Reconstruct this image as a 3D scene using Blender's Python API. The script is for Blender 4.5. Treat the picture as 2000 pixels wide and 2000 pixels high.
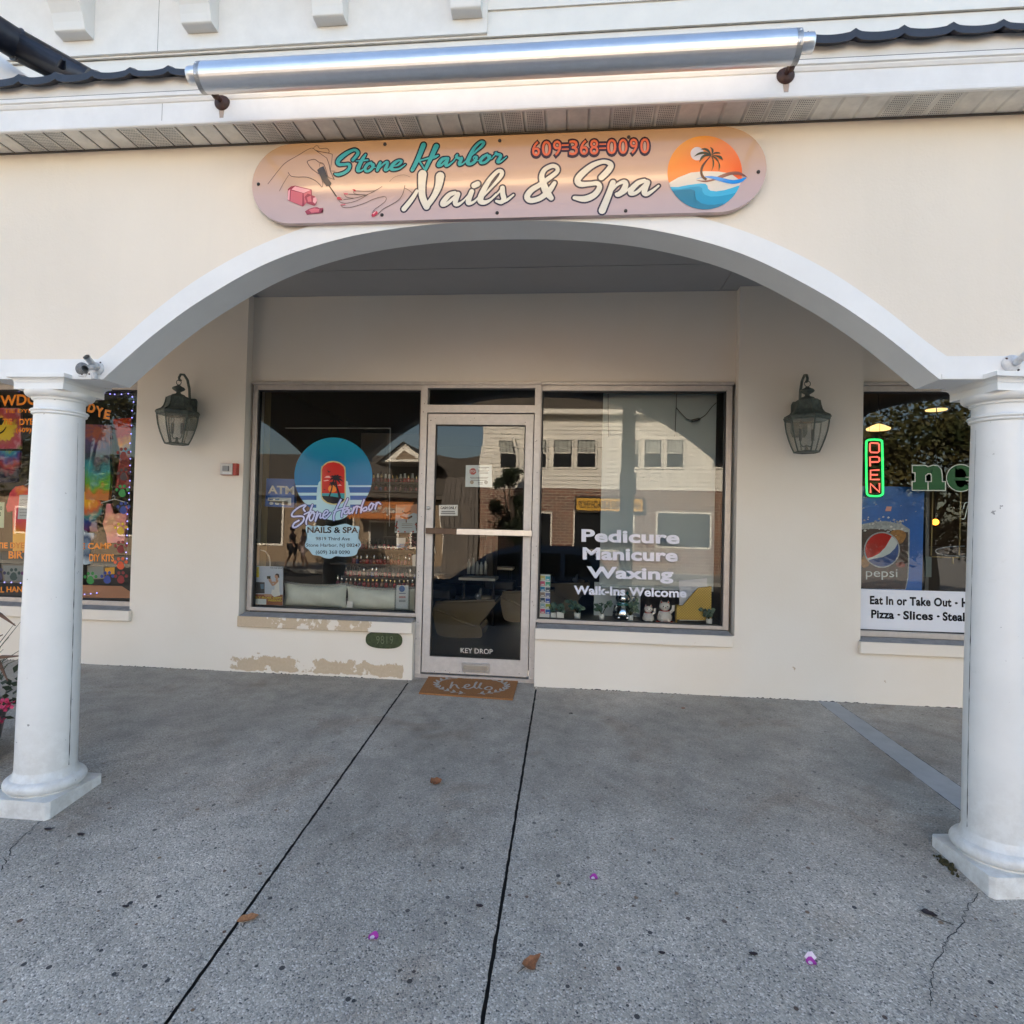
import bpy, bmesh, math, random
from mathutils import Vector, Matrix
import numpy as np

for o in list(bpy.data.objects):
    bpy.data.objects.remove(o, do_unlink=True)
scene = bpy.context.scene
COL = scene.collection
rnd = random.Random(11)
R = math.radians

# ------------------------------------------------------------------ camera
CAM = np.array([.8108, -5.1546, 1.2942]); PITCH, ROLL, YAW, FPX = .0195, .0240, .1004, 1191.87
_cy, _sy, _cp, _sp, _cr, _sr = math.cos(YAW), math.sin(YAW), math.cos(PITCH), math.sin(PITCH), math.cos(ROLL), math.sin(ROLL)
FWD = np.array([-_sy*_cp, _cy*_cp, _sp]); _r0 = np.array([_cy, _sy, 0.]); _u0 = np.cross(_r0, FWD)
RGT = _r0*_cr + _u0*_sr; UPV = -_r0*_sr + _u0*_cr
cd = bpy.data.cameras.new('camera'); cam = bpy.data.objects.new('camera', cd); COL.objects.link(cam)
M3 = Matrix([[RGT[i], UPV[i], -FWD[i]] for i in range(3)])
cam.matrix_world = Matrix.Translation(Vector(CAM)) @ M3.to_4x4()
cd.sensor_width = 36; cd.sensor_fit = 'HORIZONTAL'; cd.lens = FPX/2000*36
cd.clip_start = .05; cd.clip_end = 600
scene.camera = cam

# ------------------------------------------------------------------ light
SUN_EL, SUN_AZ = R(25), R(-24)          # azimuth from +Y (behind the shops), positive towards +X
w = bpy.data.worlds.new("World"); scene.world = w; w.use_nodes = True
nt = w.node_tree
sky = nt.nodes.new('ShaderNodeTexSky'); sky.sky_type = 'NISHITA'; sky.sun_disc = False
sky.sun_elevation = SUN_EL; sky.sun_rotation = SUN_AZ; sky.air_density = 1.0; sky.dust_density = 1.6; sky.ozone_density = .45
bg = nt.nodes['Background']; nt.links.new(sky.outputs[0], bg.inputs[0]); bg.inputs[1].default_value = .068
sl = bpy.data.lights.new('sun', 'SUN'); sl.energy = 4.6; sl.angle = R(.5); sl.color = (1, .86, .68)
sun = bpy.data.objects.new('sun', sl); COL.objects.link(sun)
sdir = Vector((math.sin(SUN_AZ)*math.cos(SUN_EL), math.cos(SUN_AZ)*math.cos(SUN_EL), math.sin(SUN_EL)))
sun.rotation_euler = sdir.to_track_quat('Z', 'Y').to_euler(); sun.location = (0, 30, 30)
scene.view_settings.view_transform = 'Standard'; scene.view_settings.look = 'None'
scene.view_settings.exposure = 2.85; scene.view_settings.gamma = 1; scene.view_settings.use_curve_mapping = False
scene.render.engine = 'CYCLES'
cy = scene.cycles
cy.use_denoising = True; cy.max_bounces = 10; cy.diffuse_bounces = 4; cy.glossy_bounces = 5; cy.transparent_max_bounces = 24
cy.transmission_bounces = 6; cy.sample_clamp_indirect = 8; cy.caustics_reflective = False; cy.caustics_refractive = False

# ------------------------------------------------------------------ measuring helpers (photo pixel -> point on a real plane)
def ray(px, py): return (px-1000)/FPX*RGT - (py-1000)/FPX*UPV + FWD
def at(px, py, y):
    d = ray(px, py); t = (y-CAM[1])/d[1]; return Vector(CAM + t*d)
def atz(px, py, z):
    d = ray(px, py); t = (z-CAM[2])/d[2]; return Vector(CAM + t*d)
GS, GZ = .1272, -.0373
def gz(y): return GZ + GS*y if y > -6.2 else GZ + GS*-6.2 + .02*(y+6.2)
def gnd(px, py, up=0.):
    d = ray(px, py); t = (GZ+up+GS*CAM[1]-CAM[2])/(d[2]-GS*d[1]); return Vector(CAM + t*d)
GLASS_Y = .035
def rf(px, py, Y):                        # where a thing seen reflected in the shop glass really stands, Y metres across the street
    p = at(px, py, Y+2*GLASS_Y); return Vector((p.x, -Y, p.z))
def crop(x0, y0, k): return lambda X, Y: (x0+X*k, y0+Y*k)
c3 = crop(470, 230, .28468); c4 = crop(1000, 230, .28468); c5 = crop(0, 660, .3519); c6 = crop(470, 720, .3209)
c7 = crop(800, 720, .34146); c8 = crop(1030, 720, .30028); d1 = crop(1460, 660, .38298); d5 = crop(480, 1050, .17598)
d6 = crop(1680, 840, .20696); d7 = crop(0, 740, .2381); d8 = crop(490, 840, .17598)
s1 = crop(640, 260, .10352); s2 = crop(790, 260, .11387); s3 = crop(770, 320, .13458); s4 = crop(1010, 300, .15528)
s5 = crop(500, 270, .15528); s6 = crop(1290, 250, .11387); s7 = crop(560, 970, .10352)
t1 = crop(0, 0, .51760); t2 = crop(1000, 0, .51760); e1 = crop(0, 640, .16563); e4 = crop(1640, 640, .18634); e6 = crop(1340, 500, .20704)
e7 = crop(760, 1180, .18634)

# ------------------------------------------------------------------ materials
MATS = {}
def rgb(r, g, b):                          # sRGB 0-255 -> linear
    f = lambda c: (c/255/12.92 if c/255 <= .04045 else ((c/255+.055)/1.055)**2.4)
    return (f(r), f(g), f(b), 1)
def mat(name, col, rough=.6, metal=0., spec=.5, bump=0., bscale=60., var=0., vscale=4., coat=0., emit=None, estr=0., alpha=1., sheen=0.):
    if name in MATS: return MATS[name]
    m = bpy.data.materials.new(name); m.use_nodes = True; n = m.node_tree; L = n.links
    b = n.nodes['Principled BSDF']
    col = tuple(col[:3])+(1,)
    b.inputs['Base Color'].default_value = col; b.inputs['Roughness'].default_value = rough; b.inputs['Metallic'].default_value = metal
    b.inputs['Specular IOR Level'].default_value = spec; b.inputs['Coat Weight'].default_value = coat
    if sheen: b.inputs['Sheen Weight'].default_value = sheen
    if alpha < 1: b.inputs['Alpha'].default_value = alpha
    geo = n.nodes.new('ShaderNodeNewGeometry')
    if var:
        t = n.nodes.new('ShaderNodeTexNoise'); t.inputs['Scale'].default_value = vscale; t.inputs['Detail'].default_value = 6; t.inputs['Roughness'].default_value = .65
        L.new(geo.outputs['Position'], t.inputs['Vector'])
        r = n.nodes.new('ShaderNodeMapRange'); r.inputs[1].default_value = .3; r.inputs[2].default_value = .7; r.inputs[3].default_value = 1-var; r.inputs[4].default_value = 1+var*.6
        L.new(t.outputs['Fac'], r.inputs[0])
        mx = n.nodes.new('ShaderNodeMix'); mx.data_type = 'RGBA'; mx.blend_type = 'MULTIPLY'; mx.inputs[0].default_value = 1
        mx.inputs[6].default_value = col; L.new(r.outputs[0], mx.inputs[7]); L.new(mx.outputs[2], b.inputs['Base Color'])
    if bump:
        t2_ = n.nodes.new('ShaderNodeTexNoise'); t2_.inputs['Scale'].default_value = bscale; t2_.inputs['Detail'].default_value = 5
        L.new(geo.outputs['Position'], t2_.inputs['Vector'])
        bp = n.nodes.new('ShaderNodeBump'); bp.inputs['Strength'].default_value = bump; bp.inputs['Distance'].default_value = .01
        L.new(t2_.outputs['Fac'], bp.inputs['Height']); L.new(bp.outputs[0], b.inputs['Normal'])
    if emit is not None:
        b.inputs['Emission Color'].default_value = tuple(emit[:3])+(1,); b.inputs['Emission Strength'].default_value = estr
    MATS[name] = m; return m
def glass_mat(name, tint=(.93, .96, .95), ior=1.52, rough=0.0, boost=1.35, wave=0.):
    if name in MATS: return MATS[name]
    m = bpy.data.materials.new(name); m.use_nodes = True; n = m.node_tree; n.nodes.clear(); L = n.links
    o = n.nodes.new('ShaderNodeOutputMaterial'); mx = n.nodes.new('ShaderNodeMixShader')
    t = n.nodes.new('ShaderNodeBsdfTransparent'); t.inputs[0].default_value = tint+(1,)
    g = n.nodes.new('ShaderNodeBsdfGlossy'); g.inputs['Roughness'].default_value = rough
    f = n.nodes.new('ShaderNodeFresnel'); f.inputs[0].default_value = ior
    ml = n.nodes.new('ShaderNodeMath'); ml.operation = 'MULTIPLY'; ml.use_clamp = True; ml.inputs[1].default_value = boost
    L.new(f.outputs[0], ml.inputs[0]); L.new(ml.outputs[0], mx.inputs[0]); L.new(t.outputs[0], mx.inputs[1]); L.new(g.outputs[0], mx.inputs[2]); L.new(mx.outputs[0], o.inputs[0])
    if wave:
        geo = n.nodes.new('ShaderNodeNewGeometry'); t2_ = n.nodes.new('ShaderNodeTexNoise'); t2_.inputs['Scale'].default_value = 2.2; t2_.inputs['Detail'].default_value = 1
        L.new(geo.outputs['Position'], t2_.inputs['Vector'])
        bp = n.nodes.new('ShaderNodeBump'); bp.inputs['Strength'].default_value = wave; bp.inputs['Distance'].default_value = .02
        L.new(t2_.outputs['Fac'], bp.inputs['Height']); L.new(bp.outputs[0], g.inputs['Normal'])
    MATS[name] = m; return m
def ramp_mat(name, build, rough=.6, spec=.5, coat=0.):
    """material whose base colour comes from build(nodes, links, position) -> color socket"""
    if name in MATS: return MATS[name]
    m = bpy.data.materials.new(name); m.use_nodes = True; n = m.node_tree; b = n.nodes['Principled BSDF']
    b.inputs['Roughness'].default_value = rough; b.inputs['Specular IOR Level'].default_value = spec; b.inputs['Coat Weight'].default_value = coat
    geo = n.nodes.new('ShaderNodeNewGeometry')
    s = build(n.nodes, n.links, geo.outputs['Position'], b)
    if s is not None: n.links.new(s, b.inputs['Base Color'])
    MATS[name] = m; return m
def set_ramp(node, stops):
    cr = node.color_ramp
    while len(cr.elements) > 1: cr.elements.remove(cr.elements[-1])
    cr.elements[0].position = stops[0][0]; cr.elements[0].color = tuple(stops[0][1][:3])+(1,)
    for p, c in stops[1:]:
        e = cr.elements.new(p); e.color = tuple(c[:3])+(1,)

# ------------------------------------------------------------------ mesh helpers
class MB:
    def __init__(s): s.v = []; s.f = []; s.m = []; s.sm = []; s.mats = []
    def mi(s, m):
        if m not in s.mats: s.mats.append(m)
        return s.mats.index(m)
    def add(s, vs, fs, m, smooth=False):
        o = len(s.v); s.v += [tuple(v) for v in vs]; i = s.mi(m)
        for f in fs: s.f.append([o+k for k in f]); s.m.append(i); s.sm.append(smooth)
        return s
    def box(s, x0, x1, y0, y1, z0, z1, m, rz=0, c=None):
        v = [(x, y, z) for x in (x0, x1) for y in (y0, y1) for z in (z0, z1)]
        if rz:
            cx, cy_ = c if c else ((x0+x1)/2, (y0+y1)/2); a, b = math.cos(rz), math.sin(rz)
            v = [(cx+(x-cx)*a-(y-cy_)*b, cy_+(x-cx)*b+(y-cy_)*a, z) for x, y, z in v]
        return s.add(v, [(0, 1, 3, 2), (4, 6, 7, 5), (0, 4, 5, 1), (2, 3, 7, 6), (0, 2, 6, 4), (1, 5, 7, 3)], m)
    def quad(s, a, b, c, d, m): return s.add([a, b, c, d], [(0, 1, 2, 3)], m)
    def poly(s, pts, m): return s.add(pts, [tuple(range(len(pts)))], m)
    def tube(s, pts, r, m, n=8, caps=True, smooth=True):
        pts = [Vector(p) for p in pts]; rs = r if isinstance(r, (list, tuple)) else [r]*len(pts)
        vs = []; fs = []; prev = None
        for i, p in enumerate(pts):
            t = (pts[min(i+1, len(pts)-1)]-pts[max(i-1, 0)])
            if t.length < 1e-9: t = Vector((0, 0, 1))
            t.normalize()
            if prev is None: u = t.orthogonal().normalized()
            else:
                u = prev - t*prev.dot(t)
                u = u.normalized() if u.length > 1e-6 else t.orthogonal().normalized()
            prev = u; w_ = t.cross(u)
            for k in range(n):
                a = 2*math.pi*k/n; vs.append(p + (u*math.cos(a)+w_*math.sin(a))*rs[i])
        for i in range(len(pts)-1):
            for k in range(n):
                fs.append((i*n+k, i*n+(k+1) % n, (i+1)*n+(k+1) % n, (i+1)*n+k))
        s.add(vs, fs, m, smooth)
        if caps:
            o = len(vs)-n
            s.add(vs[:n], [tuple(reversed(range(n)))], m); s.add(vs[o:], [tuple(range(n))], m)
        return s
    def lathe(s, prof, c, m, n=24, smooth=True, a0=0, caps=True, sx=1., sy=1., axis='z'):
        vs = []; fs = []
        for r_, z in prof:
            for k in range(n):
                a = a0+2*math.pi*k/n; x, y = r_*math.cos(a)*sx, r_*math.sin(a)*sy
                p = (x, y, z) if axis == 'z' else ((x, z, y) if axis == 'y' else (z, x, y))
                vs.append((c[0]+p[0], c[1]+p[1], c[2]+p[2]))
        P = len(prof)
        for i in range(P-1):
            for k in range(n): fs.append((i*n+k, i*n+(k+1) % n, (i+1)*n+(k+1) % n, (i+1)*n+k))
        s.add(vs, fs, m, smooth)
        if caps:
            if prof[0][0] > 1e-5: s.add(vs[:n], [tuple(reversed(range(n)))], m)
            if prof[-1][0] > 1e-5: s.add(vs[-n:], [tuple(range(n))], m)
        return s
    def ball(s, c, r, m, n=12, sx=1, sy=1, sz=1):
        k = max(4, n//2)
        prof = [(r*math.sin(math.pi*i/k)+1e-6, -r*math.cos(math.pi*i/k)*sz) for i in range(k+1)]
        return s.lathe(prof, c, m, n=n, sx=sx, sy=sy, caps=False)
    def prism(s, outline, y0, y1, m, axis='y', cap=True):
        """extrude a closed outline of (x,z) from y0 to y1"""
        n = len(outline)
        mk = (lambda p, y: (p[0], y, p[1])) if axis == 'y' else ((lambda p, y: (y, p[0], p[1])) if axis == 'x' else (lambda p, y: (p[0], p[1], y)))
        vs = [mk(p, y0) for p in outline]+[mk(p, y1) for p in outline]
        fs = [(i, (i+1) % n, n+(i+1) % n, n+i) for i in range(n)]
        s.add(vs, fs, m)
        if cap: s.add(vs, [tuple(range(n)), tuple(range(2*n-1, n-1, -1))], m)
        return s
    def ribbon(s, pts, w, m, y=None, step=2e-6, cap=True):
        """flat brush stroke facing -y; pts are (x,z[,y0]); w half-width or list; creeps towards the viewer so nothing is coplanar"""
        n = len(pts); ws = w if isinstance(w, (list, tuple)) else [w]*n
        L_ = []; R_ = []
        for i in range(n):
            a = pts[max(i-1, 0)]; b = pts[min(i+1, n-1)]
            dx, dz = b[0]-a[0], b[1]-a[1]; l = math.hypot(dx, dz) or 1; nx, nz = -dz/l, dx/l
            yy = y-step*i
            L_.append((pts[i][0]+nx*ws[i], yy, pts[i][1]+nz*ws[i])); R_.append((pts[i][0]-nx*ws[i], yy, pts[i][1]-nz*ws[i]))
        vs = L_+R_
        fs = [(i, i+1, n+i+1, n+i) for i in range(n-1)]
        s.add(vs, fs, m)
        if cap:
            for i in (0, n-1):
                if ws[i] > 1e-5:
                    j = 1 if i == 0 else n-2
                    ang = math.atan2(pts[i][1]-pts[j][1], pts[i][0]-pts[j][0]); K = 6
                    fan = [(pts[i][0]+ws[i]*math.cos(ang-math.pi/2+math.pi*k/K), y-step*i-(step*.5), pts[i][1]+ws[i]*math.sin(ang-math.pi/2+math.pi*k/K)) for k in range(K+1)]
                    s.add(fan, [tuple(range(K+1))], m)
        return s
    def build(s, name, parent=None, bevel=0, smooth_angle=None):
        me = bpy.data.meshes.new(name); me.from_pydata(s.v, [], s.f)
        for m in s.mats: me.materials.append(m)
        me.polygons.foreach_set('material_index', s.m); me.polygons.foreach_set('use_smooth', s.sm)
        me.update(); me.validate()
        o = bpy.data.objects.new(name, me); COL.objects.link(o)
        if bevel:
            bv = o.modifiers.new('bevel', 'BEVEL'); bv.width = bevel; bv.segments = 2; bv.limit_method = 'ANGLE'; bv.angle_limit = R(40)
        if parent: setp(o, parent)
        return o
def setp(o, parent):
    o.parent = parent; o.matrix_parent_inverse = parent_world(parent).inverted()
def parent_world(p):
    m = Matrix.Translation(p.location) @ p.rotation_euler.to_matrix().to_4x4() @ Matrix.Diagonal(p.scale).to_4x4()
    if p.parent: m = parent_world(p.parent) @ p.matrix_parent_inverse @ m
    return m
def tag(o, label=None, cat=None, group=None, kind=None):
    if label: o['label'] = label
    if cat: o['category'] = cat
    if group: o['group'] = group
    if kind: o['kind'] = kind
    return o
def thing(name, label, cat, loc=(0, 0, 0), group=None):
    o = bpy.data.objects.new(name, None); COL.objects.link(o); o.location = loc; o.empty_display_size = .1
    return tag(o, label, cat, group)
def dup(root, dloc=(0, 0, 0), label=None, rz=0, scale=None):
    """copy of a thing with its parts and sub-parts, moved by dloc"""
    def cp(o, parent):
        c = o.copy(); COL.objects.link(c)
        if parent is not None:
            c.parent = parent; c.matrix_parent_inverse = o.matrix_parent_inverse.copy()
        for ch in [x for x in list(COL.objects) if x.parent == o]: cp(ch, c)
        return c
    c = cp(root, None); c.location = Vector(root.location)+Vector(dloc); c.rotation_euler.z += rz
    if scale: c.scale = (scale, scale, scale) if not isinstance(scale, (tuple, list)) else scale
    if label: c['label'] = label
    return c
def cat_rom(pts, k=6, closed=False):
    """smooth curve through 2-D points"""
    P = [tuple(p) for p in pts]
    if len(P) < 3: return P
    out = []; n = len(P); rng_ = range(n if closed else n-1)
    for i in rng_:
        p0 = P[(i-1) % n] if (closed or i > 0) else P[0]; p1 = P[i]; p2 = P[(i+1) % n]; p3 = P[(i+2) % n] if (closed or i+2 < n) else P[-1]
        for j in range(k):
            t = j/k
            out.append(tuple(.5*((2*b)+(-a+c)*t+(2*a-5*b+4*c-d)*t*t+(-a+3*b-3*c+d)*t**3) for a, b, c, d in zip(p0, p1, p2, p3)))
    if not closed: out.append(P[-1])
    return out
_txt = {}
def text_mesh(body, weight=0., spacing=1.):
    """flat vertices and faces of a line of text, unit box: x 0..1, z 0..cap"""
    key = (body, weight, spacing)
    if key in _txt: return _txt[key]
    cu = bpy.data.curves.new('t', 'FONT'); cu.body = body; cu.size = 1; cu.offset = weight; cu.space_character = spacing; cu.resolution_u = 4
    o = bpy.data.objects.new('t', cu); COL.objects.link(o)
    dg = bpy.context.evaluated_depsgraph_get(); dg.update()
    me = o.evaluated_get(dg).to_mesh()
    vs = [(v.co.x, v.co.y) for v in me.vertices]; fs = [tuple(p.vertices) for p in me.polygons]
    o.evaluated_get(dg).to_mesh_clear()
    bpy.data.objects.remove(o, do_unlink=True); bpy.data.curves.remove(cu)
    _txt[key] = (vs, fs); return _txt[key]
def put_text(mb, body, p0, p1, up, y, m, weight=0., spacing=1., shear=0., flip=1, fit='x', cap=None):
    """text between world points p0 (baseline left) and p1 (baseline right) of a plane facing -y; up = (x,z) at cap height above p0"""
    vs, fs = text_mesh(body, weight, spacing)
    if not vs: return
    xs = [v[0] for v in vs]; x0, x1 = min(xs), max(xs)
    capv = cap or max(v[1] for v in vs)
    ex = Vector((p1[0]-p0[0], p1[1]-p0[1])); ez = Vector((up[0]-p0[0], up[1]-p0[1]))
    out = []
    for (a, b) in vs:
        u = (a-x0)/(x1-x0); q = b/capv
        x = p0[0]+ex.x*u+ez.x*q+shear*q*ez.y; z = p0[1]+ex.y*u+ez.y*q
        out.append((x, y, z))
    mb.add(out, fs, m)
def XZ(v): return (v[0], v[2])
def text_px(mb, body, cr, a, b, top, y, m, **k):
    """text on plane y, placed by its baseline ends a, b and the top of its first letter, as read off the photo"""
    put_text(mb, body, XZ(at(*cr(*a), y)), XZ(at(*cr(*b), y)), XZ(at(*cr(*top), y)), y, m, **k)
def px_poly(mb, cr, pts, y, m, smooth=0, closed=True):
    P = cat_rom(pts, smooth, closed) if smooth else pts
    q = [at(*cr(*p), y) for p in P]
    # triangulate through bmesh for concave outlines
    bm = bmesh.new(); vs = [bm.verts.new(v) for v in q]; f = bm.faces.new(vs)
    bmesh.ops.triangulate(bm, faces=[f]); bm.verts.ensure_lookup_table(); bm.verts.index_update()
    mb.add([v.co.copy() for v in bm.verts], [tuple(v.index for v in f.verts) for f in bm.faces], m); bm.free()
def px_stroke(mb, cr, pts, w, y, m, smooth=5, cap=True, k=None):
    """brush stroke through photo points; w = half width(s) in crop pixels"""
    ws = list(w) if isinstance(w, (list, tuple)) else [w]*len(pts)
    P = cat_rom([(p[0], p[1], ws[i]) for i, p in enumerate(pts)], smooth) if smooth else [(p[0], p[1], ws[i]) for i, p in enumerate(pts)]
    q = [at(*cr(p[0], p[1]), y) for p in P]
    o_ = cr(0, 0); s_ = cr(100, 0); k = (s_[0]-o_[0])/100
    scale = [k*(np.dot(np.array(v)-CAM, FWD))/FPX for v in q]
    mb.ribbon([XZ(v) for v in q], [max(P[i][2], 0)*scale[i] for i in range(len(P))], m, y=y, cap=cap)
# ------------------------------------------------------------------ surface materials
def concrete_color(N, L, pos, b):
    sep = N.new('ShaderNodeSeparateXYZ'); L.new(pos, sep.inputs[0])
    vor = N.new('ShaderNodeTexVoronoi'); vor.inputs['Scale'].default_value = 155; vor.inputs['Randomness'].default_value = 1; L.new(pos, vor.inputs['Vector'])
    st = N.new('ShaderNodeValToRGB'); vs = N.new('ShaderNodeSeparateColor'); L.new(vor.outputs['Color'], vs.inputs[0]); L.new(vs.outputs[0], st.inputs[0])
    set_ramp(st, [(0, (.10, .098, .10)), (.06, (.25, .24, .23)), (.18, (.35, .335, .31)), (.45, (.42, .40, .365)), (.68, (.465, .425, .375)), (.84, (.53, .50, .45)), (.94, (.61, .58, .54)), (1, (.72, .70, .66))])
    big = N.new('ShaderNodeTexNoise'); big.inputs['Scale'].default_value = 1.1; big.inputs['Detail'].default_value = 5; big.inputs['Roughness'].default_value = .6; L.new(pos, big.inputs['Vector'])
    mid = N.new('ShaderNodeTexNoise'); mid.inputs['Scale'].default_value = 9; mid.inputs['Detail'].default_value = 4; L.new(pos, mid.inputs['Vector'])
    fine = N.new('ShaderNodeTexNoise'); fine.inputs['Scale'].default_value = 160; fine.inputs['Detail'].default_value = 3; L.new(pos, fine.inputs['Vector'])
    # smooth cream worn away towards the street: exposure grows with distance from the shop front
    ex = N.new('ShaderNodeMath'); ex.operation = 'MULTIPLY_ADD'; ex.inputs[1].default_value = -.62; ex.inputs[2].default_value = -.95; L.new(sep.outputs[1], ex.inputs[0])
    ex2 = N.new('ShaderNodeMath'); ex2.operation = 'MULTIPLY_ADD'; ex2.inputs[1].default_value = 1.1; L.new(big.outputs['Fac'], ex2.inputs[0]); L.new(ex.outputs[0], ex2.inputs[2])
    exc = N.new('ShaderNodeMapRange'); exc.inputs[1].default_value = .2; exc.inputs[2].default_value = 1.3; exc.inputs[3].default_value = .34; exc.inputs[4].default_value = 1; L.new(ex2.outputs[0], exc.inputs[0])
    sm = N.new('ShaderNodeValToRGB'); L.new(fine.outputs['Fac'], sm.inputs[0]); set_ramp(sm, [(.3, (.29, .278, .258)), (.7, (.40, .385, .358))])
    mx = N.new('ShaderNodeMix'); mx.data_type = 'RGBA'; L.new(exc.outputs[0], mx.inputs[0]); L.new(sm.outputs[0], mx.inputs[6]); L.new(st.outputs[0], mx.inputs[7])
    # sparse dark pebbles
    v2 = N.new('ShaderNodeTexVoronoi'); v2.inputs['Scale'].default_value = 21; L.new(pos, v2.inputs['Vector'])
    v2s = N.new('ShaderNodeSeparateColor'); L.new(v2.outputs['Color'], v2s.inputs[0])
    siz = N.new('ShaderNodeMapRange'); siz.inputs[1].default_value = .55; siz.inputs[2].default_value = 1; siz.inputs[3].default_value = 0; siz.inputs[4].default_value = .24; L.new(v2s.outputs[1], siz.inputs[0])
    lt = N.new('ShaderNodeMath'); lt.operation = 'LESS_THAN'; L.new(v2.outputs['Distance'], lt.inputs[0]); L.new(siz.outputs[0], lt.inputs[1])
    lm = N.new('ShaderNodeMath'); lm.operation = 'MULTIPLY'; L.new(lt.outputs[0], lm.inputs[0]); L.new(exc.outputs[0], lm.inputs[1])
    pc = N.new('ShaderNodeValToRGB'); L.new(v2s.outputs[2], pc.inputs[0]); set_ramp(pc, [(0, (.05, .052, .06)), (.55, (.085, .08, .08)), (.8, (.16, .09, .06)), (1, (.25, .18, .12))])
    mx2 = N.new('ShaderNodeMix'); mx2.data_type = 'RGBA'; L.new(lm.outputs[0], mx2.inputs[0]); L.new(mx.outputs[2], mx2.inputs[6]); L.new(pc.outputs[0], mx2.inputs[7])
    # broad stains
    mr = N.new('ShaderNodeMapRange'); mr.inputs[1].default_value = .28; mr.inputs[2].default_value = .72; mr.inputs[3].default_value = .74; mr.inputs[4].default_value = 1.16; L.new(big.outputs['Fac'], mr.inputs[0])
    mr2 = N.new('ShaderNodeMapRange'); mr2.inputs[1].default_value = .3; mr2.inputs[2].default_value = .7; mr2.inputs[3].default_value = .9; mr2.inputs[4].default_value = 1.1; L.new(mid.outputs['Fac'], mr2.inputs[0])
    pr = N.new('ShaderNodeMath'); pr.operation = 'MULTIPLY'; L.new(mr.outputs[0], pr.inputs[0]); L.new(mr2.outputs[0], pr.inputs[1])
    mx3 = N.new('ShaderNodeMix'); mx3.data_type = 'RGBA'; mx3.blend_type = 'MULTIPLY'; mx3.inputs[0].default_value = 1; L.new(mx2.outputs[2], mx3.inputs[6]); L.new(pr.outputs[0], mx3.inputs[7])
    st2 = N.new('ShaderNodeTexNoise'); st2.inputs['Scale'].default_value = 1.7; st2.inputs['Detail'].default_value = 7; st2.inputs['Roughness'].default_value = .62; st2.inputs['Distortion'].default_value = .6
    mpz = N.new('ShaderNodeMapping'); mpz.inputs['Location'].default_value = (3.1, 7.7, 0); L.new(pos, mpz.inputs['Vector']); L.new(mpz.outputs[0], st2.inputs['Vector'])
    sr = N.new('ShaderNodeValToRGB'); L.new(st2.outputs['Fac'], sr.inputs[0]); set_ramp(sr, [(.34, (.89, .82, .75)), (.44, (.99, .96, .92)), (.58, (1.0, .975, .935)), (.72, (.91, .885, .855))])
    mx4 = N.new('ShaderNodeMix'); mx4.data_type = 'RGBA'; mx4.blend_type = 'MULTIPLY'; mx4.inputs[0].default_value = 1; L.new(mx3.outputs[2], mx4.inputs[6]); L.new(sr.outputs[0], mx4.inputs[7]); mx3 = mx4
    bp = N.new('ShaderNodeBump'); bp.inputs['Strength'].default_value = .55; bp.inputs['Distance'].default_value = .004
    hm = N.new('ShaderNodeMath'); hm.operation = 'MULTIPLY'; L.new(vor.outputs['Distance'], hm.inputs[0]); L.new(exc.outputs[0], hm.inputs[1])
    L.new(hm.outputs[0], bp.inputs['Height']); bp.invert = True; L.new(bp.outputs[0], b.inputs['Normal'])
    return mx3.outputs[2]
M_CONC = ramp_mat('exposed aggregate concrete', concrete_color, rough=.85, spec=.3)
M_STRIP = mat('smooth grey concrete', (.38, .39, .40), .8, var=.12, vscale=7, bump=.2, bscale=120)
M_JOINT = mat('dirt in joint', (.030, .029, .027), .95)
M_CRACK = mat('dirt in crack', (.035, .034, .033), .95)

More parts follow.
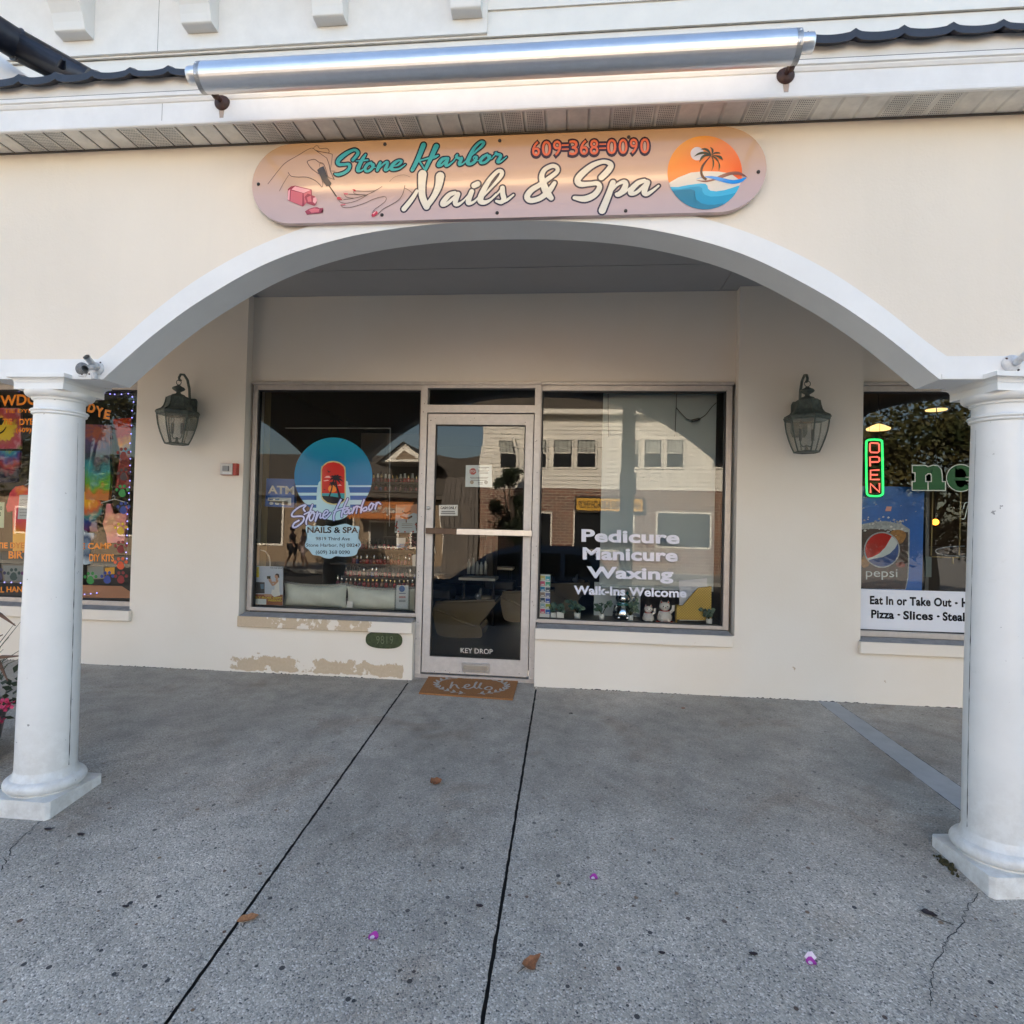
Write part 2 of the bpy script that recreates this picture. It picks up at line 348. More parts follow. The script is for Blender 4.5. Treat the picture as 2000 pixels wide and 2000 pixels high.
def stucco_color(c, spots=True):
    def f(N, L, pos, b):
        big = N.new('ShaderNodeTexNoise'); big.inputs['Scale'].default_value = .9; big.inputs['Detail'].default_value = 4; L.new(pos, big.inputs['Vector'])
        mr = N.new('ShaderNodeMapRange'); mr.inputs[1].default_value = .3; mr.inputs[2].default_value = .7; mr.inputs[3].default_value = .95; mr.inputs[4].default_value = 1.03; L.new(big.outputs['Fac'], mr.inputs[0])
        mx = N.new('ShaderNodeMix'); mx.data_type = 'RGBA'; mx.blend_type = 'MULTIPLY'; mx.inputs[0].default_value = 1; mx.inputs[6].default_value = c+(1,); L.new(mr.outputs[0], mx.inputs[7])
        fine = N.new('ShaderNodeTexNoise'); fine.inputs['Scale'].default_value = 85; fine.inputs['Detail'].default_value = 6; L.new(pos, fine.inputs['Vector'])
        lum = N.new('ShaderNodeTexNoise'); lum.inputs['Scale'].default_value = 7; lum.inputs['Detail'].default_value = 3; L.new(pos, lum.inputs['Vector'])
        ad = N.new('ShaderNodeMath'); ad.operation = 'MULTIPLY_ADD'; ad.inputs[1].default_value = .25; L.new(fine.outputs['Fac'], ad.inputs[0]); L.new(lum.outputs['Fac'], ad.inputs[2])
        bp = N.new('ShaderNodeBump'); bp.inputs['Strength'].default_value = .34; bp.inputs['Distance'].default_value = .014; L.new(ad.outputs[0], bp.inputs['Height']); L.new(bp.outputs[0], b.inputs['Normal'])
        mp = N.new('ShaderNodeMapping'); mp.inputs['Scale'].default_value = (5.5, 5.5, .45); L.new(pos, mp.inputs['Vector'])
        sk = N.new('ShaderNodeTexNoise'); sk.inputs['Scale'].default_value = 1.6; sk.inputs['Detail'].default_value = 7; sk.inputs['Roughness'].default_value = .6; L.new(mp.outputs[0], sk.inputs['Vector'])
        sr = N.new('ShaderNodeMapRange'); sr.inputs[1].default_value = .50; sr.inputs[2].default_value = .78; sr.inputs[3].default_value = 1; sr.inputs[4].default_value = .982; L.new(sk.outputs['Fac'], sr.inputs[0])
        m5 = N.new('ShaderNodeMix'); m5.data_type = 'RGBA'; m5.blend_type = 'MULTIPLY'; m5.inputs[0].default_value = 1; L.new(mx.outputs[2], m5.inputs[6]); L.new(sr.outputs[0], m5.inputs[7])
        return m5.outputs[2]
    return f
M_CREAM = ramp_mat('cream painted stucco', stucco_color((.80, .725, .62)), rough=.75, spec=.3)

def peel_color(N, L, pos, b):
    """white paint flaking off tan stucco: low down and along the sill of the left shop window"""
    sep = N.new('ShaderNodeSeparateXYZ'); L.new(pos, sep.inputs[0])
    n1 = N.new('ShaderNodeTexNoise'); n1.inputs['Scale'].default_value = 5.5; n1.inputs['Detail'].default_value = 9; n1.inputs['Roughness'].default_value = .68; L.new(pos, n1.inputs['Vector'])
    n2 = N.new('ShaderNodeTexNoise'); n2.inputs['Scale'].default_value = 55; n2.inputs['Detail'].default_value = 4; L.new(pos, n2.inputs['Vector'])
    def rng(sock, a, b_, c, d):
        m = N.new('ShaderNodeMapRange'); m.inputs[1].default_value = a; m.inputs[2].default_value = b_; m.inputs[3].default_value = c; m.inputs[4].default_value = d; L.new(sock, m.inputs[0]); return m.outputs[0]
    def mth(op, a, b_):
        m = N.new('ShaderNodeMath'); m.operation = op
        for i, s in enumerate((a, b_)):
            if isinstance(s, (int, float)): m.inputs[i].default_value = s
            else: L.new(s, m.inputs[i])
        return m.outputs[0]
    xin = mth('MULTIPLY', rng(sep.outputs[0], -2.3, -1.95, 0, 1), rng(sep.outputs[0], -.60, -.57, 1, 0))
    low = mth('MULTIPLY', rng(sep.outputs[2], .05, .17, .41, .06), xin)
    lowmin = mth('MULTIPLY', rng(sep.outputs[2], -.06, -.02, -.3, 0), 1)
    sill_z = mth('MULTIPLY', rng(sep.outputs[2], .33, .35, 0, .31), rng(sep.outputs[0], -.92, -.82, 1, 0))
    sill_f = mth('MULTIPLY', sill_z, rng(sep.outputs[1], -.10, -.095, 1, 0))
    sill_f = mth('MULTIPLY', sill_f, rng(sep.outputs[0], -2.3, -2.2, 0, 1))
    thr = mth('ADD', mth('ADD', low, sill_f), lowmin)
    v = mth('ADD', n1.outputs['Fac'], thr); v = mth('ADD', v, mth('MULTIPLY', mth('SUBTRACT', n2.outputs['Fac'], .5), .12))
    msk = rng(v, .825, .84, 0, 1)
    # few small chips anywhere low on the wall
    n3 = N.new('ShaderNodeTexNoise'); n3.inputs['Scale'].default_value = 13; n3.inputs['Detail'].default_value = 5; L.new(pos, n3.inputs['Vector'])
    chip = mth('MULTIPLY', rng(n3.outputs['Fac'], .735, .745, 0, 1), rng(sep.outputs[2], .2, .5, 1, 0))
    msk = mth('MAXIMUM', msk, chip)
    big = N.new('ShaderNodeTexNoise'); big.inputs['Scale'].default_value = 1.3; big.inputs['Detail'].default_value = 6; L.new(pos, big.inputs['Vector'])
    wr = N.new('ShaderNodeMix'); wr.data_type = 'RGBA'; L.new(rng(big.outputs['Fac'], .35, .65, 0, 1), wr.inputs[0]); wr.inputs[6].default_value = (.79, .72, .625, 1); wr.inputs[7].default_value = (.815, .755, .675, 1)
    tan = N.new('ShaderNodeMix'); tan.data_type = 'RGBA'; L.new(n2.outputs['Fac'], tan.inputs[0]); tan.inputs[6].default_value = (.50, .39, .27, 1); tan.inputs[7].default_value = (.62, .50, .36, 1)
    mx = N.new('ShaderNodeMix'); mx.data_type = 'RGBA'; L.new(msk, mx.inputs[0]); L.new(wr.outputs[2], mx.inputs[6]); L.new(tan.outputs[2], mx.inputs[7])
    fine = N.new('ShaderNodeTexNoise'); fine.inputs['Scale'].default_value = 70; fine.inputs['Detail'].default_value = 6; L.new(pos, fine.inputs['Vector'])
    hh = mth('SUBTRACT', mth('MULTIPLY', fine.outputs['Fac'], .2), mth('MULTIPLY', msk, .7))
    hh = mth('ADD', hh, mth('MULTIPLY', big.outputs['Fac'], .5))
    bp = N.new('ShaderNodeBump'); bp.inputs['Strength'].default_value = .3; bp.inputs['Distance'].default_value = .012; L.new(hh, bp.inputs['Height']); L.new(bp.outputs[0], b.inputs['Normal'])
    return mx.outputs[2]
M_SHOP = ramp_mat('painted shop front stucco', peel_color, rough=.7, spec=.35)
M_TRIM = mat('white gloss trim paint', (.80, .80, .79), .42, var=.05, vscale=3, bump=.05, bscale=25)
def column_color(N, L, pos, b):
    sep = N.new('ShaderNodeSeparateXYZ'); L.new(pos, sep.inputs[0])
    def rng(sock, a, b_, c, d):
        m = N.new('ShaderNodeMapRange'); m.inputs[1].default_value = a; m.inputs[2].default_value = b_; m.inputs[3].default_value = c; m.inputs[4].default_value = d; L.new(sock, m.inputs[0]); return m.outputs[0]
    def noise(s, d, r=.6):
        n = N.new('ShaderNodeTexNoise'); n.inputs['Scale'].default_value = s; n.inputs['Detail'].default_value = d; n.inputs['Roughness'].default_value = r; L.new(pos, n.inputs['Vector']); return n.outputs['Fac']
    def mix(f, a, c):
        m = N.new('ShaderNodeMix'); m.data_type = 'RGBA'; L.new(f, m.inputs[0])
        for i, s in ((6, a), (7, c)):
            if isinstance(s, tuple): m.inputs[i].default_value = s+(1,)
            else: L.new(s, m.inputs[i])
        return m.outputs[2]
    base = mix(rng(noise(2.2, 5), .35, .65, 0, 1), (.77, .77, .75), (.83, .83, .81))
    sp = N.new('ShaderNodeMath'); sp.operation = 'MULTIPLY'; L.new(rng(sep.outputs[2], -.34, .25, 1, 0), sp.inputs[0]); L.new(rng(noise(14, 7, .7), .40, .62, 0, .45), sp.inputs[1])
    base = mix(sp.outputs[0], base, (.42, .39, .34))
    base = mix(rng(noise(26, 4, .5), .725, .735, 0, .8), base, (.22, .21, .20))
    base = mix(rng(noise(5, 8, .75), .62, .75, 0, .35), base, (.58, .56, .52))
    bp = N.new('ShaderNodeBump'); bp.inputs['Strength'].default_value = .12; bp.inputs['Distance'].default_value = .01; L.new(noise(22, 5), bp.inputs['Height']); L.new(bp.outputs[0], b.inputs['Normal'])
    return base
M_COLUMN = ramp_mat('white column paint', column_color, rough=.42)
M_ALU = mat('white aluminium trim', (.80, .79, .77), .38, var=.06, vscale=6, bump=.03, bscale=20)
M_SOFFIT = mat('dusty white soffit vinyl', (.74, .71, .65), .55, var=.20, vscale=9)
M_DUST = mat('soffit grime', (.10, .09, .08), .9)
M_HOLE = mat('soffit vent hole', (.05, .045, .04), .9)
M_CEIL = mat('porch ceiling paint', (.35, .355, .365), .6, var=.06, vscale=2)
M_TILE = mat('dark blue black roof metal', (.022, .026, .040), .42, var=.3, vscale=14, bump=.15, bscale=30)
M_SIDING = mat('white vinyl siding', (.80, .80, .78), .5, var=.04, vscale=5)
M_FRAME = mat('weathered aluminium frame', (.50, .46, .43), .42, metal=.35, var=.12, vscale=16, bump=.12, bscale=60)
M_FRAME2 = mat('painted door frame', (.57, .535, .51), .45, metal=.2, var=.10, vscale=22, bump=.15, bscale=70)
M_GASKET = mat('black gasket', (.012, .012, .013), .5)
M_GLASS = glass_mat('shop window glass')
M_GLASSD = glass_mat('door glass', wave=.10)
M_SILLTOP = mat('bare concrete sill', (.33, .33, .34), .8, var=.25, vscale=12)
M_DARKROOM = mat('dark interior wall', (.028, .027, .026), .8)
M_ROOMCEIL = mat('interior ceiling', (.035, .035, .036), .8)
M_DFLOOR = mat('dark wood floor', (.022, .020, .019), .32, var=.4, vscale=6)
M_CHIP = mat('flaked dark patch', (.03, .027, .025), .8)

# ------------------------------------------------------------------ ground
def jit(y, k):          # worn, slightly chipped slab edges
    h = math.sin(y*127.1*k+k*311.7)*43758.5453; h -= math.floor(h); q = math.sin(y*9.7*k)*math.sin(y*23.3+k); return (h-.5)*.0035+q*.0015
def ground_mesh(mb, x0, x1, ya, yb, m, top=0., n=None):
    ys = [ya]; k = max(2, int(abs(yb-ya)/.025)); ys = [ya+(yb-ya)*i/k for i in range(k+1)]
    for i in range(k):
        a, b = ys[i], ys[i+1]
        mb.quad((x0(a)+jit(a, 1), a, gz(a)+top), (x1(a)+jit(a, 2), a, gz(a)+top), (x1(b)+jit(b, 2), b, gz(b)+top), (x0(b)+jit(b, 1), b, gz(b)+top), m)
J1, J2 = -.5343, .5377
sA = gnd(1597, 1370); sB = gnd(1873, 1580); sC = gnd(1633, 1371); sD = gnd(1882, 1540)
def lin(p, q): return lambda y: p.x+(q.x-p.x)*(y-p.y)/(q.y-p.y)
SL, SR = lin(sA, sB), lin(sC, sD)
g = .0068
pv = MB(); YK = -7.3
cst = lambda v: (lambda y: v)
ground_mesh(pv, cst(-14), cst(J1-g), .02, YK, M_CONC)
ground_mesh(pv, cst(J1+g), cst(J2-g), .16, YK, M_CONC)
ground_mesh(pv, cst(J2+g), lambda y: SL(max(y, -2.2))-.003, .02, YK, M_CONC)
ground_mesh(pv, lambda y: SR(max(y, -2.2))+.003, cst(15), .02, -2.2, M_CONC)
ground_mesh(pv, lambda y: SR(-2.2)+.003, cst(15), -2.2, YK, M_CONC)
ground_mesh(pv, lambda y: SL(max(y, -2.2)), lambda y: SR(max(y, -2.2)), .02, -2.2, M_STRIP)
ground_mesh(pv, cst(SL(-2.2)), cst(SR(-2.2)), -2.2, YK, M_CONC)
ground_mesh(pv, cst(-14), cst(15), .16, YK, M_JOINT, top=-.022)
pv.box(-14, 15, YK-.16, YK, gz(YK)-.4, gz(YK)-.004, M_STRIP)
def crack(pts, w=.0022):
    P = []
    for i in range(len(pts)-1):
        a, b = gnd(*pts[i], .002), gnd(*pts[i+1], .002)
        for j in range(6):
            t = j/6; q = a.lerp(b, t); P.append((q.x+rnd.uniform(-.008, .008), q.y+rnd.uniform(-.008, .008)))
    e = gnd(*pts[-1], .002); P.append((e.x, e.y))
    vs = []; fs = []
    for i, p in enumerate(P):
        d = (P[min(i+1, len(P)-1)][0]-P[max(i-1, 0)][0], P[min(i+1, len(P)-1)][1]-P[max(i-1, 0)][1]); l = math.hypot(*d) or 1
        ww = w*rnd.uniform(.5, 1.4)
        for s_ in (1, -1):
            x, y = p[0]-d[1]/l*ww*s_, p[1]+d[0]/l*ww*s_; vs.append((x, y, gz(y)+.0015))
    for i in range(len(P)-1): fs.append((2*i, 2*i+1, 2*i+3, 2*i+2))
    pv.add(vs, fs, M_CRACK)
crack([(84, 1600), (66, 1615), (48, 1632), (30, 1645), (15, 1672), (2, 1700)])
crack([(1912, 1746), (1890, 1770), (1878, 1805), (1850, 1830), (1842, 1862), (1820, 1885), (1815, 1925), (1818, 1965)], .0016)
tag(pv.build('pavement'), kind='structure')
st = MB(); ZS = gz(YK)-.15
M_ASPH = mat('asphalt', (.055, .055, .056), .85, var=.2, vscale=3, bump=.3, bscale=200)
M_WALK = mat('far sidewalk concrete', (.30, .29, .27), .85, var=.15, vscale=2)
st.quad((-160, YK-.16, ZS), (160, YK-.16, ZS), (160, -19.6, ZS), (-160, -19.6, ZS), M_ASPH)
tag(st.build('street'), kind='structure')
fw = MB(); fw.box(-160, 160, -24.2, -19.6, ZS-.3, ZS+.14, M_WALK); fw.quad((-200, -24.2, ZS+.1), (200, -24.2, ZS+.1), (200, -300, ZS+.1), (-200, -300, ZS+.1), M_WALK)
tag(fw.build('far_sidewalk'), kind='structure')
gr = MB(); gr.quad((-200, 200, -1.4), (200, 200, -1.4), (200, -7.46, -1.4), (-200, -7.46, -1.4), M_ASPH)
for xa, xb in ((-160, -14), (15, 160)): gr.quad((xa, 200, gz(YK)-.01), (xb, 200, gz(YK)-.01), (xb, YK-.16, gz(YK)-.01), (xa, YK-.16, gz(YK)-.01), M_WALK)
tag(gr.build('ground'), kind='structure')

# ------------------------------------------------------------------ the arcade building
BX0, BX1 = -9.4, 10.2
PITCHX, ACX = 4.935, .3875
bld = thing('arcade_building', 'cream stucco shop arcade with white arches on round columns and a dark tiled eave', 'building', (ACX, -1, 0))
YF, YBK = -2.096, -1.905
ARCH_IN = [(0, 2.831), (.4, 2.817), (.8, 2.762), (1.2, 2.643), (1.56, 2.455), (1.84, 2.262), (2.124, 2.022)]
ARCH_OUT = [(0, 2.945), (.4, 2.932), (.83, 2.87), (1.22, 2.75), (1.56, 2.583), (1.83, 2.397), (2.06, 2.205), (2.155, 2.132)]
def arch_curve(P): 
    half = cat_rom([(-P[1][0], P[1][1])]+P, 8)[8:]
    return [(-x, z) for x, z in half[:0:-1]]+half
AIN = arch_curve(ARCH_IN); AOUT = arch_curve(ARCH_OUT)
ZB = 2.022; ZBAND = 2.132; ZTOP = 3.292
centers = [ACX+PITCHX*k for k in (-1, 0, 1)]
cols_x = [ACX+PITCHX*(k-.5) for k in (-1, 0, 1, 2)]
wall = MB()
def wall_face(mb, y):
    # cream field above the trim curve
    for c in centers:
        for i in range(len(AOUT)-1):
            (xa, za), (xb, zb) = AOUT[i], AOUT[i+1]
            za -= .012; zb -= .012
            mb.quad((c+xa, y, za), (c+xb, y, zb), (c+xb, y, ZTOP), (c+xa, y, ZTOP), M_CREAM)
    e = ARCH_OUT[-1][0]
    edges = [(BX0, centers[0]-e)]+[(centers[i]+e, centers[i+1]-e) for i in range(2)]+[(centers[2]+e, BX1)]
    for a, b in edges: mb.quad((a, y, ZBAND-.012), (b, y, ZBAND-.012), (b, y, ZTOP), (a, y, ZTOP), M_CREAM)
wall_face(wall, YF); wall_face(wall, YBK+.004)
wall.build('arcade_wall', bld)
for ci, c in enumerate(centers):
    tr = MB(); yf = YF-.014; n = len(AIN)
    for i in range(n-1):
        (xa, za), (xb, zb) = AIN[i], AIN[i+1]; j0 = i*(len(AOUT)-1)/(n-1); j1 = (i+1)*(len(AOUT)-1)/(n-1)
        def q(j): 
            a = int(j); b = min(a+1, len(AOUT)-1); f = j-a; return (AOUT[a][0]*(1-f)+AOUT[b][0]*f, AOUT[a][1]*(1-f)+AOUT[b][1]*f)
        o0, o1 = q(j0), q(j1)
        tr.add([(c+xa, yf, za), (c+xb, yf, zb), (c+o1[0], yf, o1[1]), (c+o0[0], yf, o0[1])], [(0, 1, 2, 3)], M_TRIM)
        tr.add([(c+o0[0], yf, o0[1]), (c+o1[0], yf, o1[1]), (c+o1[0], YF, o1[1]), (c+o0[0], YF, o0[1])], [(0, 1, 2, 3)], M_TRIM)
        tr.add([(c+xa, yf, za), (c+xa, YBK, za), (c+xb, YBK, zb), (c+xb, yf, zb)], [(0, 1, 2, 3)], M_TRIM, True)
        tr.add([(c+xa, YBK, za), (c+xb, YBK, zb), (c+o1[0], YBK, o1[1]), (c+o0[0], YBK, o0[1])], [(0, 1, 2, 3)], M_TRIM)
    tr.build('arch_trim', bld)
spans = [(BX0, centers[0]-2.124)]+[(centers[i]+2.124, centers[i+1]-2.124) for i in range(2)]+[(centers[2]+2.124, BX1)]
for a, b in spans:
    bm_ = MB(); e = .031
    vs = [(a, YF-.0142, ZB), (b, YF-.0142, ZB), (b+(-e if b < BX1 else 0), YF-.0142, ZBAND), (a+(e if a > BX0 else 0), YF-.0142, ZBAND)]
    vs = [(a, YF-.0142, ZB), (b, YF-.0142, ZB), (b-(.031 if b < BX1 else 0), YF-.0142, ZBAND), (a+(.031 if a > BX0 else 0), YF-.0142, ZBAND)]
    vb = [(x, YBK-.0005, z) for x, y, z in vs]
    bm_.add(vs+vb, [(0, 1, 2, 3), (7, 6, 5, 4), (0, 4, 5, 1), (3, 2, 6, 7), (0, 3, 7, 4), (1, 5, 6, 2)], M_TRIM)
    # thin lower lip of the beam
    bm_.box(a+.008, b-.008, YF-.020, YF-.0143, ZB+.001, ZB+.024, M_TRIM)
    bm_.build('beam', bld)

# columns
def make_column():
    c = MB(); X, Y = cols_x[1], -2.0
    root = MB().add([(X, Y, 0)], [], M_COLUMN)
    o = bpy.data.objects.new('column', None); COL.objects.link(o); o.location = (X, Y, 0); setp(o, bld)
    p = MB(); hp = .192; k = .018; zt = -.222
    oc = [(-hp+k, -hp), (hp-k, -hp), (hp, -hp+k), (hp, hp-k), (hp-k, hp), (-hp+k, hp), (-hp, hp-k), (-hp, -hp+k)]
    p.prism([(X+a, Y+b) for a, b in oc], gz(Y)-.05, zt, M_COLUMN, axis='z'); p.build('plinth', o, bevel=.004)
    b = MB(); t = [(.170, zt)]
    for i in range(13):
        a = -math.pi/2+math.pi*i/12; t.append((.158+.034*math.cos(a), zt+.008+.032+.032*math.sin(a)))
    t += [(.158, zt+.075), (.152, zt+.080), (.150, zt+.094), (.147, zt+.100), (.1435, zt+.112)]
    b.lathe(t, (X, Y, 0), M_COLUMN, 48); b.build('base_ring', o)
    s = MB(); z0, z1 = zt+.105, 1.84; pr = []
    for i in range(17):
        u = i/16; pr.append((.1435-.025*(u**1.6), z0+(z1-z0)*u))
    s.lathe(pr, (X, Y, 0), M_COLUMN, 48, caps=False)
    # split along the shaft seam
    ang = R(-4)
    sx = lambda u, r_: (X+(r_+.0009)*math.cos(ang), Y+(r_+.0009)*math.sin(ang), z0+(z1-z0)*u)
    vs = []; fs = []; K = 60
    for i in range(K+1):
        u = .01+.97*i/K; r_ = .1435-.025*(u**1.6)+.0012; wv = max(0, rnd.gauss(.0016, .0007))*(1.25-u*.95)
        for sg in (-1, 1):
            a = ang+sg*wv/r_+rnd.uniform(-.003, .003); vs.append((X+r_*math.cos(a), Y+r_*math.sin(a), z0+(z1-z0)*u))
    for i in range(K): fs.append((2*i, 2*i+1, 2*i+3, 2*i+2))
    s.add(vs, fs, M_CRACK)
    s.build('shaft', o)
    cp = MB(); z = 1.835
    pf = [(.119, z), (.128, z+.003), (.131, z+.009), (.128, z+.015), (.135, z+.018), (.138, z+.024), (.132, z+.030), (.121, z+.033), (.119, z+.036), (.119, z+.078), (.128, z+.081), (.131, z+.086), (.129, z+.091), (.134, z+.094)]
    for i in range(9):
        a = math.pi/2*i/8; pf.append((.134+.030*math.sin(a), z+.094+.032*(1-math.cos(a))))
    cp.lathe(pf, (X, Y, 0), M_COLUMN, 48)
    za = z+.126; hs = .146
    cp.box(X-hs, X+hs, Y-hs, Y+hs, za, za+.036, M_COLUMN)
    lo, hi = .146, .168                     # flared moulding on top of the slab
    for (h0, q0), (h1, q1) in (((.146, za+.036), (.150, za+.048)), ((.150, za+.048), (.158, za+.056)), ((.158, za+.056), (.171, za+.060))):
        v = [(X-h0, Y-h0, q0), (X+h0, Y-h0, q0), (X+h0, Y+h0, q0), (X-h0, Y+h0, q0), (X-h1, Y-h1, q1), (X+h1, Y-h1, q1), (X+h1, Y+h1, q1), (X-h1, Y+h1, q1)]
        cp.add(v, [(0, 1, 5, 4), (1, 2, 6, 5), (2, 3, 7, 6), (3, 0, 4, 7)], M_COLUMN)
    cp.box(X-.171, X+.171, Y-.171, Y+.171, za+.060, za+.083, M_COLUMN)
    cp.build('capital', o, bevel=.002)
    return o
colm = make_column()
def dup_part(o, dx):
    c = o.copy(); COL.objects.link(c)
    c.parent = o.parent; c.matrix_parent_inverse = o.matrix_parent_inverse.copy(); c.location = Vector(o.location)+Vector((dx, 0, 0))
    for ch in [x for x in list(COL.objects) if x.parent == o]:
        d = ch.copy(); COL.objects.link(d); d.parent = c; d.matrix_parent_inverse = ch.matrix_parent_inverse.copy()
    return c
for k in (-1, 1, 2):
    c2 = dup_part(colm, PITCHX*k)
    if k == 1: c2.rotation_euler.z = R(-172)      # its seam faces the other way

# soffit, fascia, roof edge
YE = -2.285
sf = MB(); x = BX0; pitch = .1055; i = 0
sf.quad((BX0, YE+.01, 3.298), (BX1, YE+.01, 3.298), (BX1, YF+.002, 3.298), (BX0, YF+.002, 3.298), M_DUST)
x = -4.75
while x < 6.2:
    zc = 3.286; vent = (i//3) % 2 == 0
    sf.box(x+.012, x+pitch-.004, YE+.012, YF-.003, zc, zc+.006, M_SOFFIT)
    sf.add([(x-.004, YE+.012, zc+.010), (x+.012, YE+.012, zc), (x+.012, YF-.003, zc), (x-.004, YF-.003, zc+.010)], [(0, 1, 2, 3)], M_SOFFIT)
    if vent:
        for a in range(9):
            for b in range(13):
                hx = x+.020+a*.0088; hy = YE+.022+b*.0128; r_ = .0021
                sf.quad((hx-r_, hy-r_, zc-.0008), (hx+r_, hy-r_, zc-.0008), (hx+r_, hy+r_*1.5, zc-.0008), (hx-r_, hy+r_*1.5, zc-.0008), M_HOLE)
    x += pitch; i += 1
for a, b in ((BX0, -4.76), (x+.001, BX1)): sf.box(a, b, YE+.012, YF-.003, 3.286, 3.292, M_SOFFIT)
sf.box(BX0, BX1, YF-.012, YF-.0035, 3.279, 3.2855, M_DUST)      # grimy J-channel against the wall
sf.build('soffit', bld)
fz0 = at(0, 241, YE).z
fa = MB()
prof = [(YE+.022, 3.284), (YE, 3.278), (YE-.004, 3.283), (YE-.004, 3.300), (YE, 3.303), (YE, 3.393), (YE-.006, 3.396), (YE-.012, 3.408), (YE-.012, 3.414), (YE-.020, 3.418), (YE-.022, 3.432), (YE-.022, 3.436), (YE+.05, 3.438)]
vs = []; fs = []
for (y, z) in prof: vs += [(BX0, y, z), (BX1, y, z)]
for i in range(len(prof)-1): fs.append((2*i, 2*i+1, 2*i+3, 2*i+2))
fa.add(vs, fs, M_ALU)
fa.box(BX0, BX1, YE-.012, YE+.03, 3.4405, 3.446, M_GASKET)
fa.box(BX0, BX1, YE-.003, YE+.03, 3.4465, 3.525, M_ALU)
px_seam = at(317, 210, YE).x
fa.quad((px_seam-.0011, YE-.0006, 3.3035), (px_seam+.0011, YE-.0006, 3.3035), (px_seam+.0011, YE-.0006, 3.3925), (px_seam-.0011, YE-.0006, 3.3925), M_DUST)
fa.build('fascia', bld)
# roof: corrugated dark metal tiles rising to the upper wall
ro = MB(); TW = .205; YU = -.30
def tile_z(x):
    u = (x/TW) % 1.0; return -.014*math.sin(math.pi*u)**.8 + .010*math.exp(-((u-.0)/.06)**2) + .010*math.exp(-((u-1)/.06)**2)
nx = int((BX1-BX0)/.0128); ys = [(-2.335, 3.538), (-2.30, 3.556), (-1.3, 3.92), (YU, 4.28)]
xs = [BX0+(BX1-BX0)*i/nx for i in range(nx+1)]
vs = []; fs = []
for (y, z) in ys:
    for x in xs: vs.append((x, y, z+tile_z(x+.03)+.004*math.sin(x*3.1)))
N1 = nx+1
for r_ in range(len(ys)-1):
    for i in range(nx): fs.append((r_*N1+i, r_*N1+i+1, (r_+1)*N1+i+1, (r_+1)*N1+i))
ro.add(vs, fs, M_TILE, True)
vs2 = [(v[0], v[1]+(.0 if k < N1 else .006), v[2]-.028-.010*abs(math.sin(v[0]*2.3))) for k, v in enumerate(vs[:2*N1])]
ro.add(vs2, [(i, N1+i, N1+i+1, i+1) for i in range(nx)], M_TILE)
fr = vs[:N1]+vs2[:N1]; ro.add(fr, [(i, N1+i, N1+i+1, i+1) for i in range(nx)], M_TILE)
ro.build('roof', bld)
# upper storey
uw = MB(); zl = [4.15]
lapz = [at(1000, 71, YU).z, at(1000, 19, YU).z]; lap = max(.12, lapz[1]-lapz[0])
z = lapz[0]; uw.box(BX0, BX1, YU+.012, YU+.05, 4.1, z-.004, M_SIDING)
zz = z
while zz < 7.3:
    uw.add([(BX0, YU-.012, zz), (BX1, YU-.012, zz), (BX1, YU+.006, zz+lap+.01), (BX0, YU+.006, zz+lap+.01)], [(0, 1, 2, 3)], M_SIDING)
    uw.quad((BX0, YU-.012, zz), (BX1, YU-.012, zz), (BX1, YU+.02, zz+.002), (BX0, YU+.02, zz+.002), M_SOFFIT)
    zz += lap
uw.box(BX0, BX1, YU+.055, 12, 3.30, 7.3, M_SIDING)
uw.build('upper_wall', bld)
fz = MB(); xe = at(952, 40, YU-.03).x; zb_ = at(952, 64, YU-.03).z
fz.box(BX0, xe, YU-.035, YU-.0125, zb_, 7.3, M_ALU); xg = at(309, 60, YU-.035).x; xh = at(750, 40, YU-.035).x
fz.box(xg-.0015, xg+.0015, YU-.0355, YU-.034, zb_, 7.3, M_CRACK)
fz.build('frieze_board', bld)
ea = MB(); zs_ = zb_+1.0
ea.box(BX0, BX1, -1.25, YU-.0355, 6.62, 6.75, M_ALU); ea.box(BX0-.2, BX1+.2, -1.35, 12.2, 7.31, 7.5, M_TILE); ea.build('upper_eave', bld)
def bracket(px0, px1, pyb):
    y = YU-.14; a = at(px0, pyb, YU-.05); b = at(px1, pyb, YU-.05); z0 = (a.z+b.z)/2
    pr = [(YU-.036, z0-.006), (y+.02, z0), (y+.004, z0+.008), (y, z0+.022), (y-.012, z0+.07), (y-.034, z0+.13), (y-.07, z0+.19), (y-.12, z0+.25), (y-.18, z0+.31), (y-.25, z0+.37), (y-.33, z0+.42), (y-.42, z0+.46), (y-.42, 6.619), (YU-.036, 6.619)]
    m = MB(); m.prism(pr, a.x, b.x, M_TRIM, axis='x'); m.build('bracket', bld, bevel=.006)
for X0, X1, Y in ((236, 350, 147), (708, 820, 118), (1196, 1310, 92), (1708, 1820, 64)):
    bracket(t1(X0, Y)[0], t1(X1, Y)[0], t1(X0, Y)[1])
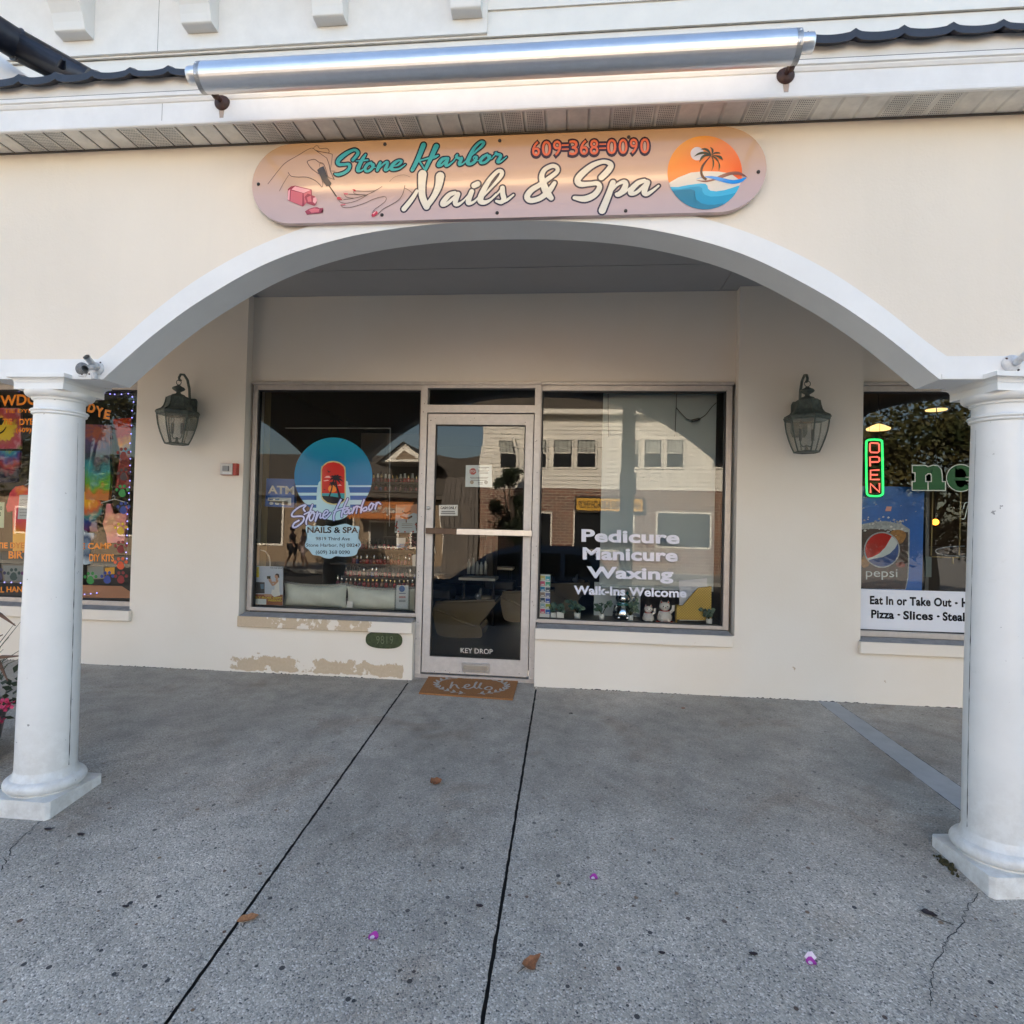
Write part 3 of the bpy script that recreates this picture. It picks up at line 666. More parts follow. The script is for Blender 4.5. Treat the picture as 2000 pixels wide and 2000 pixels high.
# dark ridge roll and white rake of the neighbouring gable
rg = MB(); ya = -1.25; A = at(*t1(-140, 40), ya-.3); B = at(*t1(70, 172), ya); C_ = at(*t1(330, 310), ya+.2)
rg.tube([A, B], .105, M_TILE, 20); rg.tube([B-(B-A).normalized()*.012, B, C_], [.116, .108, .098], M_TILE, 20)
rg.tube([at(*t1(232, 250), ya), at(*t1(240, 222), ya-.05)], [.028, .014], M_TILE, 8)
rg.build('roof_ridge', bld)
rk = MB(); a = at(*t1(-100, 130), ya+.12); b = at(*t1(118, 300), ya+.12)
rk.prism([(a.x, a.z), (b.x, b.z), (b.x-.05, b.z-.10), (a.x, b.z-.10)], ya+.14, ya+.30, M_ALU)
rk.prism([(a.x, a.z-.03), (b.x-.02, b.z-.03), (b.x-.045, b.z-.06), (a.x, a.z-.075)], ya+.118, ya+.139, M_ALU)
rk.build('gable_rake', bld)

# porch ceiling with panel joints
ce = MB(); ce.quad((BX0, YBK, 3.283), (BX1, YBK, 3.283), (BX1, .1, 3.283), (BX0, .1, 3.283), M_JOINT)
ysj = [YBK+.001, -1.45, -.98, -.52, .1]
xj = [BX0, -5.3, -2.03, 1.98, 5.3, BX1]
for i in range(len(ysj)-1):
    for j in range(len(xj)-1): ce.box(xj[j]+.003, xj[j+1]-.003, ysj[i]+.006, ysj[i+1]-.006, 3.268, 3.280, M_CEIL)
ce.build('porch_ceiling', bld)

# ------------------------------------------------------------------ shop front wall
XL, XR, ZT, ZBT = -2.05, 2.092, 2.502, .4748
YP = -.08                                    # face of piers and bulkheads
PL0, PL1, PR0, PR1 = -3.096, -2.075, 2.118, 3.079
zsill = .438
sw = MB()
ZG = -.12
# piers (their paint runs down to the pavement)
sw.box(PL0, PL1, YP, .25, ZG, 3.267, M_SHOP); sw.box(PR0, PR1, YP, .25, ZG, 3.267, M_SHOP)
# header over the salon front and over the side windows
sw.box(PL1+.001, PR0-.001, .012, .25, ZT+.0, 3.267, M_SHOP)
sw.box(BX0, PL0-.001, .012, .25, ZT, 3.267, M_SHOP); sw.box(PR1+.001, BX1, .012, .25, ZT, 3.267, M_SHOP)
# bulkheads
BL1, BR0 = at(804, 1328, YP).x, at(1043, 1342, YP).x
sw.box(PL1-.0, BL1, YP, .25, ZG, zsill-.001, M_SHOP); sw.box(BR0, PR0+.0, YP, .25, ZG, zsill-.001, M_SHOP)
sw.box(BX0, PL0, YP, .25, ZG, zsill-.001, M_SHOP); sw.box(PR1, BX1, YP, .25, ZG, zsill-.001, M_SHOP)
# dark ragged gap where the wall meets the pavement
gapv = []
def ragged(x0, x1):
    n = int((x1-x0)/.011); vs = []; fs = []
    for i in range(n+1):
        x = x0+(x1-x0)*i/n; h = max(0, rnd.gauss(.0006, .0028)+.0028*math.sin(x*7)*math.sin(x*2.3)); zg = gz(YP)+.0
        vs += [(x, YP-.0012, zg-.004), (x, YP-.0012, zg+h)]
    for i in range(n): fs.append((2*i, 2*i+2, 2*i+3, 2*i+1))
    sw.add(vs, fs, M_CHIP)
ragged(-6, BL1-.004); ragged(BR0+.004, 6)
sw.build('shop_wall', bld)
# sills
def sill(x0, x1, yfr=-.125, z1=zsill+.004, z0=None):
    m = MB(); z0 = z0 if z0 is not None else z1-.092
    m.box(x0, x1, yfr, YP-.001, z0, z1, M_SHOP)
    m.add([(x0+.01, yfr+.006, z1+.001), (x1-.01, yfr+.006, z1+.001), (x1-.01, -.002, z1+.022), (x0+.01, -.002, z1+.022)], [(0, 1, 2, 3)], M_SILLTOP)
    m.add([(x0+.01, yfr+.006, z1+.001), (x0+.01, -.002, z1+.022), (x0+.01, -.002, z1)], [(0, 1, 2)], M_SILLTOP); m.add([(x1-.01, yfr+.006, z1+.001), (x1-.01, -.002, z1+.022), (x1-.01, -.002, z1)], [(0, 1, 2)], M_SILLTOP)
    return m.build('sill', bld, bevel=.006)
sill(at(463, 1205, -.125).x, BL1-.0); sill(BR0+.0, at(1432, 1235, -.125).x)
sill(-6.2, at(251, 1200, -.125).x, z1=.445); sill(at(1681, 1245, -.125).x, 6.2, z1=.440)

# ------------------------------------------------------------------ windows and door (parts of the building)
def part_empty(name, loc, parent):
    o = bpy.data.objects.new(name, None); COL.objects.link(o); o.location = loc; setp(o, parent); return o
def window_frame(mb, x0, x1, z0, z1, w, y0=0., y1=.07, m=None, wl=None, wr=None, wt=None, wb=None):
    m = m or M_FRAME; wl = w if wl is None else wl; wr = w if wr is None else wr; wt = w if wt is None else wt; wb = w if wb is None else wb
    mb.box(x0, x0+wl, y0, y1, z0, z1, m); mb.box(x1-wr, x1, y0, y1, z0, z1, m)
    mb.box(x0+wl, x1-wr, y0+.001, y1, z1-wt, z1, m); mb.box(x0+wl, x1-wr, y0+.001, y1, z0, z0+wb, m)
    gk = .012
    a, b, c, d = x0+wl, x1-wr, z0+wb, z1-wt
    mb.box(a, a+gk, y0+.018, y1-.012, c, d, M_GASKET); mb.box(b-gk, b, y0+.018, y1-.012, c, d, M_GASKET)
    mb.box(a+gk, b-gk, y0+.018, y1-.012, d-gk, d, M_GASKET); mb.box(a+gk, b-gk, y0+.018, y1-.012, c, c+gk*.7, M_GASKET)
def pane(name, x0, x1, z0, z1, parent, m=M_GLASS, y=GLASS_Y):
    p = MB(); p.quad((x0, y, z0), (x1, y, z0), (x1, y, z1), (x0, y, z1), m); return p.build(name, parent)
XJ0, XJ1 = -.515, .515
win_l = part_empty('window', (XL, 0, ZBT), bld); win_l['label'] = 'salon window with round blue decal and address lettering'
win_r = part_empty('window', (XJ1, 0, ZBT), bld); win_r['label'] = 'salon window with white service lettering'
win_t = part_empty('window', (-4.5, 0, ZBT), bld); win_t['label'] = 'window with orange lettering and colourful paw prints'
win_p = part_empty('window', (PR1, 0, ZBT), bld); win_p['label'] = 'window with green letters and white menu banner'
CAPZ = ZT-.024
f = MB(); f.box(XL-.012, XJ0-.001, -.012, .011, CAPZ, ZT+.004, M_FRAME)
window_frame(f, XL, XJ0, ZBT, CAPZ-.001, .042, wr=.010, wb=.03); f.build('frame', win_l, bevel=.003)
pane('glass', XL+.04, XJ0-.009, ZBT+.028, CAPZ-.04, win_l)
f = MB(); f.box(XJ1+.001, XR+.012, -.012, .011, CAPZ, ZT+.004, M_FRAME)
window_frame(f, XJ1, XR, ZBT-.006, CAPZ-.001, .046, wl=.010, wb=.03); f.build('frame', win_r, bevel=.003)
pane('glass', XJ1+.009, XR-.044, ZBT+.022, CAPZ-.04, win_r)
f = MB(); f.box(-6.3, PL0-.001, -.012, .011, CAPZ, ZT+.004, M_FRAME); window_frame(f, -6.3, PL0-.002, ZBT-.01, CAPZ-.001, .042, wr=.014, y0=.004); f.build('frame', win_t, bevel=.003)
pane('glass', -6.26, PL0-.014, ZBT+.02, CAPZ-.04, win_t)
f = MB(); f.box(PR1+.001, 6.3, -.012, .011, CAPZ, ZT+.004, M_FRAME); window_frame(f, PR1+.002, 6.3, ZBT-.012, CAPZ-.001, .046, wl=.014, y0=.004); f.build('frame', win_p, bevel=.003)
pane('glass', PR1+.014, 6.26, ZBT+.02, CAPZ-.04, win_p)

door = part_empty('door', (0, 0, 0), bld); door['label'] = 'glazed salon door with push bar'
f = MB(); zd = at(940, 807, 0).z; ztb0, ztb1 = at(940, 806, 0).z, at(940, 791, 0).z; ztr = at(940, 758, 0).z
JW = .050
f.box(XJ0, XJ0+JW, -.004, .08, -.03, CAPZ-.001, M_FRAME2); f.box(XJ1-JW, XJ1, -.004, .08, -.03, CAPZ-.001, M_FRAME2)
f.box(XJ0+JW, XJ1-JW, -.002, .08, ztb0, ztb1, M_FRAME2); f.box(XJ0+JW, XJ1-JW, -.002, .08, ztr, CAPZ-.001, M_FRAME2)
f.box(XJ0, XJ1, -.012, .011, CAPZ, ZT+.004, M_FRAME)
f.box(XJ0+.0005, XJ1-.0005, -.012, .12, -.06, -.008, M_FRAME)       # threshold
f.box(BL1-.0, XJ0-.0005, -.03, .2, ZG, zsill-.002, M_FRAME2); f.box(XJ1+.0005, BR0, -.03, .2, ZG, zsill-.002, M_FRAME2)
for k in range(26):                                                  # flaked spots on the jambs
    x = XJ0+rnd.uniform(.004, .034) if k % 2 else XJ1-rnd.uniform(.006, .044); z = rnd.uniform(.05, 2.4); r_ = rnd.uniform(.002, .0045)
    f.box(x-r_*.6, x+r_*.6, -.0046, -.0035, z-r_, z+r_, M_CHIP)
f.build('frame', door, bevel=.002)
pane('transom_glass', XJ0+JW, XJ1-JW, ztb1, ztr, door)
lf = MB(); lx0, lx1 = XJ0+JW+.008, XJ1-JW-.008; st_ = .066; zb0, zb1 = .004, at(940, 1287, 0).z; ztop = zd-.006; zt0 = at(940, 829, 0).z
lf.box(lx0, lx0+st_, .008, .052, zb0, ztop, M_FRAME2); lf.box(lx1-st_, lx1, .008, .052, zb0, ztop, M_FRAME2)
lf.box(lx0+st_, lx1-st_, .009, .052, zt0, ztop, M_FRAME2); lf.box(lx0+st_, lx1-st_, .009, .052, zb0, zb1, M_FRAME2)
gx0, gx1 = lx0+st_, lx1-st_
for a, b, c, d in ((gx0, gx0+.01, zb1, zt0), (gx1-.01, gx1, zb1, zt0), (gx0+.01, gx1-.01, zt0-.01, zt0), (gx0+.01, gx1-.01, zb1, zb1+.008)): lf.box(a, b, .022, .045, c, d, M_GASKET)
for k in range(16):
    x = rnd.uniform(lx0+.02, lx1-.02); z = rnd.choice([rnd.uniform(ztop-.07, ztop-.03), rnd.uniform(.01, .03)]); r_ = rnd.uniform(.002, .006); lf.box(x-r_, x+r_, .0073, .0085, z-r_*.5, z+r_*.5, M_CHIP)
lf.build('leaf_frame', door, bevel=.002)
pane('glass', gx0, gx1, zb1, zt0, door, M_GLASSD)
M_CHROME = mat('worn chrome', (.54, .54, .54), .32, metal=.95, var=.1, vscale=30)
M_BRONZE = mat('worn bronze bar', (.10, .065, .045), .45, metal=.5)
pb = MB(); zp0, zp1 = at(*c7(400, 952), -.04).z, at(*c7(400, 918), -.04).z; xp0, xp1 = at(*c7(93, 930), -.04).x, at(*c7(702, 930), -.04).x; xm = at(*c7(270, 930), -.04).x
pb.box(xm, xp1, -.052, -.034, zp0, zp1, M_CHROME); pb.box(xp0, xm-.0005, -.052, -.034, zp0, zp1, M_BRONZE)
pb.box(xp0+.008, xp0+.03, -.034, .008, zp0+.006, zp1-.006, M_CHROME); pb.box(xp1-.03, xp1-.008, -.034, .008, zp0+.006, zp1-.006, M_CHROME)
pb.build('push_bar', door, bevel=.003)
lk = MB(); q = at(*c7(107, 797), 0); lk.lathe([(.0, -.012), (.014, -.011), (.016, -.006), (.016, 0.008)], (q.x, 0, q.z), M_CHROME, 16, axis='y'); lk.build('lock', door)
ms = MB(); a = at(*e7(768, 712), .0); b = at(*e7(1050, 620), .0)
x0, x1, z0, z1 = a.x, b.x, min(a.z, b.z)+.004, max(a.z, b.z)-.004
ms.box(x0, x1, -.002, .0075, z0, z1, M_CHROME)
fl = [(x0+.02+.012*math.cos(t), (z0+z1)/2+.018*math.sin(t)) for t in np.linspace(math.pi/2, 3*math.pi/2, 9)]+[(x1-.02+.012*math.cos(t), (z0+z1)/2+.018*math.sin(t)) for t in np.linspace(-math.pi/2, math.pi/2, 9)]
ms.prism(fl, -.0085, -.0021, mat('mail slot flap', (.45, .42, .37), .35, metal=.7)); ms.build('mail_slot', door, bevel=.0015)

# interiors
it = MB()
def room(x0, x1, y1, z0, z1, wm, fm, cm):
    it.quad((x0, .26, z0), (x1, .26, z0), (x1, y1, z0), (x0, y1, z0), fm); it.quad((x0, .26, z1), (x1, .26, z1), (x1, y1, z1), (x0, y1, z1), cm)
    it.quad((x0, y1, z0), (x1, y1, z0), (x1, y1, z1), (x0, y1, z1), wm)
    it.quad((x0, .26, z0), (x0, y1, z0), (x0, y1, z1), (x0, .26, z1), wm); it.quad((x1, .26, z0), (x1, y1, z0), (x1, y1, z1), (x1, .26, z1), wm)
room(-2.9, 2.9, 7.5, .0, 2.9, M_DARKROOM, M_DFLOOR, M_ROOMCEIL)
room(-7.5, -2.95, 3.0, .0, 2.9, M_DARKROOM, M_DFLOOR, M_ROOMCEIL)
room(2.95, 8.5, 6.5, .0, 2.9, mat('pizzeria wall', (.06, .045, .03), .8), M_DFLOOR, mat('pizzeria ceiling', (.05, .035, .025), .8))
# display ledges behind the glass
it.box(XL, XJ0-.03, .056, .42, .30, .493, mat('window ledge', (.20, .19, .175), .6))
it.box(XJ1+.03, XR, .056, .42, .30, .488, MATS['window ledge'])
it.box(-6.3, PL0-.02, .056, .5, .30, .49, MATS['window ledge']); it.box(PR1+.02, 6.3, .056, .3, .30, .49, MATS['window ledge'])
it.build('shop_interior', bld)
# ------------------------------------------------------------------ salon sign over the arch
YS = -2.142
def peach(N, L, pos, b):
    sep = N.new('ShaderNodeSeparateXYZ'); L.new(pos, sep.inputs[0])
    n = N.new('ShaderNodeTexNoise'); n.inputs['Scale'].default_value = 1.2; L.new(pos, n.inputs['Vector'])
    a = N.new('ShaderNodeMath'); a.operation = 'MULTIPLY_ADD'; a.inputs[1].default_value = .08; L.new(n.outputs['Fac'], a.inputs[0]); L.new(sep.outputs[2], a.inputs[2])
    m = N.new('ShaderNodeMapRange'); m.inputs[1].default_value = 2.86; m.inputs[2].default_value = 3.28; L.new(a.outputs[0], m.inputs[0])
    r = N.new('ShaderNodeValToRGB'); L.new(m.outputs[0], r.inputs[0]); set_ramp(r, [(0, (.50, .38, .37)), (.38, (.56, .40, .36)), (.7, (.60, .39, .25)), (1, (.56, .345, .18))])  # print gradient with the lamp's warm light on the top mixed into the colour
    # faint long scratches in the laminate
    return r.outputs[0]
M_PEACH = ramp_mat('peach laminate print with lamp glow', peach, rough=.13, coat=.3)
M_TEAL = mat('teal vinyl', rgb(60, 165, 165), .25); M_TEALD = mat('black green vinyl', (.010, .016, .018), .25)
M_IVORY = mat('ivory vinyl', (.72, .68, .58), .25); M_NAVY = mat('navy outline vinyl', (.022, .016, .035), .25)
M_ORNG = mat('orange vinyl', rgb(232, 112, 60), .25); M_MAROON = mat('dark maroon vinyl', (.035, .010, .010), .25)
M_INK = mat('drawn brown line', (.030, .015, .012), .3)
M_PINK = mat('pink print', rgb(205, 105, 115), .25); M_PINK2 = mat('deep rose print', rgb(150, 55, 72), .25); M_PINK3 = mat('pale pink print', rgb(232, 165, 172), .25); M_RED = mat('nail red print', rgb(178, 42, 62), .25)
M_GREYB = mat('brush cap print', (.045, .042, .045), .25)
M_SCREW = mat('black screw cap', (.02, .018, .018), .5)
sign = thing('shop_sign', 'long peach sign with rounded ends and script lettering screwed above the arch', 'sign', (.4, YS, 3.04))
zt_s, zb_s = 3.250, 2.830; xl_s, xr_s = -.905, 1.70; rad = (zt_s-zb_s)/2; zm = (zt_s+zb_s)/2
ol = [(xr_s-rad*1.05+rad*1.05*math.cos(t), zm+rad*math.sin(t)) for t in np.linspace(-math.pi/2, math.pi/2, 30)]+[(xl_s+rad*1.05+rad*1.05*math.cos(t), zm+rad*math.sin(t)) for t in np.linspace(math.pi/2, 3*math.pi/2, 30)]
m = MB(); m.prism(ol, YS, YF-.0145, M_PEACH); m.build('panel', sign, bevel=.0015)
def outlined(mb, cr, strokes, wo, mfill, mout, y0, smooth=5, cap=True):
    for i, (pts, w_) in enumerate(strokes):
        ws = list(w_) if isinstance(w_, (list, tuple)) else [w_]*len(pts)
        px_stroke(mb, cr, pts, [a+wo for a in ws], y0-.00012*i, mout, smooth)
    y1 = y0-.00012*len(strokes)-.0003
    for i, (pts, w_) in enumerate(strokes): px_stroke(mb, cr, pts, w_, y1-.00012*i, mfill, smooth, cap)
ly = YS-.0006
t_ = MB()
# "Stone" and "Harbor" in teal brush script
stone = [([(475, 505), (535, 440), (570, 380), (545, 330), (490, 318), (400, 355), (300, 420), (220, 490), (190, 550), (215, 590), (300, 592), (390, 585), (415, 620), (390, 690), (310, 750), (200, 785), (130, 770)], [28, 30, 30, 26, 26, 32, 38, 40, 36, 30, 24, 26, 30, 30, 30, 28, 10]),
         ([(715, 405), (665, 480), (610, 580), (570, 680), (580, 715), (640, 705), (690, 660)], [18, 30, 36, 36, 28, 16, 9]), ([(540, 525), (640, 520), (755, 508)], [10, 13, 16]),
         ([(820, 560), (755, 590), (710, 650), (715, 705), (770, 715), (830, 670), (865, 615), (850, 580), (820, 590), (850, 640), (905, 650)], [24, 28, 28, 26, 24, 26, 24, 18, 10, 10, 8]),
         ([(990, 560), (965, 620), (935, 700)], [26, 30, 28]), ([(950, 690), (1030, 600), (1100, 550), (1130, 560), (1110, 630), (1085, 690), (1130, 690), (1190, 640)], [10, 16, 22, 26, 30, 30, 20, 10]),
         ([(1220, 630), (1310, 610), (1370, 570), (1395, 530), (1350, 515), (1280, 550), (1215, 620), (1200, 670), (1250, 690), (1340, 675), (1420, 625), (1465, 590)], [8, 14, 22, 20, 18, 28, 36, 34, 24, 18, 13, 8])]
outlined(t_, s1, stone, 27, M_TEAL, M_TEALD, ly)
harbor = [([(325, 205), (240, 420), (135, 630)], [42, 38, 30]), ([(545, 225), (465, 400), (360, 620)], [44, 36, 26]), ([(265, 470), (400, 435), (500, 415), (575, 385)], [14, 16, 26, 14]), ([(262, 490), (345, 620)], [14, 10]),
          ([(720, 430), (650, 450), (590, 520), (580, 560), (640, 545), (720, 470), (745, 430)], [22, 30, 30, 24, 20, 18, 20]), ([(745, 440), (710, 540), (740, 555), (830, 490), (890, 410)], [26, 28, 20, 12, 10]),
          ([(905, 375), (890, 410), (960, 440), (985, 430), (945, 510), (950, 540), (1010, 520), (1080, 450)], [18, 22, 26, 24, 30, 22, 14, 10]),
          ([(1130, 400), (1230, 310), (1330, 220), (1355, 165), (1300, 155), (1200, 250), (1120, 400), (1085, 500), (1130, 530), (1200, 490), (1235, 420), (1205, 405), (1180, 430), (1220, 470), (1290, 470)], [14, 16, 24, 26, 22, 26, 34, 36, 26, 26, 24, 16, 8, 9, 8]),
          ([(1420, 370), (1350, 410), (1305, 470), (1320, 510), (1380, 500), (1440, 450), (1465, 400), (1430, 390), (1440, 440), (1500, 435)], [20, 26, 28, 24, 22, 24, 22, 14, 8, 8]),
          ([(1490, 440), (1560, 360), (1575, 330), (1570, 355), (1650, 385), (1625, 440), (1600, 490), (1650, 490), (1750, 410)], [8, 12, 18, 22, 26, 28, 28, 16, 8])]
outlined(t_, s2, harbor, 25, M_TEAL, M_TEALD, ly)
nails = [([(140, 655), (250, 520), (330, 395)], [36, 32, 24]), ([(410, 150), (400, 320), (410, 480), (470, 620)], [62, 52, 48, 46]), ([(465, 620), (570, 480), (640, 330), (665, 180)], [40, 40, 50, 62]),
         ([(880, 420), (800, 450), (720, 540), (700, 590), (760, 580), (880, 480), (920, 430)], [26, 34, 38, 32, 24, 22, 24]), ([(925, 440), (885, 560), (920, 590), (1000, 540), (1080, 450)], [34, 36, 26, 14, 10]),
         ([(1125, 400), (1080, 520), (1080, 570), (1150, 555), (1230, 480)], [34, 38, 32, 18, 12]), ([(1160, 315), (1210, 292)], [40, 40]),
         ([(1290, 470), (1420, 330), (1540, 190), (1560, 120), (1500, 110), (1380, 240), (1280, 420), (1250, 530), (1310, 560), (1400, 520), (1480, 440)], [14, 18, 28, 30, 26, 32, 42, 44, 32, 18, 12]),
         ([(1440, 490), (1530, 400), (1570, 345)], [12, 14, 22]), ([(1570, 350), (1575, 440), (1590, 510), (1550, 555), (1480, 540)], [34, 36, 36, 30, 18]), ([(1560, 555), (1640, 520), (1730, 450)], [22, 20, 13])]
outlined(t_, s3, nails, 24, M_IVORY, M_NAVY, ly)
spa = [([(430, 560), (370, 480), (330, 380), (310, 280), (350, 200), (440, 155), (500, 175), (500, 230), (400, 310), (290, 390), (180, 460), (125, 540), (170, 590), (290, 560), (400, 470), (470, 370)], [30, 44, 40, 32, 28, 26, 24, 26, 28, 30, 34, 36, 32, 32, 34, 24]),
       ([(1060, 300), (1140, 220), (1180, 150), (1140, 110), (1060, 105), (930, 160), (800, 270), (760, 340), (800, 385), (920, 380), (1010, 375), (1035, 430), (970, 520), (850, 570), (720, 555)], [36, 38, 34, 26, 26, 34, 40, 38, 34, 26, 28, 32, 36, 38, 22]),
       ([(1205, 365), (1150, 520), (1070, 715)], [34, 38, 44]), ([(1180, 480), (1260, 390), (1340, 355), (1365, 390), (1330, 470), (1270, 515), (1250, 505), (1330, 500), (1420, 430)], [12, 18, 26, 34, 36, 30, 18, 16, 10]),
       ([(1600, 340), (1520, 370), (1440, 450), (1430, 500), (1500, 490), (1600, 400), (1630, 350)], [24, 30, 34, 28, 22, 20, 22]), ([(1640, 365), (1600, 480), (1630, 510), (1700, 470), (1780, 405)], [32, 34, 26, 18, 12])]
outlined(t_, s4, spa, 22, M_IVORY, M_NAVY, ly)
t_.build('script_lettering', sign)
# phone number, condensed
n_ = MB()
for wt, y, mm in ((.090, ly, M_MAROON), (.016, ly-.0012, M_ORNG)):
    for k, (txt, xa, xb) in enumerate((('6', 138, 192), ('0', 205, 268), ('9', 282, 338), ('3', 392, 452), ('6', 466, 522), ('8', 534, 592), ('0', 652, 716), ('0', 732, 792), ('9', 808, 862), ('0', 880, 942))):
        xm_ = (xa+xb)/2; yb = 262-(xm_-140)*.026; hh = 100; g2 = 12 if wt > .05 else 0
        px = lambda X, Y: at(*c4(X, Y), y-.00003*k)
        pa, pb_, pu = px(xa-g2, yb+g2), px(xb+g2, yb+g2-.026*(xb-xa)), px(xa-g2+(0), yb-hh-g2)
        put_text(n_, txt, XZ(pa), XZ(pb_), XZ(pu), pa.y, mm, weight=wt*.6)
    for k, (xa, xb) in enumerate(((345, 385), (602, 642))):
        for dy in (-14, 14):
            yy = 202-(xa-345)*.026+dy; px_stroke(n_, c4, [(xa, yy), (xb, yy-1)], 5 if mm is M_ORNG else 20, y-.0004-.00004*k-(.00002 if dy > 0 else 0), mm, 0)
n_.build('phone_number', sign)
# line drawing of two hands and a polish bottle
hd = MB(); yd = ly
lines = [([(150, 575), (270, 420), (370, 310), (520, 220), (690, 125), (760, 160), (890, 250)], 3.2), ([(715, 130), (765, 90), (805, 130), (880, 125), (915, 150), (910, 185), (820, 170), (745, 150)], 3), ([(760, 160), (940, 195), (958, 230), (935, 400)], 3),
         ([(890, 250), (920, 330), (935, 410), (985, 520)], 4), ([(405, 430), (440, 475), (520, 488), (640, 490), (740, 530), (800, 580), (830, 615), (840, 560), (810, 470)], 3.6), ([(410, 465), (350, 560), (293, 665)], 2.6),
         ([(800, 455), (700, 380), (648, 310), (655, 285), (735, 265), (790, 300), (850, 325), (890, 430), (910, 490), (975, 515)], 3.6), ([(800, 355), (800, 320), (840, 325)], 2.6), ([(935, 410), (990, 415)], 3),
         ([(920, 600), (1010, 730)], 8), ([(1105, 770), (1250, 750), (1420, 700), (1585, 608)], 3.2), ([(1240, 660), (1380, 668), (1500, 660)], 3), ([(1225, 672), (1250, 700), (1380, 712), (1420, 700)], 3), ([(1165, 705), (1280, 710), (1380, 715)], 3), ([(1110, 700), (1140, 740), (1230, 752)], 3),
         ([(1040, 780), (1070, 808), (1150, 815), (1280, 780), (1420, 700)], 2.8), ([(1075, 850), (1100, 870), (1180, 870), (1330, 830), (1480, 765), (1590, 735), (1635, 745), (1620, 800), (1500, 890), (1465, 935)], 3),
         ([(1535, 955), (1600, 890), (1720, 825), (1800, 770), (1850, 690), (1872, 595)], 3.6), ([(1870, 625), (1932, 660), (1975, 700)], 3), ([(1680, 545), (1740, 490), (1850, 460), (1935, 485)], 1.6)]
for i, (p, wd) in enumerate(lines): px_stroke(hd, s5, p, wd, yd-.00008*i, M_INK, 5)
yd -= .002
px_poly(hd, s5, [(770, 400), (800, 370), (850, 350), (885, 440), (900, 500), (950, 565), (935, 595), (885, 605), (860, 570), (780, 430)], yd, M_GREYB)
for i, (pp, mm) in enumerate((([(400, 640), (440, 605), (490, 595), (700, 645), (705, 740), (590, 860), (400, 780)], M_PINK2), ([(440, 655), (585, 690), (580, 850), (430, 790)], M_PINK), ([(490, 605), (690, 650), (600, 690), (445, 645)], M_PINK3), ([(600, 695), (690, 655), (695, 735), (610, 840)], M_PINK), ([(405, 660), (430, 640), (420, 785), (400, 770)], M_PINK3),
                              ([(610, 740), (650, 695), (740, 730), (770, 770), (760, 820), (735, 850), (640, 820)], M_PINK2), ([(640, 745), (690, 720), (700, 800), (655, 800)], M_PINK), ([(720, 750), (755, 740), (770, 780), (745, 825), (715, 800)], M_PINK3),
                              ([(615, 920), (660, 890), (720, 870), (770, 865), (800, 880), (845, 875), (845, 900), (815, 915), (840, 935), (780, 945), (700, 950), (640, 962)], M_PINK2), ([(660, 900), (730, 880), (800, 890), (790, 925), (700, 940)], M_PINK),
                              ([(1015, 740), (1050, 735), (1100, 765), (1075, 778), (1020, 770)], M_RED), ([(1210, 642), (1240, 642), (1265, 660), (1235, 670)], M_RED), ([(1095, 685), (1150, 690), (1165, 705), (1120, 710)], M_PINK), ([(1055, 835), (1130, 822), (1120, 838), (1065, 845)], M_PINK),
                              ([(1450, 965), (1490, 915), (1525, 920), (1532, 950), (1490, 985), (1460, 990)], M_RED), ([(1470, 945), (1500, 918), (1508, 925), (1480, 958)], M_PINK3), ([(1060, 752), (1095, 765), (1088, 772)], M_IVORY))):
    px_poly(hd, s5, pp, yd-.0002-.0001*i, mm)
hd.build('hand_drawing', sign)
# round beach emblem
def emb_col(N, L, pos, b):
    sep = N.new('ShaderNodeSeparateXYZ'); L.new(pos, sep.inputs[0])
    m = N.new('ShaderNodeMath'); m.operation = 'MULTIPLY_ADD'; m.inputs[1].default_value = -.55; L.new(sep.outputs[0], m.inputs[0]); L.new(sep.outputs[2], m.inputs[2])
    mr = N.new('ShaderNodeMapRange'); mr.inputs[1].default_value = 2.15; mr.inputs[2].default_value = 2.50; L.new(m.outputs[0], mr.inputs[0])
    r = N.new('ShaderNodeValToRGB'); L.new(mr.outputs[0], r.inputs[0]); set_ramp(r, [(0, rgb(238, 100, 45)), (.55, rgb(240, 135, 50)), (1, rgb(236, 165, 40))]); return r.outputs[0]
em = MB(); ye = ly-.0004
M_EMB = ramp_mat('sunset print', emb_col, rough=.22)
M_SAND = mat('sand print', (.68, .64, .57), .22); M_CYAN = mat('light blue print', rgb(60, 175, 215), .22); M_BLU2 = mat('mid blue print', rgb(35, 150, 190), .22); M_BLU3 = mat('deep blue print', rgb(38, 122, 152), .22)
M_PALM = mat('palm leaf print', rgb(66, 66, 22), .22); M_TRUNK = mat('palm trunk print', rgb(70, 32, 22), .22); M_BRN = mat('brown wave print', rgb(135, 85, 75), .22); M_BRT = mat('bright blue print', rgb(15, 140, 225), .22); M_SUN = mat('pale sun print', (.66, .60, .60), .22)
cxE, cyE, rxE, ryE = 760, 765, 640, 632
circ = lambda a0, a1, n=40: [(cxE+rxE*math.cos(R(a)), cyE+ryE*math.sin(R(a))) for a in np.linspace(a0, a1, n)]
layers = [(circ(0, 354, 60), M_EMB), ([(515+115*1+115*math.cos(R(a)), 440+115*math.sin(R(a))) for a in range(0, 360, 15)], M_SUN)]
low = circ(163, 16, 50)
layers += [([(140, 945), (300, 850), (520, 765), (760, 740), (1000, 748), (1200, 780), (1370, 900)]+circ(13, 163, 40), M_SAND)]
layers += [([(160, 1010), (300, 1012), (480, 975), (680, 950), (770, 955), (808, 990), (815, 1040), (860, 1075), (960, 1085), (1100, 1065), (1230, 1025), (1345, 985)]+circ(20, 157, 40), M_CYAN)]
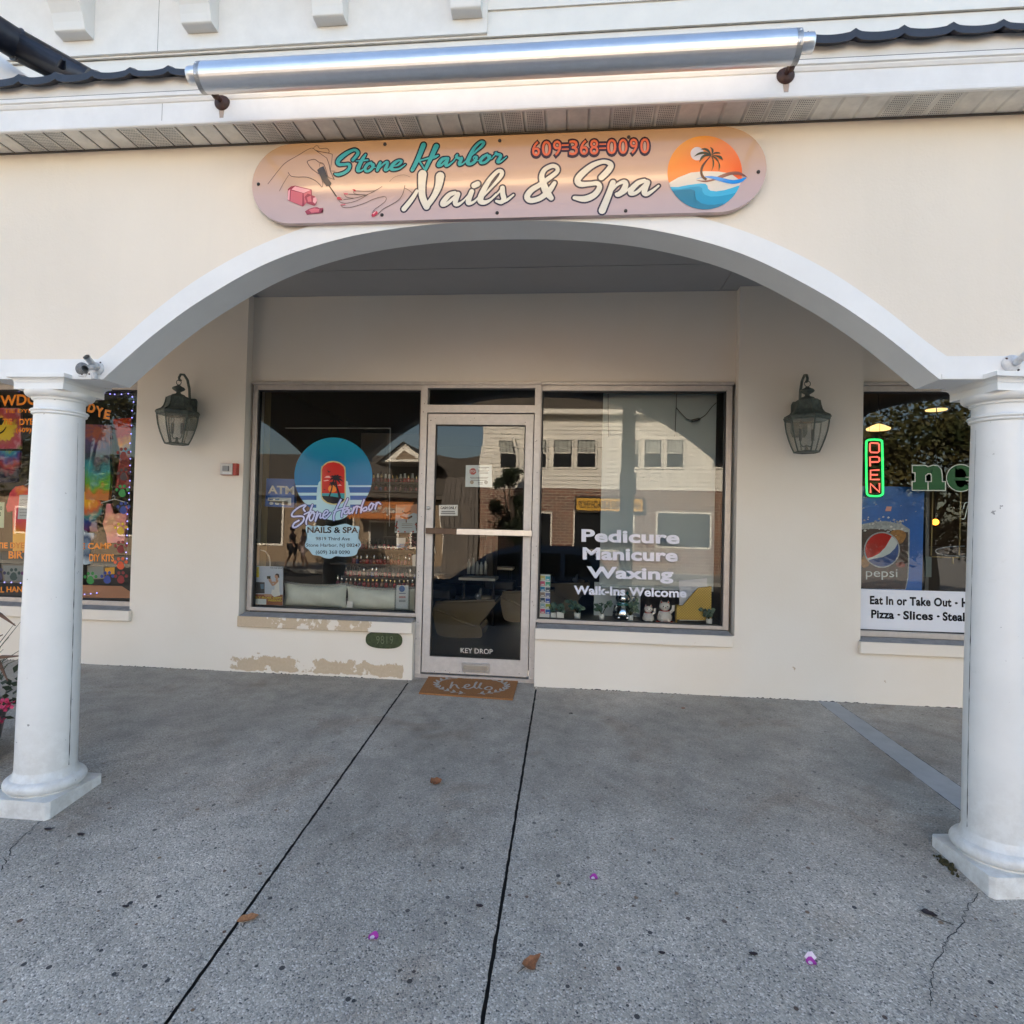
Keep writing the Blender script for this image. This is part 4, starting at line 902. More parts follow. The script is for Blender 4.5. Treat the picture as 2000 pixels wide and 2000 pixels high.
layers += [([(180, 1048), (340, 1050), (520, 1010), (660, 1002), (715, 1030), (720, 1090), (760, 1145), (860, 1175), (1000, 1170), (1150, 1145), (1275, 1115)]+circ(33, 153, 36), M_BLU2)]
layers += [([(205, 1078), (360, 1060), (520, 1050), (590, 1075), (585, 1150), (620, 1230), (700, 1290), (800, 1315), (920, 1318), (1070, 1290)]+circ(60, 150, 30), M_BLU3)]
for i, (p, mm) in enumerate(layers): px_poly(em, s6, p, ye-.0002*i, mm)
y6 = ye-.0016
for i, (p, w_, mm) in enumerate((([(615, 895), (760, 915), (900, 890), (1050, 830), (1200, 780), (1330, 775), (1430, 810), (1490, 850)], [2, 14, 16, 30, 28, 26, 14, 2], M_BRN), ([(615, 875), (760, 840), (900, 850), (1080, 895), (1240, 925), (1380, 900), (1470, 850)], [2, 8, 24, 34, 34, 30, 10], M_BRT),
                                 ([(860, 480), (790, 560), (720, 660), (700, 760), (730, 840), (790, 885)], [8, 12, 20, 20, 22, 20], M_TRUNK), ([(870, 470), (820, 390), (760, 360), (690, 365)], [6, 18, 18, 1], M_PALM), ([(870, 460), (760, 425), (660, 440), (575, 490)], [6, 20, 18, 1], M_PALM), ([(870, 470), (770, 470), (710, 510), (665, 590)], [6, 18, 20, 1], M_PALM),
                                 ([(880, 455), (895, 400), (885, 360), (850, 325)], [4, 16, 14, 1], M_PALM), ([(885, 460), (940, 425), (1000, 425), (1030, 440)], [4, 12, 10, 1], M_PALM), ([(885, 470), (970, 480), (1030, 505), (1072, 555)], [4, 14, 22, 1], M_PALM), ([(880, 480), (950, 520), (1000, 590), (1010, 660), (1000, 740)], [4, 14, 8, 12, 1], M_PALM), ([(875, 480), (905, 560), (905, 650), (875, 740)], [4, 12, 10, 1], M_PALM))):
    px_stroke(em, s6, p, w_, y6-.0001*i, mm, 5, cap=False)
em.build('emblem', sign)
for X, Y in ((505, 360), (752, 282), (976, 275), (1228, 268), (1481, 336), (1222, 412), (971, 416), (746, 420)):
    q = at(X, Y, YS); sc_ = MB(); sc_.lathe([(0, -.006), (.006, -.0055), (.0085, -.003), (.009, 0)], (q.x, YS-.0005, q.z), M_SCREW, 12, axis='y'); sc_.build('screw', sign)

# ------------------------------------------------------------------ fluorescent sign lamp
YL = -2.60
A = at(390, 155, YL); B = at(1563, 90, YL); zl0 = (A.z+B.z)/2
M_ALUM = mat('brushed aluminium', (.74, .75, .77), .36, metal=1., var=.07, vscale=12, bump=.012, bscale=45)
M_RUST = mat('rusty brown iron', (.045, .016, .012), .55, var=.5, vscale=40, bump=.2, bscale=80)
M_TUBE = mat('lit fluorescent tube', (.9, .85, .75), .4, emit=(1, .66, .34), estr=1.85)
lamp = thing('sign_lamp', 'long aluminium strip light on two rusty arms, lit above the peach sign', 'lamp', ((A.x+B.x)/2, YL, zl0))
hs = MB(); rr = .062; arc = [(YL+rr*math.sin(R(a)), zl0+rr*math.cos(R(a))*1.05) for a in range(42, -204, -9)]
arc_in = [(YL+(rr-.003)*math.sin(R(a)), zl0+(rr-.003)*math.cos(R(a))*1.05) for a in range(-204, 43, 9)]
hs.prism(arc+arc_in, A.x+.03, B.x-.03, M_ALUM, axis='x'); 
hs.prism([(arc[0][0]-.03, arc[0][1]+.004), (arc[0][0]+.012, arc[0][1]-.006), (arc[0][0]+.012, arc[0][1]-.012), (arc[0][0]-.03, arc[0][1]-.002)], A.x+.03, B.x-.03, M_ALUM, axis='x')
o_ = hs.build('housing', lamp)
for pl in o_.data.polygons: pl.use_smooth = False
tb = MB(); tb.tube([(A.x+.06, YL+.012, zl0-.006), (B.x-.06, YL+.012, zl0-.006)], .013, M_TUBE, 12); tb.build('tube', lamp)
for X, sgn in ((A.x+.03, -1), (B.x-.03, 1)):
    e = MB(); e.prism(arc+[(YL+.05, zl0-.02)], X-.002 if sgn > 0 else X-.022, X+.022 if sgn > 0 else X+.002, mat('grey end bracket', (.42, .43, .44), .4, metal=.8, var=.3, vscale=40), axis='x')
    for dz in (-.028, .02): e.lathe([(0, -.004), (.004, -.004), (.005, 0)], (X+sgn*.010, YL-.0655, zl0+dz), M_ALUM, 8, axis='y')
    e.build('end_bracket', lamp, bevel=.002)
    c = MB(); c.lathe([(.001, 0), (.036, 0), (.038, .004), (.038, .055), (.034, .060), (.001, .060)], (X+sgn*.022 if sgn > 0 else X-.082, YL+.005, zl0+.018), M_ALUM, 24, axis='x'); c.build('end_cap', lamp)
for (X, Y, pxa, pya) in ((433, 199, 418, 175), (1535, 146, 1548, 118)):
    q = at(X, Y, YE-.006); a = MB(); a.lathe([(.001, -.020), (.012, -.020), (.022, -.016), (.036, -.010), (.040, -.004), (.040, .006)], (q.x, YE, q.z), M_RUST, 24, axis='y')
    e_ = at(pxa, pya, YL+.03); a.tube([(q.x, YE-.01, q.z), (q.x, YE-.10, q.z+.0), (q.x*.6+e_.x*.4, YL+.10, q.z*.6+(zl0-.055)*.4), (e_.x, YL+.045, zl0-.055), (e_.x, YL+.02, zl0-.05)], .0125, M_RUST, 10)
    a.build('arm', lamp)
    st_ = MB(); 
# rust streak under each arm plate (paint stain)
M_STAIN = mat('rust stain', (.42, .22, .10), .6, alpha=.45)
for X in (433, 1535):
    q = at(X, 199 if X < 900 else 146, YE); s_ = MB()
    s_.poly([(q.x-.014, YE-.0006, q.z-.040), (q.x+.016, YE-.0006, q.z-.040), (q.x+.012, YE-.0006, 3.304), (q.x-.008, YE-.0006, 3.304)], M_STAIN); s_.build('rust_stain', lamp)

# ------------------------------------------------------------------ wall lanterns
M_VERD = mat('weathered bronze lantern metal', (.105, .125, .110), .6, metal=.3, var=.5, vscale=30, bump=.15, bscale=70)
M_LGLASS = mat('cloudy lantern glass', (.36, .36, .30), .12, alpha=.36, var=.3, vscale=18)
def lantern(px, pyc, px_off, label):
    y0 = YP; yc = YP-.175; q = at(px, pyc, yc)
    L_ = thing('wall_lantern', label, 'lantern', (q.x, YP, q.z-.035), 'coach lanterns beside the salon windows')
    x, z = q.x, q.z-.035
    b = MB(); n = 6; a0 = R(30)
    rad_ = [(.088, -.210), (.108, -.165), (.128, -.11), (.146, -.045), (.155, .015), (.157, .05)]
    # corner bars
    for k in range(n):
        a = a0+2*math.pi*k/n
        b.tube([(x+r_*math.cos(a), yc+r_*math.sin(a), z+zz) for r_, zz in rad_], .0055, M_VERD, 6)
    for r_, zz, t in ((.090, -.207, .006), (.157, .045, .010)):
        P = [(x+r_*math.cos(a0+2*math.pi*k/n), yc+r_*math.sin(a0+2*math.pi*k/n), z+zz) for k in range(n+1)]
        for i in range(n): b.tube([P[i], P[i+1]], t, M_VERD, 6)
    b.lathe([(.0, -.21), (.088, -.208), (.088, -.200), (0, -.200)], (x, yc, z), M_VERD, n, False, a0)
    b.build('cage', L_)
    gl = MB(); gl.lathe([(r_-.004, zz) for r_, zz in rad_], (x, yc, z), M_LGLASS, n, False, a0, caps=False); gl.build('glass', L_)
    rf_ = MB(); rf_.lathe([(.150, .046), (.168, .050), (.172, .058), (.168, .068), (.150, .074), (.122, .090), (.104, .115), (.094, .150), (.088, .190), (.070, .202), (.0, .206)], (x, yc, z), M_VERD, n, False, a0)
    for k in range(n):
        a = a0+2*math.pi*k/n; rf_.tube([(x+r_*math.cos(a), yc+r_*math.sin(a), z+zz) for r_, zz in ((.164, .070), (.124, .091), (.106, .116), (.096, .151), (.090, .188))], .005, M_VERD, 6)
    rf_.build('roof', L_)
    fi = MB(); fi.lathe([(.058, .203), (.050, .214), (.022, .224), (.016, .235), (.018, .240), (.044, .256), (.052, .266), (.044, .278), (.020, .290), (.010, .300), (.0, .302)], (x, yc, z), M_VERD, 18)
    fi.tube([(x+.022*math.cos(t), yc, z+.322+.022*math.sin(t)) for t in np.linspace(-math.pi/2, 3*math.pi/2, 17)], .0035, M_VERD, 6); fi.build('finial', L_)
    ar = MB(); zt = z+.345
    pts = [(0, .02, .15), (0, .02, .22), (0, .03, .30), (0, .06, .37), (0, .11, .405), (0, .155, .395), (0, .175, .365), (0, .168, .342), (0, .150, .345)]
    ar.tube([(x-px_off*0, YP-p[1], z+p[2]) for p in [(0, .012, .10)]+pts], [.011]*5+[.010]*5, M_VERD, 8)
    ar.tube([(x, YP-.015, z+.185), (x, YP-.09, z+.205), (x, yc+.02, z+.215)], .006, M_VERD, 6)
    ar.build('scroll_arm', L_)
    bp = MB(); bp.prism([(x-.050, z+.215), (x+.050, z+.215), (x+.062, z+.19), (x+.062, z-.03), (x+.045, z-.07), (x-.045, z-.07), (x-.062, z-.03), (x-.062, z+.19)], YP-.018, YP-.0005, M_VERD); bp.build('back_plate', L_, bevel=.004)
    cn = MB(); cn.lathe([(0, -.2), (.03, -.198), (.012, -.185), (.008, -.15), (.0, -.149)], (x, yc, z), M_VERD, 10)
    for dx in (-.045, .045):
        cn.tube([(x, yc, z-.155), (x+dx*.6, yc, z-.165), (x+dx, yc, z-.14), (x+dx, yc, z-.12)], .005, M_VERD, 6); cn.tube([(x+dx, yc, z-.12), (x+dx, yc, z-.03)], .013, mat('candle sleeve', (.10, .095, .085), .5), 8)
        cn.lathe([(.006, -.03), (.016, -.005), (.013, .015), (.003, .04), (0, .042)], (x+dx, yc, z), glass_mat('bulb glass', boost=1.5), 10)
    cn.build('candelabra', L_)
    return L_
lantern(347, 812, 0, 'weathered bronze coach lantern on the pier left of the salon, above the fire alarm')
lantern(1576, 822, 0, 'weathered bronze coach lantern on the bare pier right of the salon')

# ------------------------------------------------------------------ fire alarm box, house number plate, flag holders
q = at(437*1.0352, 886*1.0352, YP); M_ALARMW = mat('grey white plastic', (.55, .53, .50), .4); M_ALARMR = mat('alarm red plastic', (.42, .05, .03), .4)
fa_ = thing('fire_alarm', 'small red and white fire alarm strobe box on the pier', 'alarm', (q.x, YP, q.z))
m = MB(); m.box(q.x-.072, q.x+.072, YP-.05, YP-.0005, q.z-.052, q.z+.052, M_ALARMR); m.build('back_box', fa_, bevel=.004)
m = MB(); m.box(q.x-.070, q.x+.040, YP-.062, YP-.0505, q.z-.049, q.z+.049, M_ALARMW); m.box(q.x-.04, q.x+.012, YP-.078, YP-.0625, q.z-.018, q.z+.026, mat('strobe lens', (.22, .22, .23), .15)); m.box(q.x-.046, q.x+.03, YP-.0635, YP-.0622, q.z-.044, q.z-.026, mat('alarm label', (.7, .7, .7), .5)); m.build('cover', fa_, bevel=.003)
a = at(*d5(1330, 1135), YP-.012); b = at(*d5(1735, 1135), YP-.012); c = at(*d5(1530, 1040), YP-.012); d = at(*d5(1530, 1232), YP-.012)
pl = thing('house_number_plate', 'old green oval plate with the number 9819 below the left window', 'number plate', ((a.x+b.x)/2, YP, (c.z+d.z)/2))
M_GRN = mat('chipped dark green paint', (.040, .062, .018), .5, var=.55, vscale=45, bump=.35, bscale=60); M_GRN2 = mat('raised green numeral', (.13, .16, .085), .5, var=.3, vscale=60)
rx_, rz_ = (b.x-a.x)/2, (c.z-d.z)/2; cx_, cz_ = (a.x+b.x)/2, (c.z+d.z)/2
ov = [(cx_+rx_*abs(math.cos(t))**.75*math.copysign(1, math.cos(t)), cz_+rz_*abs(math.sin(t))**.75*math.copysign(1, math.sin(t))) for t in np.linspace(0, 2*math.pi, 41)[:-1]]
m = MB(); m.prism(ov, YP-.012, YP-.0005, M_GRN); m.build('plate', pl, bevel=.003)
rim = MB(); rim.tube([(p[0]*1, YP-.0115, p[1]) for p in [(cx_+(x-cx_)*.965, cz_+(z-cz_)*.93) for x, z in ov+[ov[0]]]], .0028, M_GRN, 6); rim.build('rim', pl)
m = MB(); text_px(m, '9819', d5, (1448, 1180), (1635, 1182), (1448, 1090), YP-.0145, M_GRN2, weight=-.012, spacing=1.1); m.build('number', pl)
M_GALV = mat('dull galvanised metal', (.50, .52, .54), .4, metal=.6, var=.2, vscale=40); M_WPAINT = mat('old white painted metal', (.66, .66, .66), .5, var=.2, vscale=40)
yb = YF-.021
def tube_cup(mb, p, dirv, l, r_, m):
    d = Vector(dirv).normalized(); p = Vector(p); mb.tube([p, p+d*l], r_, m, 16, caps=False); mb.tube([p+d*l, p+d*(l-.001)*.2], r_*.86, m, 16, caps=False)
    mb.tube([p+d*(l+.0), p+d*(l-.006)], [r_*1.1, r_*1.1], m, 16, caps=False)
q = at(*e1(1060, 500), yb)
fl = thing('flag_holder', 'grey two-socket flag pole holder on the beam above the left column', 'flag holder', (q.x, yb, q.z))
m = MB(); c = at(*e1(985, 475), yb); m.lathe([(.001, -.012), (.030, -.012), (.034, -.006), (.034, .0065)], (c.x-.008, yb, c.z-.004), mat('ribbed dark disc', (.17, .17, .17), .5, var=.4, vscale=120), 24, axis='y'); m.build('disc', fl)
m = MB(); c = at(*e1(1145, 480), yb); m.lathe([(.001, -.010), (.030, -.010), (.036, -.004), (.036, .0065)], (c.x, yb, c.z), M_WPAINT, 18, axis='y'); d_ = at(*e1(1130, 590), yb); m.tube([(d_.x, yb-.012, d_.z+.02), (d_.x+.002, yb-.014, d_.z-.012)], .014, M_WPAINT, 12)
e0 = at(*e1(960, 560), yb); m.box(e0.x-.012, e0.x+.028, yb-.007, yb+.006, e0.z-.008, e0.z+.006, M_WPAINT)
for X, Y in ((965, 549), (1050, 547), (1183, 410), (1110, 597)):
    s_ = at(*e1(X, Y), yb-.009); m.lathe([(0, -.003), (.0035, -.002), (.0045, .002)], (s_.x, yb-.009, s_.z), M_RUST, 8, axis='y')
m.build('mounting_plate', fl)
m = MB(); base = at(*e1(1110, 450), yb-.03); t0 = at(*e1(1020, 345), yb-.09); tube_cup(m, base, t0-base, (t0-base).length, .0155, M_GALV); t1_ = at(*e1(1010, 470), yb-.12); tube_cup(m, base+Vector((0, -.005, -.006)), t1_-base, (t1_-base).length, .0155, M_GALV); m.ball(base+Vector((0, .01, 0)), .022, M_GALV); m.build('socket', fl)
q = at(*e4(1800, 375), yb)
fr_ = thing('flag_holder', 'white painted flag pole holder with a round plate above the right column', 'flag holder', (q.x, yb, q.z))
m = MB(); m.lathe([(.001, -.010), (.036, -.010), (.040, -.005), (.040, .0065)], (q.x, yb, q.z), M_WPAINT, 20, axis='y')
for X, Y in ((1755, 322), (1880, 440)):
    s_ = at(*e4(X, Y), yb-.012); m.lathe([(0, -.003), (.0045, -.002), (.0055, .003)], (s_.x, yb-.0095, s_.z), M_RUST, 8, axis='y')
m.build('mounting_plate', fr_)
m = MB(); base = Vector((q.x+.012, yb-.012, q.z+.0)); t0 = at(*e4(2010, 230), yb-.10); tube_cup(m, base, t0-base, (t0-base).length, .016, M_WPAINT); m.build('socket', fr_)
# ------------------------------------------------------------------ across the street (seen in the glass)
ZF = ZS+.14
YO = -24.0
def brick_col(N, L, pos, b):
    mp = N.new('ShaderNodeMapping'); mp.inputs['Rotation'].default_value = (R(90), 0, 0); L.new(pos, mp.inputs['Vector'])
    br = N.new('ShaderNodeTexBrick'); br.inputs['Scale'].default_value = 1; br.inputs['Brick Width'].default_value = .42; br.inputs['Row Height'].default_value = .14; br.inputs['Mortar Size'].default_value = .022
    br.inputs['Color1'].default_value = (.25, .11, .065, 1); br.inputs['Color2'].default_value = (.13, .055, .04, 1); br.inputs['Mortar'].default_value = (.42, .37, .30, 1); L.new(mp.outputs[0], br.inputs['Vector']); return br.outputs['Color']
M_BRICK = ramp_mat('red brown brick', brick_col, rough=.85)
M_OSID = mat('cream siding across street', (.80, .765, .69), .6); M_OTRIM = mat('cream trim across street', (.82, .78, .70), .5); M_ODARK = mat('dark glass across street', (.02, .022, .025), .15)
M_SHING = mat('brown grey shingles', (.10, .085, .07), .85, var=.35, vscale=3); M_CURT = mat('pale curtain', (.45, .46, .42), .8)
a = rf(938, 960, 24); b = rf(1560, 960, 24)
bx0, bx1 = a.x, b.x; zbk = rf(1150, 955, 24).z; ze = rf(1150, 812, 24).z; zr1 = rf(1150, 790, 24).z
ob = thing('brick_building', 'two storey cream sided building with a brick shop floor across the street', 'building', ((bx0+bx1)/2, YO, ZF))
m = MB(); m.box(bx0, bx1, YO-9, YO, ZF, zbk, M_BRICK); m.build('brick_wall', ob)
m = MB(); zz = zbk+.002
m.box(bx0+.01, bx1-.01, YO-9, YO-.03, zbk+.001, ze+1.6, M_OSID)
while zz < ze: m.add([(bx0, YO+.02, zz), (bx1, YO+.02, zz), (bx1, YO-.02, zz+.22), (bx0, YO-.02, zz+.22)], [(0, 1, 2, 3)], M_OSID); zz += .2
m.build('siding', ob)
m = MB(); m.box(bx0-.5, bx1+.5, YO-9.3, YO+.55, ze, ze+.22, M_OTRIM); m.box(bx0-.5, bx1+.5, YO-9.3, YO+.35, ze+.22, ze+.95, M_SHING); m.box(bx0-.5, bx1+.5, YO-9.3, YO+.45, ze+.95, ze+1.9, M_OTRIM); m.build('roof', ob)
def owin(x0, x1, z0, z1, curtain=True):
    f = MB(); f.box(x0-.09, x1+.09, YO-.1, YO+.07, z0-.1, z1+.09, M_OTRIM); f_ = f.build('window', ob)
    p = MB(); p.box(x0, x1, YO+.02, YO+.078, z0, z1, M_ODARK); zm_ = z0+(z1-z0)*.52
    if curtain: p.box(x0+.05, x1-.05, YO+.0785, YO+.081, zm_+.04, z1-.05, M_CURT)
    p.build('pane', f_)
    s = MB(); s.box(x0, x1, YO+.0815, YO+.095, zm_-.025, zm_+.025, M_OTRIM)
    if curtain:
        for k in (1, 2, 3): x = x0+(x1-x0)*k/4; s.box(x-.012, x+.012, YO+.0815, YO+.09, zm_+.03, z1, M_ODARK)
    s.build('sash', f_)
for X0, X1 in ((980, 1006), (1030, 1067), (1081, 1117), (1127, 1163), (1213, 1247), (1258, 1291), (1302, 1334), (1392, 1424), (1436, 1470), (1480, 1512)):
    p = rf(X0, 912, 24); q = rf(X1, 860, 24); owin(p.x, q.x, p.z, q.z)
for X0, X1, Y0, Y1 in ((1002, 1079, 1000, 1075), (1118, 1240, 1000, 1075), (1280, 1390, 1001, 1070), (1425, 1520, 1003, 1070)):
    p = rf(X0, Y1, 24); q = rf(X1, Y0, 24); f = MB(); f.box(p.x, q.x, YO-.05, YO+.04, max(p.z, ZF+.3), q.z, M_OTRIM); f_ = f.build('shop_window', ob); g_ = MB(); g_.box(p.x+.08, q.x-.08, YO, YO+.045, max(p.z, ZF+.3)+.08, q.z-.08, M_ODARK); g_.build('pane', f_)
p = rf(1122, 1000, 24); q = rf(1258, 972, 24)
os_ = thing('hanging_sign', 'yellow shop sign with black capitals on the brick front across the street', 'sign', ((p.x+q.x)/2, YO, p.z))
m = MB(); m.box(p.x, q.x, YO+.01, YO+.22, p.z, q.z, mat('dark sign box', (.03, .022, .015), .5)); m.build('box', os_)
M_YEL = mat('yellow sign face', (.75, .42, .05), .5)
m = MB(); m.box(p.x+.09, q.x-.09, YO+.2201, YO+.232, p.z+.09, q.z-.09, M_YEL); m.build('face', os_)
# lettering faces the street (+y): reads left to right when seen from the shops
m = MB(); vs, fs = text_mesh('HARBOR BIKE & BEACH SHOP', .03); x0t = min(v[0] for v in vs); x1t = max(v[0] for v in vs); W_ = q.x-p.x-.36; capz = (q.z-p.z)*.46
m.add([(q.x-.18-W_*(u-x0t)/(x1t-x0t), YO+.2345, p.z+(q.z-p.z)*.27+v/.73*capz) for u, v in vs], fs, mat('sign black', (.015, .012, .01), .5)); m.build('lettering', os_)
# low shingled shop with gable and orange awning
lx0_, lx1_ = rf(420, 960, 24).x, rf(915, 960, 24).x
lb = thing('low_shop_building', 'low shingled building with a small gable and orange awning across the street', 'building', ((lx0_+lx1_)/2, YO, ZF))
zev = rf(700, 958, 24).z; zrd = rf(700, 885, 27).z
M_TAN = mat('tan wall across street', (.27, .20, .135), .8)
m = MB(); m.box(lx0_, lx1_, YO-8, YO, ZF, zev, M_TAN); m.build('wall', lb)
m = MB(); m.add([(lx0_-.4, YO+.7, zev-.1), (lx1_+.3, YO+.7, zev-.1), (lx1_+.3, YO-4, zrd), (lx0_-.4, YO-4, zrd), (lx0_-.4, YO-8.6, zev-.1), (lx1_+.3, YO-8.6, zev-.1)], [(0, 1, 2, 3), (3, 2, 5, 4)], M_SHING); m.box(lx0_-.4, lx1_+.3, YO+.45, YO+.68, zev-.34, zev-.12, M_SHING); m.build('roof', lb)
pk = rf(790, 866, 24); g0 = rf(745, 902, 24); g1 = rf(838, 902, 24)
m = MB(); m.prism([(g0.x, g0.z), (g1.x, g1.z), (pk.x, pk.z)], YO-3, YO+.1, M_OTRIM); m.prism([(g0.x+.7, g0.z+.12), (g1.x-.5, g1.z+.12), (pk.x, pk.z-.35)], YO+.101, YO+.12, M_TAN); m.build('gable', lb)
m = MB(); m.add([(g0.x-.2, YO+.3, g0.z-.12), (pk.x, YO+.3, pk.z+.05), (pk.x, YO-3, pk.z+.05), (g0.x-.2, YO-3, g0.z-.12), (g1.x+.2, YO+.3, g1.z-.12), (g1.x+.2, YO-3, g1.z-.12)], [(0, 1, 2, 3), (1, 4, 5, 2)], M_SHING); m.build('gable_roof', lb)
p = rf(688, 1012, 24); q = rf(812, 975, 24); M_AWN = mat('orange awning canvas', (.50, .17, .04), .8)
m = MB(); m.add([(p.x, YO+1.3, p.z+.25), (q.x, YO+1.3, p.z+.25), (q.x, YO+.02, q.z), (p.x, YO+.02, q.z)], [(0, 1, 2, 3)], M_AWN)
n = 22
for i in range(n):
    xa = p.x+(q.x-p.x)*i/n; xb = p.x+(q.x-p.x)*(i+1)/n; m.poly([(xa, YO+1.3, p.z+.25), (xb, YO+1.3, p.z+.25), (xb, YO+1.3, p.z+.05), ((xa+xb)/2, YO+1.3, p.z-.06), (xa, YO+1.3, p.z+.05)], M_AWN)
m.build('awning', lb)
m = MB(); vs, fs = text_mesh('hoagie house', .01)
vs3 = [(q.x-.25-(u)*.40, 0, v*.62) for u, v in vs]; k = (q.z-p.z-.25)/1.28
m.add([(x, YO+1.0-(.0)-z*1.28/(q.z-p.z-.25)*.0+.31-z/ (q.z-p.z-.25)*1.28*.9, p.z+.27+z*.9+.02) for x, y, z in vs3], fs, mat('awning white letters', (.8, .75, .65), .7)); m.build('awning_lettering', lb)
for X0, X1, Y0, Y1 in ((490, 556, 975, 1064), (612, 694, 978, 1064), (720, 780, 1018, 1070), (800, 850, 1018, 1072), (862, 902, 990, 1075)):
    p = rf(X0, Y1, 24); q = rf(X1, Y0, 24); f = MB(); f.box(p.x, q.x, YO-.05, YO+.05, max(p.z, ZF+.02), q.z, M_OTRIM); f_ = f.build('window', lb); g_ = MB(); g_.box(p.x+.1, q.x-.1, YO, YO+.056, max(p.z, ZF+.02)+.1, q.z-.1, M_ODARK); g_.build('pane', f_)
# slatted fence with climbing shrub beside the low shop
p = rf(862, 1092, 20); q = rf(936, 932, 20); t = thing('slat_fence', 'grey vertical slat fence between the low shop and brick building across the street', 'fence', ((p.x+q.x)/2, -20, ZF)); m = MB()
for i in range(9):
    xa = p.x+(q.x-p.x)*i/9; m.box(xa+.012, xa+(q.x-p.x)/9-.012, -20.05, -20, ZF, q.z+rnd.uniform(-.03, .03), mat('grey fence board', (.16, .14, .125), .85, var=.25, vscale=6))
m.build('boards', t)
# left and right neighbours and trees
def simple_house(x0, x1, h, label, wallm, name='house', yo=YO-1):
    t = thing(name, label, 'building', ((x0+x1)/2, yo, ZF)); m = MB(); m.box(x0, x1, yo-8, yo, ZF, ZF+h, wallm); m.build('wall', t)
    m = MB(); m.add([(x0-.5, yo+.6, ZF+h-.1), (x1+.5, yo+.6, ZF+h-.1), (x1+.5, yo-4, ZF+h+2.2), (x0-.5, yo-4, ZF+h+2.2), (x0-.5, yo-8.6, ZF+h-.1), (x1+.5, yo-8.6, ZF+h-.1)], [(0, 1, 2, 3), (3, 2, 5, 4)], M_SHING); m.build('roof', t)
    w_ = x0+1
    while w_ < x1-1.5: 
        f = MB(); f.box(w_, w_+1.2, yo-.05, yo+.06, ZF+1, ZF+2.5, M_OTRIM); f_ = f.build('window', t); g_ = MB(); g_.box(w_+.1, w_+1.1, yo, yo+.066, ZF+1.1, ZF+2.4, M_ODARK); g_.build('pane', f_); w_ += 3
simple_house(lx0_-16, lx0_-1.2, 3.4, 'plain cream house beyond the low shop across the street', M_TAN)
M_BARK = mat('tree bark', (.06, .045, .035), .9, var=.3, vscale=20, bump=.5, bscale=30)
def leafmat(name, c1, c2):
    def f(N, L, pos, b):
        n = N.new('ShaderNodeTexNoise'); n.inputs['Scale'].default_value = 1.4; n.inputs['Detail'].default_value = 4; L.new(pos, n.inputs['Vector']); r = N.new('ShaderNodeValToRGB'); L.new(n.outputs['Fac'], r.inputs[0]); set_ramp(r, [(.35, c1), (.65, c2)]); return r.outputs[0]
    return ramp_mat(name, f, rough=.6)
M_LEAF = leafmat('autumn green leaves', (.030, .045, .012), (.10, .085, .020)); M_LEAFD = leafmat('dark green leaves', (.012, .022, .010), (.03, .045, .018))
def tree(x, y, z0, h, r_, label, lm, n=5200, leaf=.16, name='tree', seed=1):
    rr = random.Random(seed); t = thing(name, label, 'tree', (x, y, z0)); tr = MB(); th = h*.38
    tr.tube([(x, y, z0-.1), (x+.1, y, z0+th*.5), (x, y, z0+th), (x+.1, y+.1, z0+h*.7)], [.24, .18, .15, .05], M_BARK, 10)
    cl = []
    for i in range(26):
        a = rr.uniform(0, 6.283); u = rr.uniform(-.85, 1); rad2 = r_*math.sqrt(max(0, 1-u*u))*rr.uniform(.35, .95); c = Vector((x+rad2*math.cos(a), y+rad2*math.sin(a), z0+h*.64+u*h*.34)); cl.append((c, rr.uniform(.5, 1.0)*r_*.42))
        if i % 2 == 0: tr.tube([(x, y, z0+th*rr.uniform(.75, 1.2)), ((x+c.x)/2, (y+c.y)/2, (z0+th+c.z)/2+.1), c], [.07, .045, .015], M_BARK, 6)
    tr.build('trunk', t)
    vs = []; fs = []
    for i in range(n):
        c, cr_ = rr.choice(cl); d = Vector((rr.gauss(0, 1), rr.gauss(0, 1), rr.gauss(0, .8))); d.normalize(); p = c+d*cr_*rr.uniform(.45, 1.08)
        u = Vector((rr.gauss(0, 1), rr.gauss(0, 1), rr.gauss(0, .6))).normalized(); w_ = u.cross(Vector((rr.gauss(0, 1), rr.gauss(0, 1), rr.gauss(0, 1)))).normalized(); s_ = leaf*rr.uniform(.6, 1.3)
        o = len(vs); vs += [p-u*s_, p+w_*s_*.5, p+u*s_, p-w_*s_*.5]; fs.append((o, o+1, o+2, o+3))
    cm = MB(); cm.add(vs, fs, lm); cm.build('crown', t)
p = rf(1800, 900, 12.5); tree(p.x+.2, -12.5, ZS, 5.6, 2.6, 'broad street tree with yellowing leaves right of the parked car', M_LEAF, seed=3, n=15000, leaf=.085)
p = rf(165, 900, 12.5); tree(p.x, -12.5, ZS, 6.6, 2.3, 'yellowing street tree across from the tie dye shop', M_LEAF, seed=5, n=12000, leaf=.08)
p = rf(985, 950, 23); tree(p.x+.4, -22.6, ZF, 4.6, 1.1, 'dark evergreen shrub tree at the corner of the brick building', M_LEAFD, n=3000, leaf=.10, seed=8)
# kerbside pole
p = rf(1226, 900, 7.0); pole = thing('street_pole', 'dark timber utility pole at the kerb', 'pole', (p.x, -7.0, gz(-7)))
m = MB(); m.tube([(p.x, -7.0, gz(-7)-.05), (p.x, -7.0, 2.0), (p.x+.02, -7.0, 4.55)], [.135, .13, .125], mat('weathered pole timber', (.05, .042, .036), .85, var=.3, vscale=8), 16); m.build('shaft', pole)
m = MB(); m.box(p.x-.16, p.x+.16, -6.86, -6.84, 1.9, 2.35, mat('sign back', (.3, .3, .3), .4, metal=.6)); m.build('notice', pole)
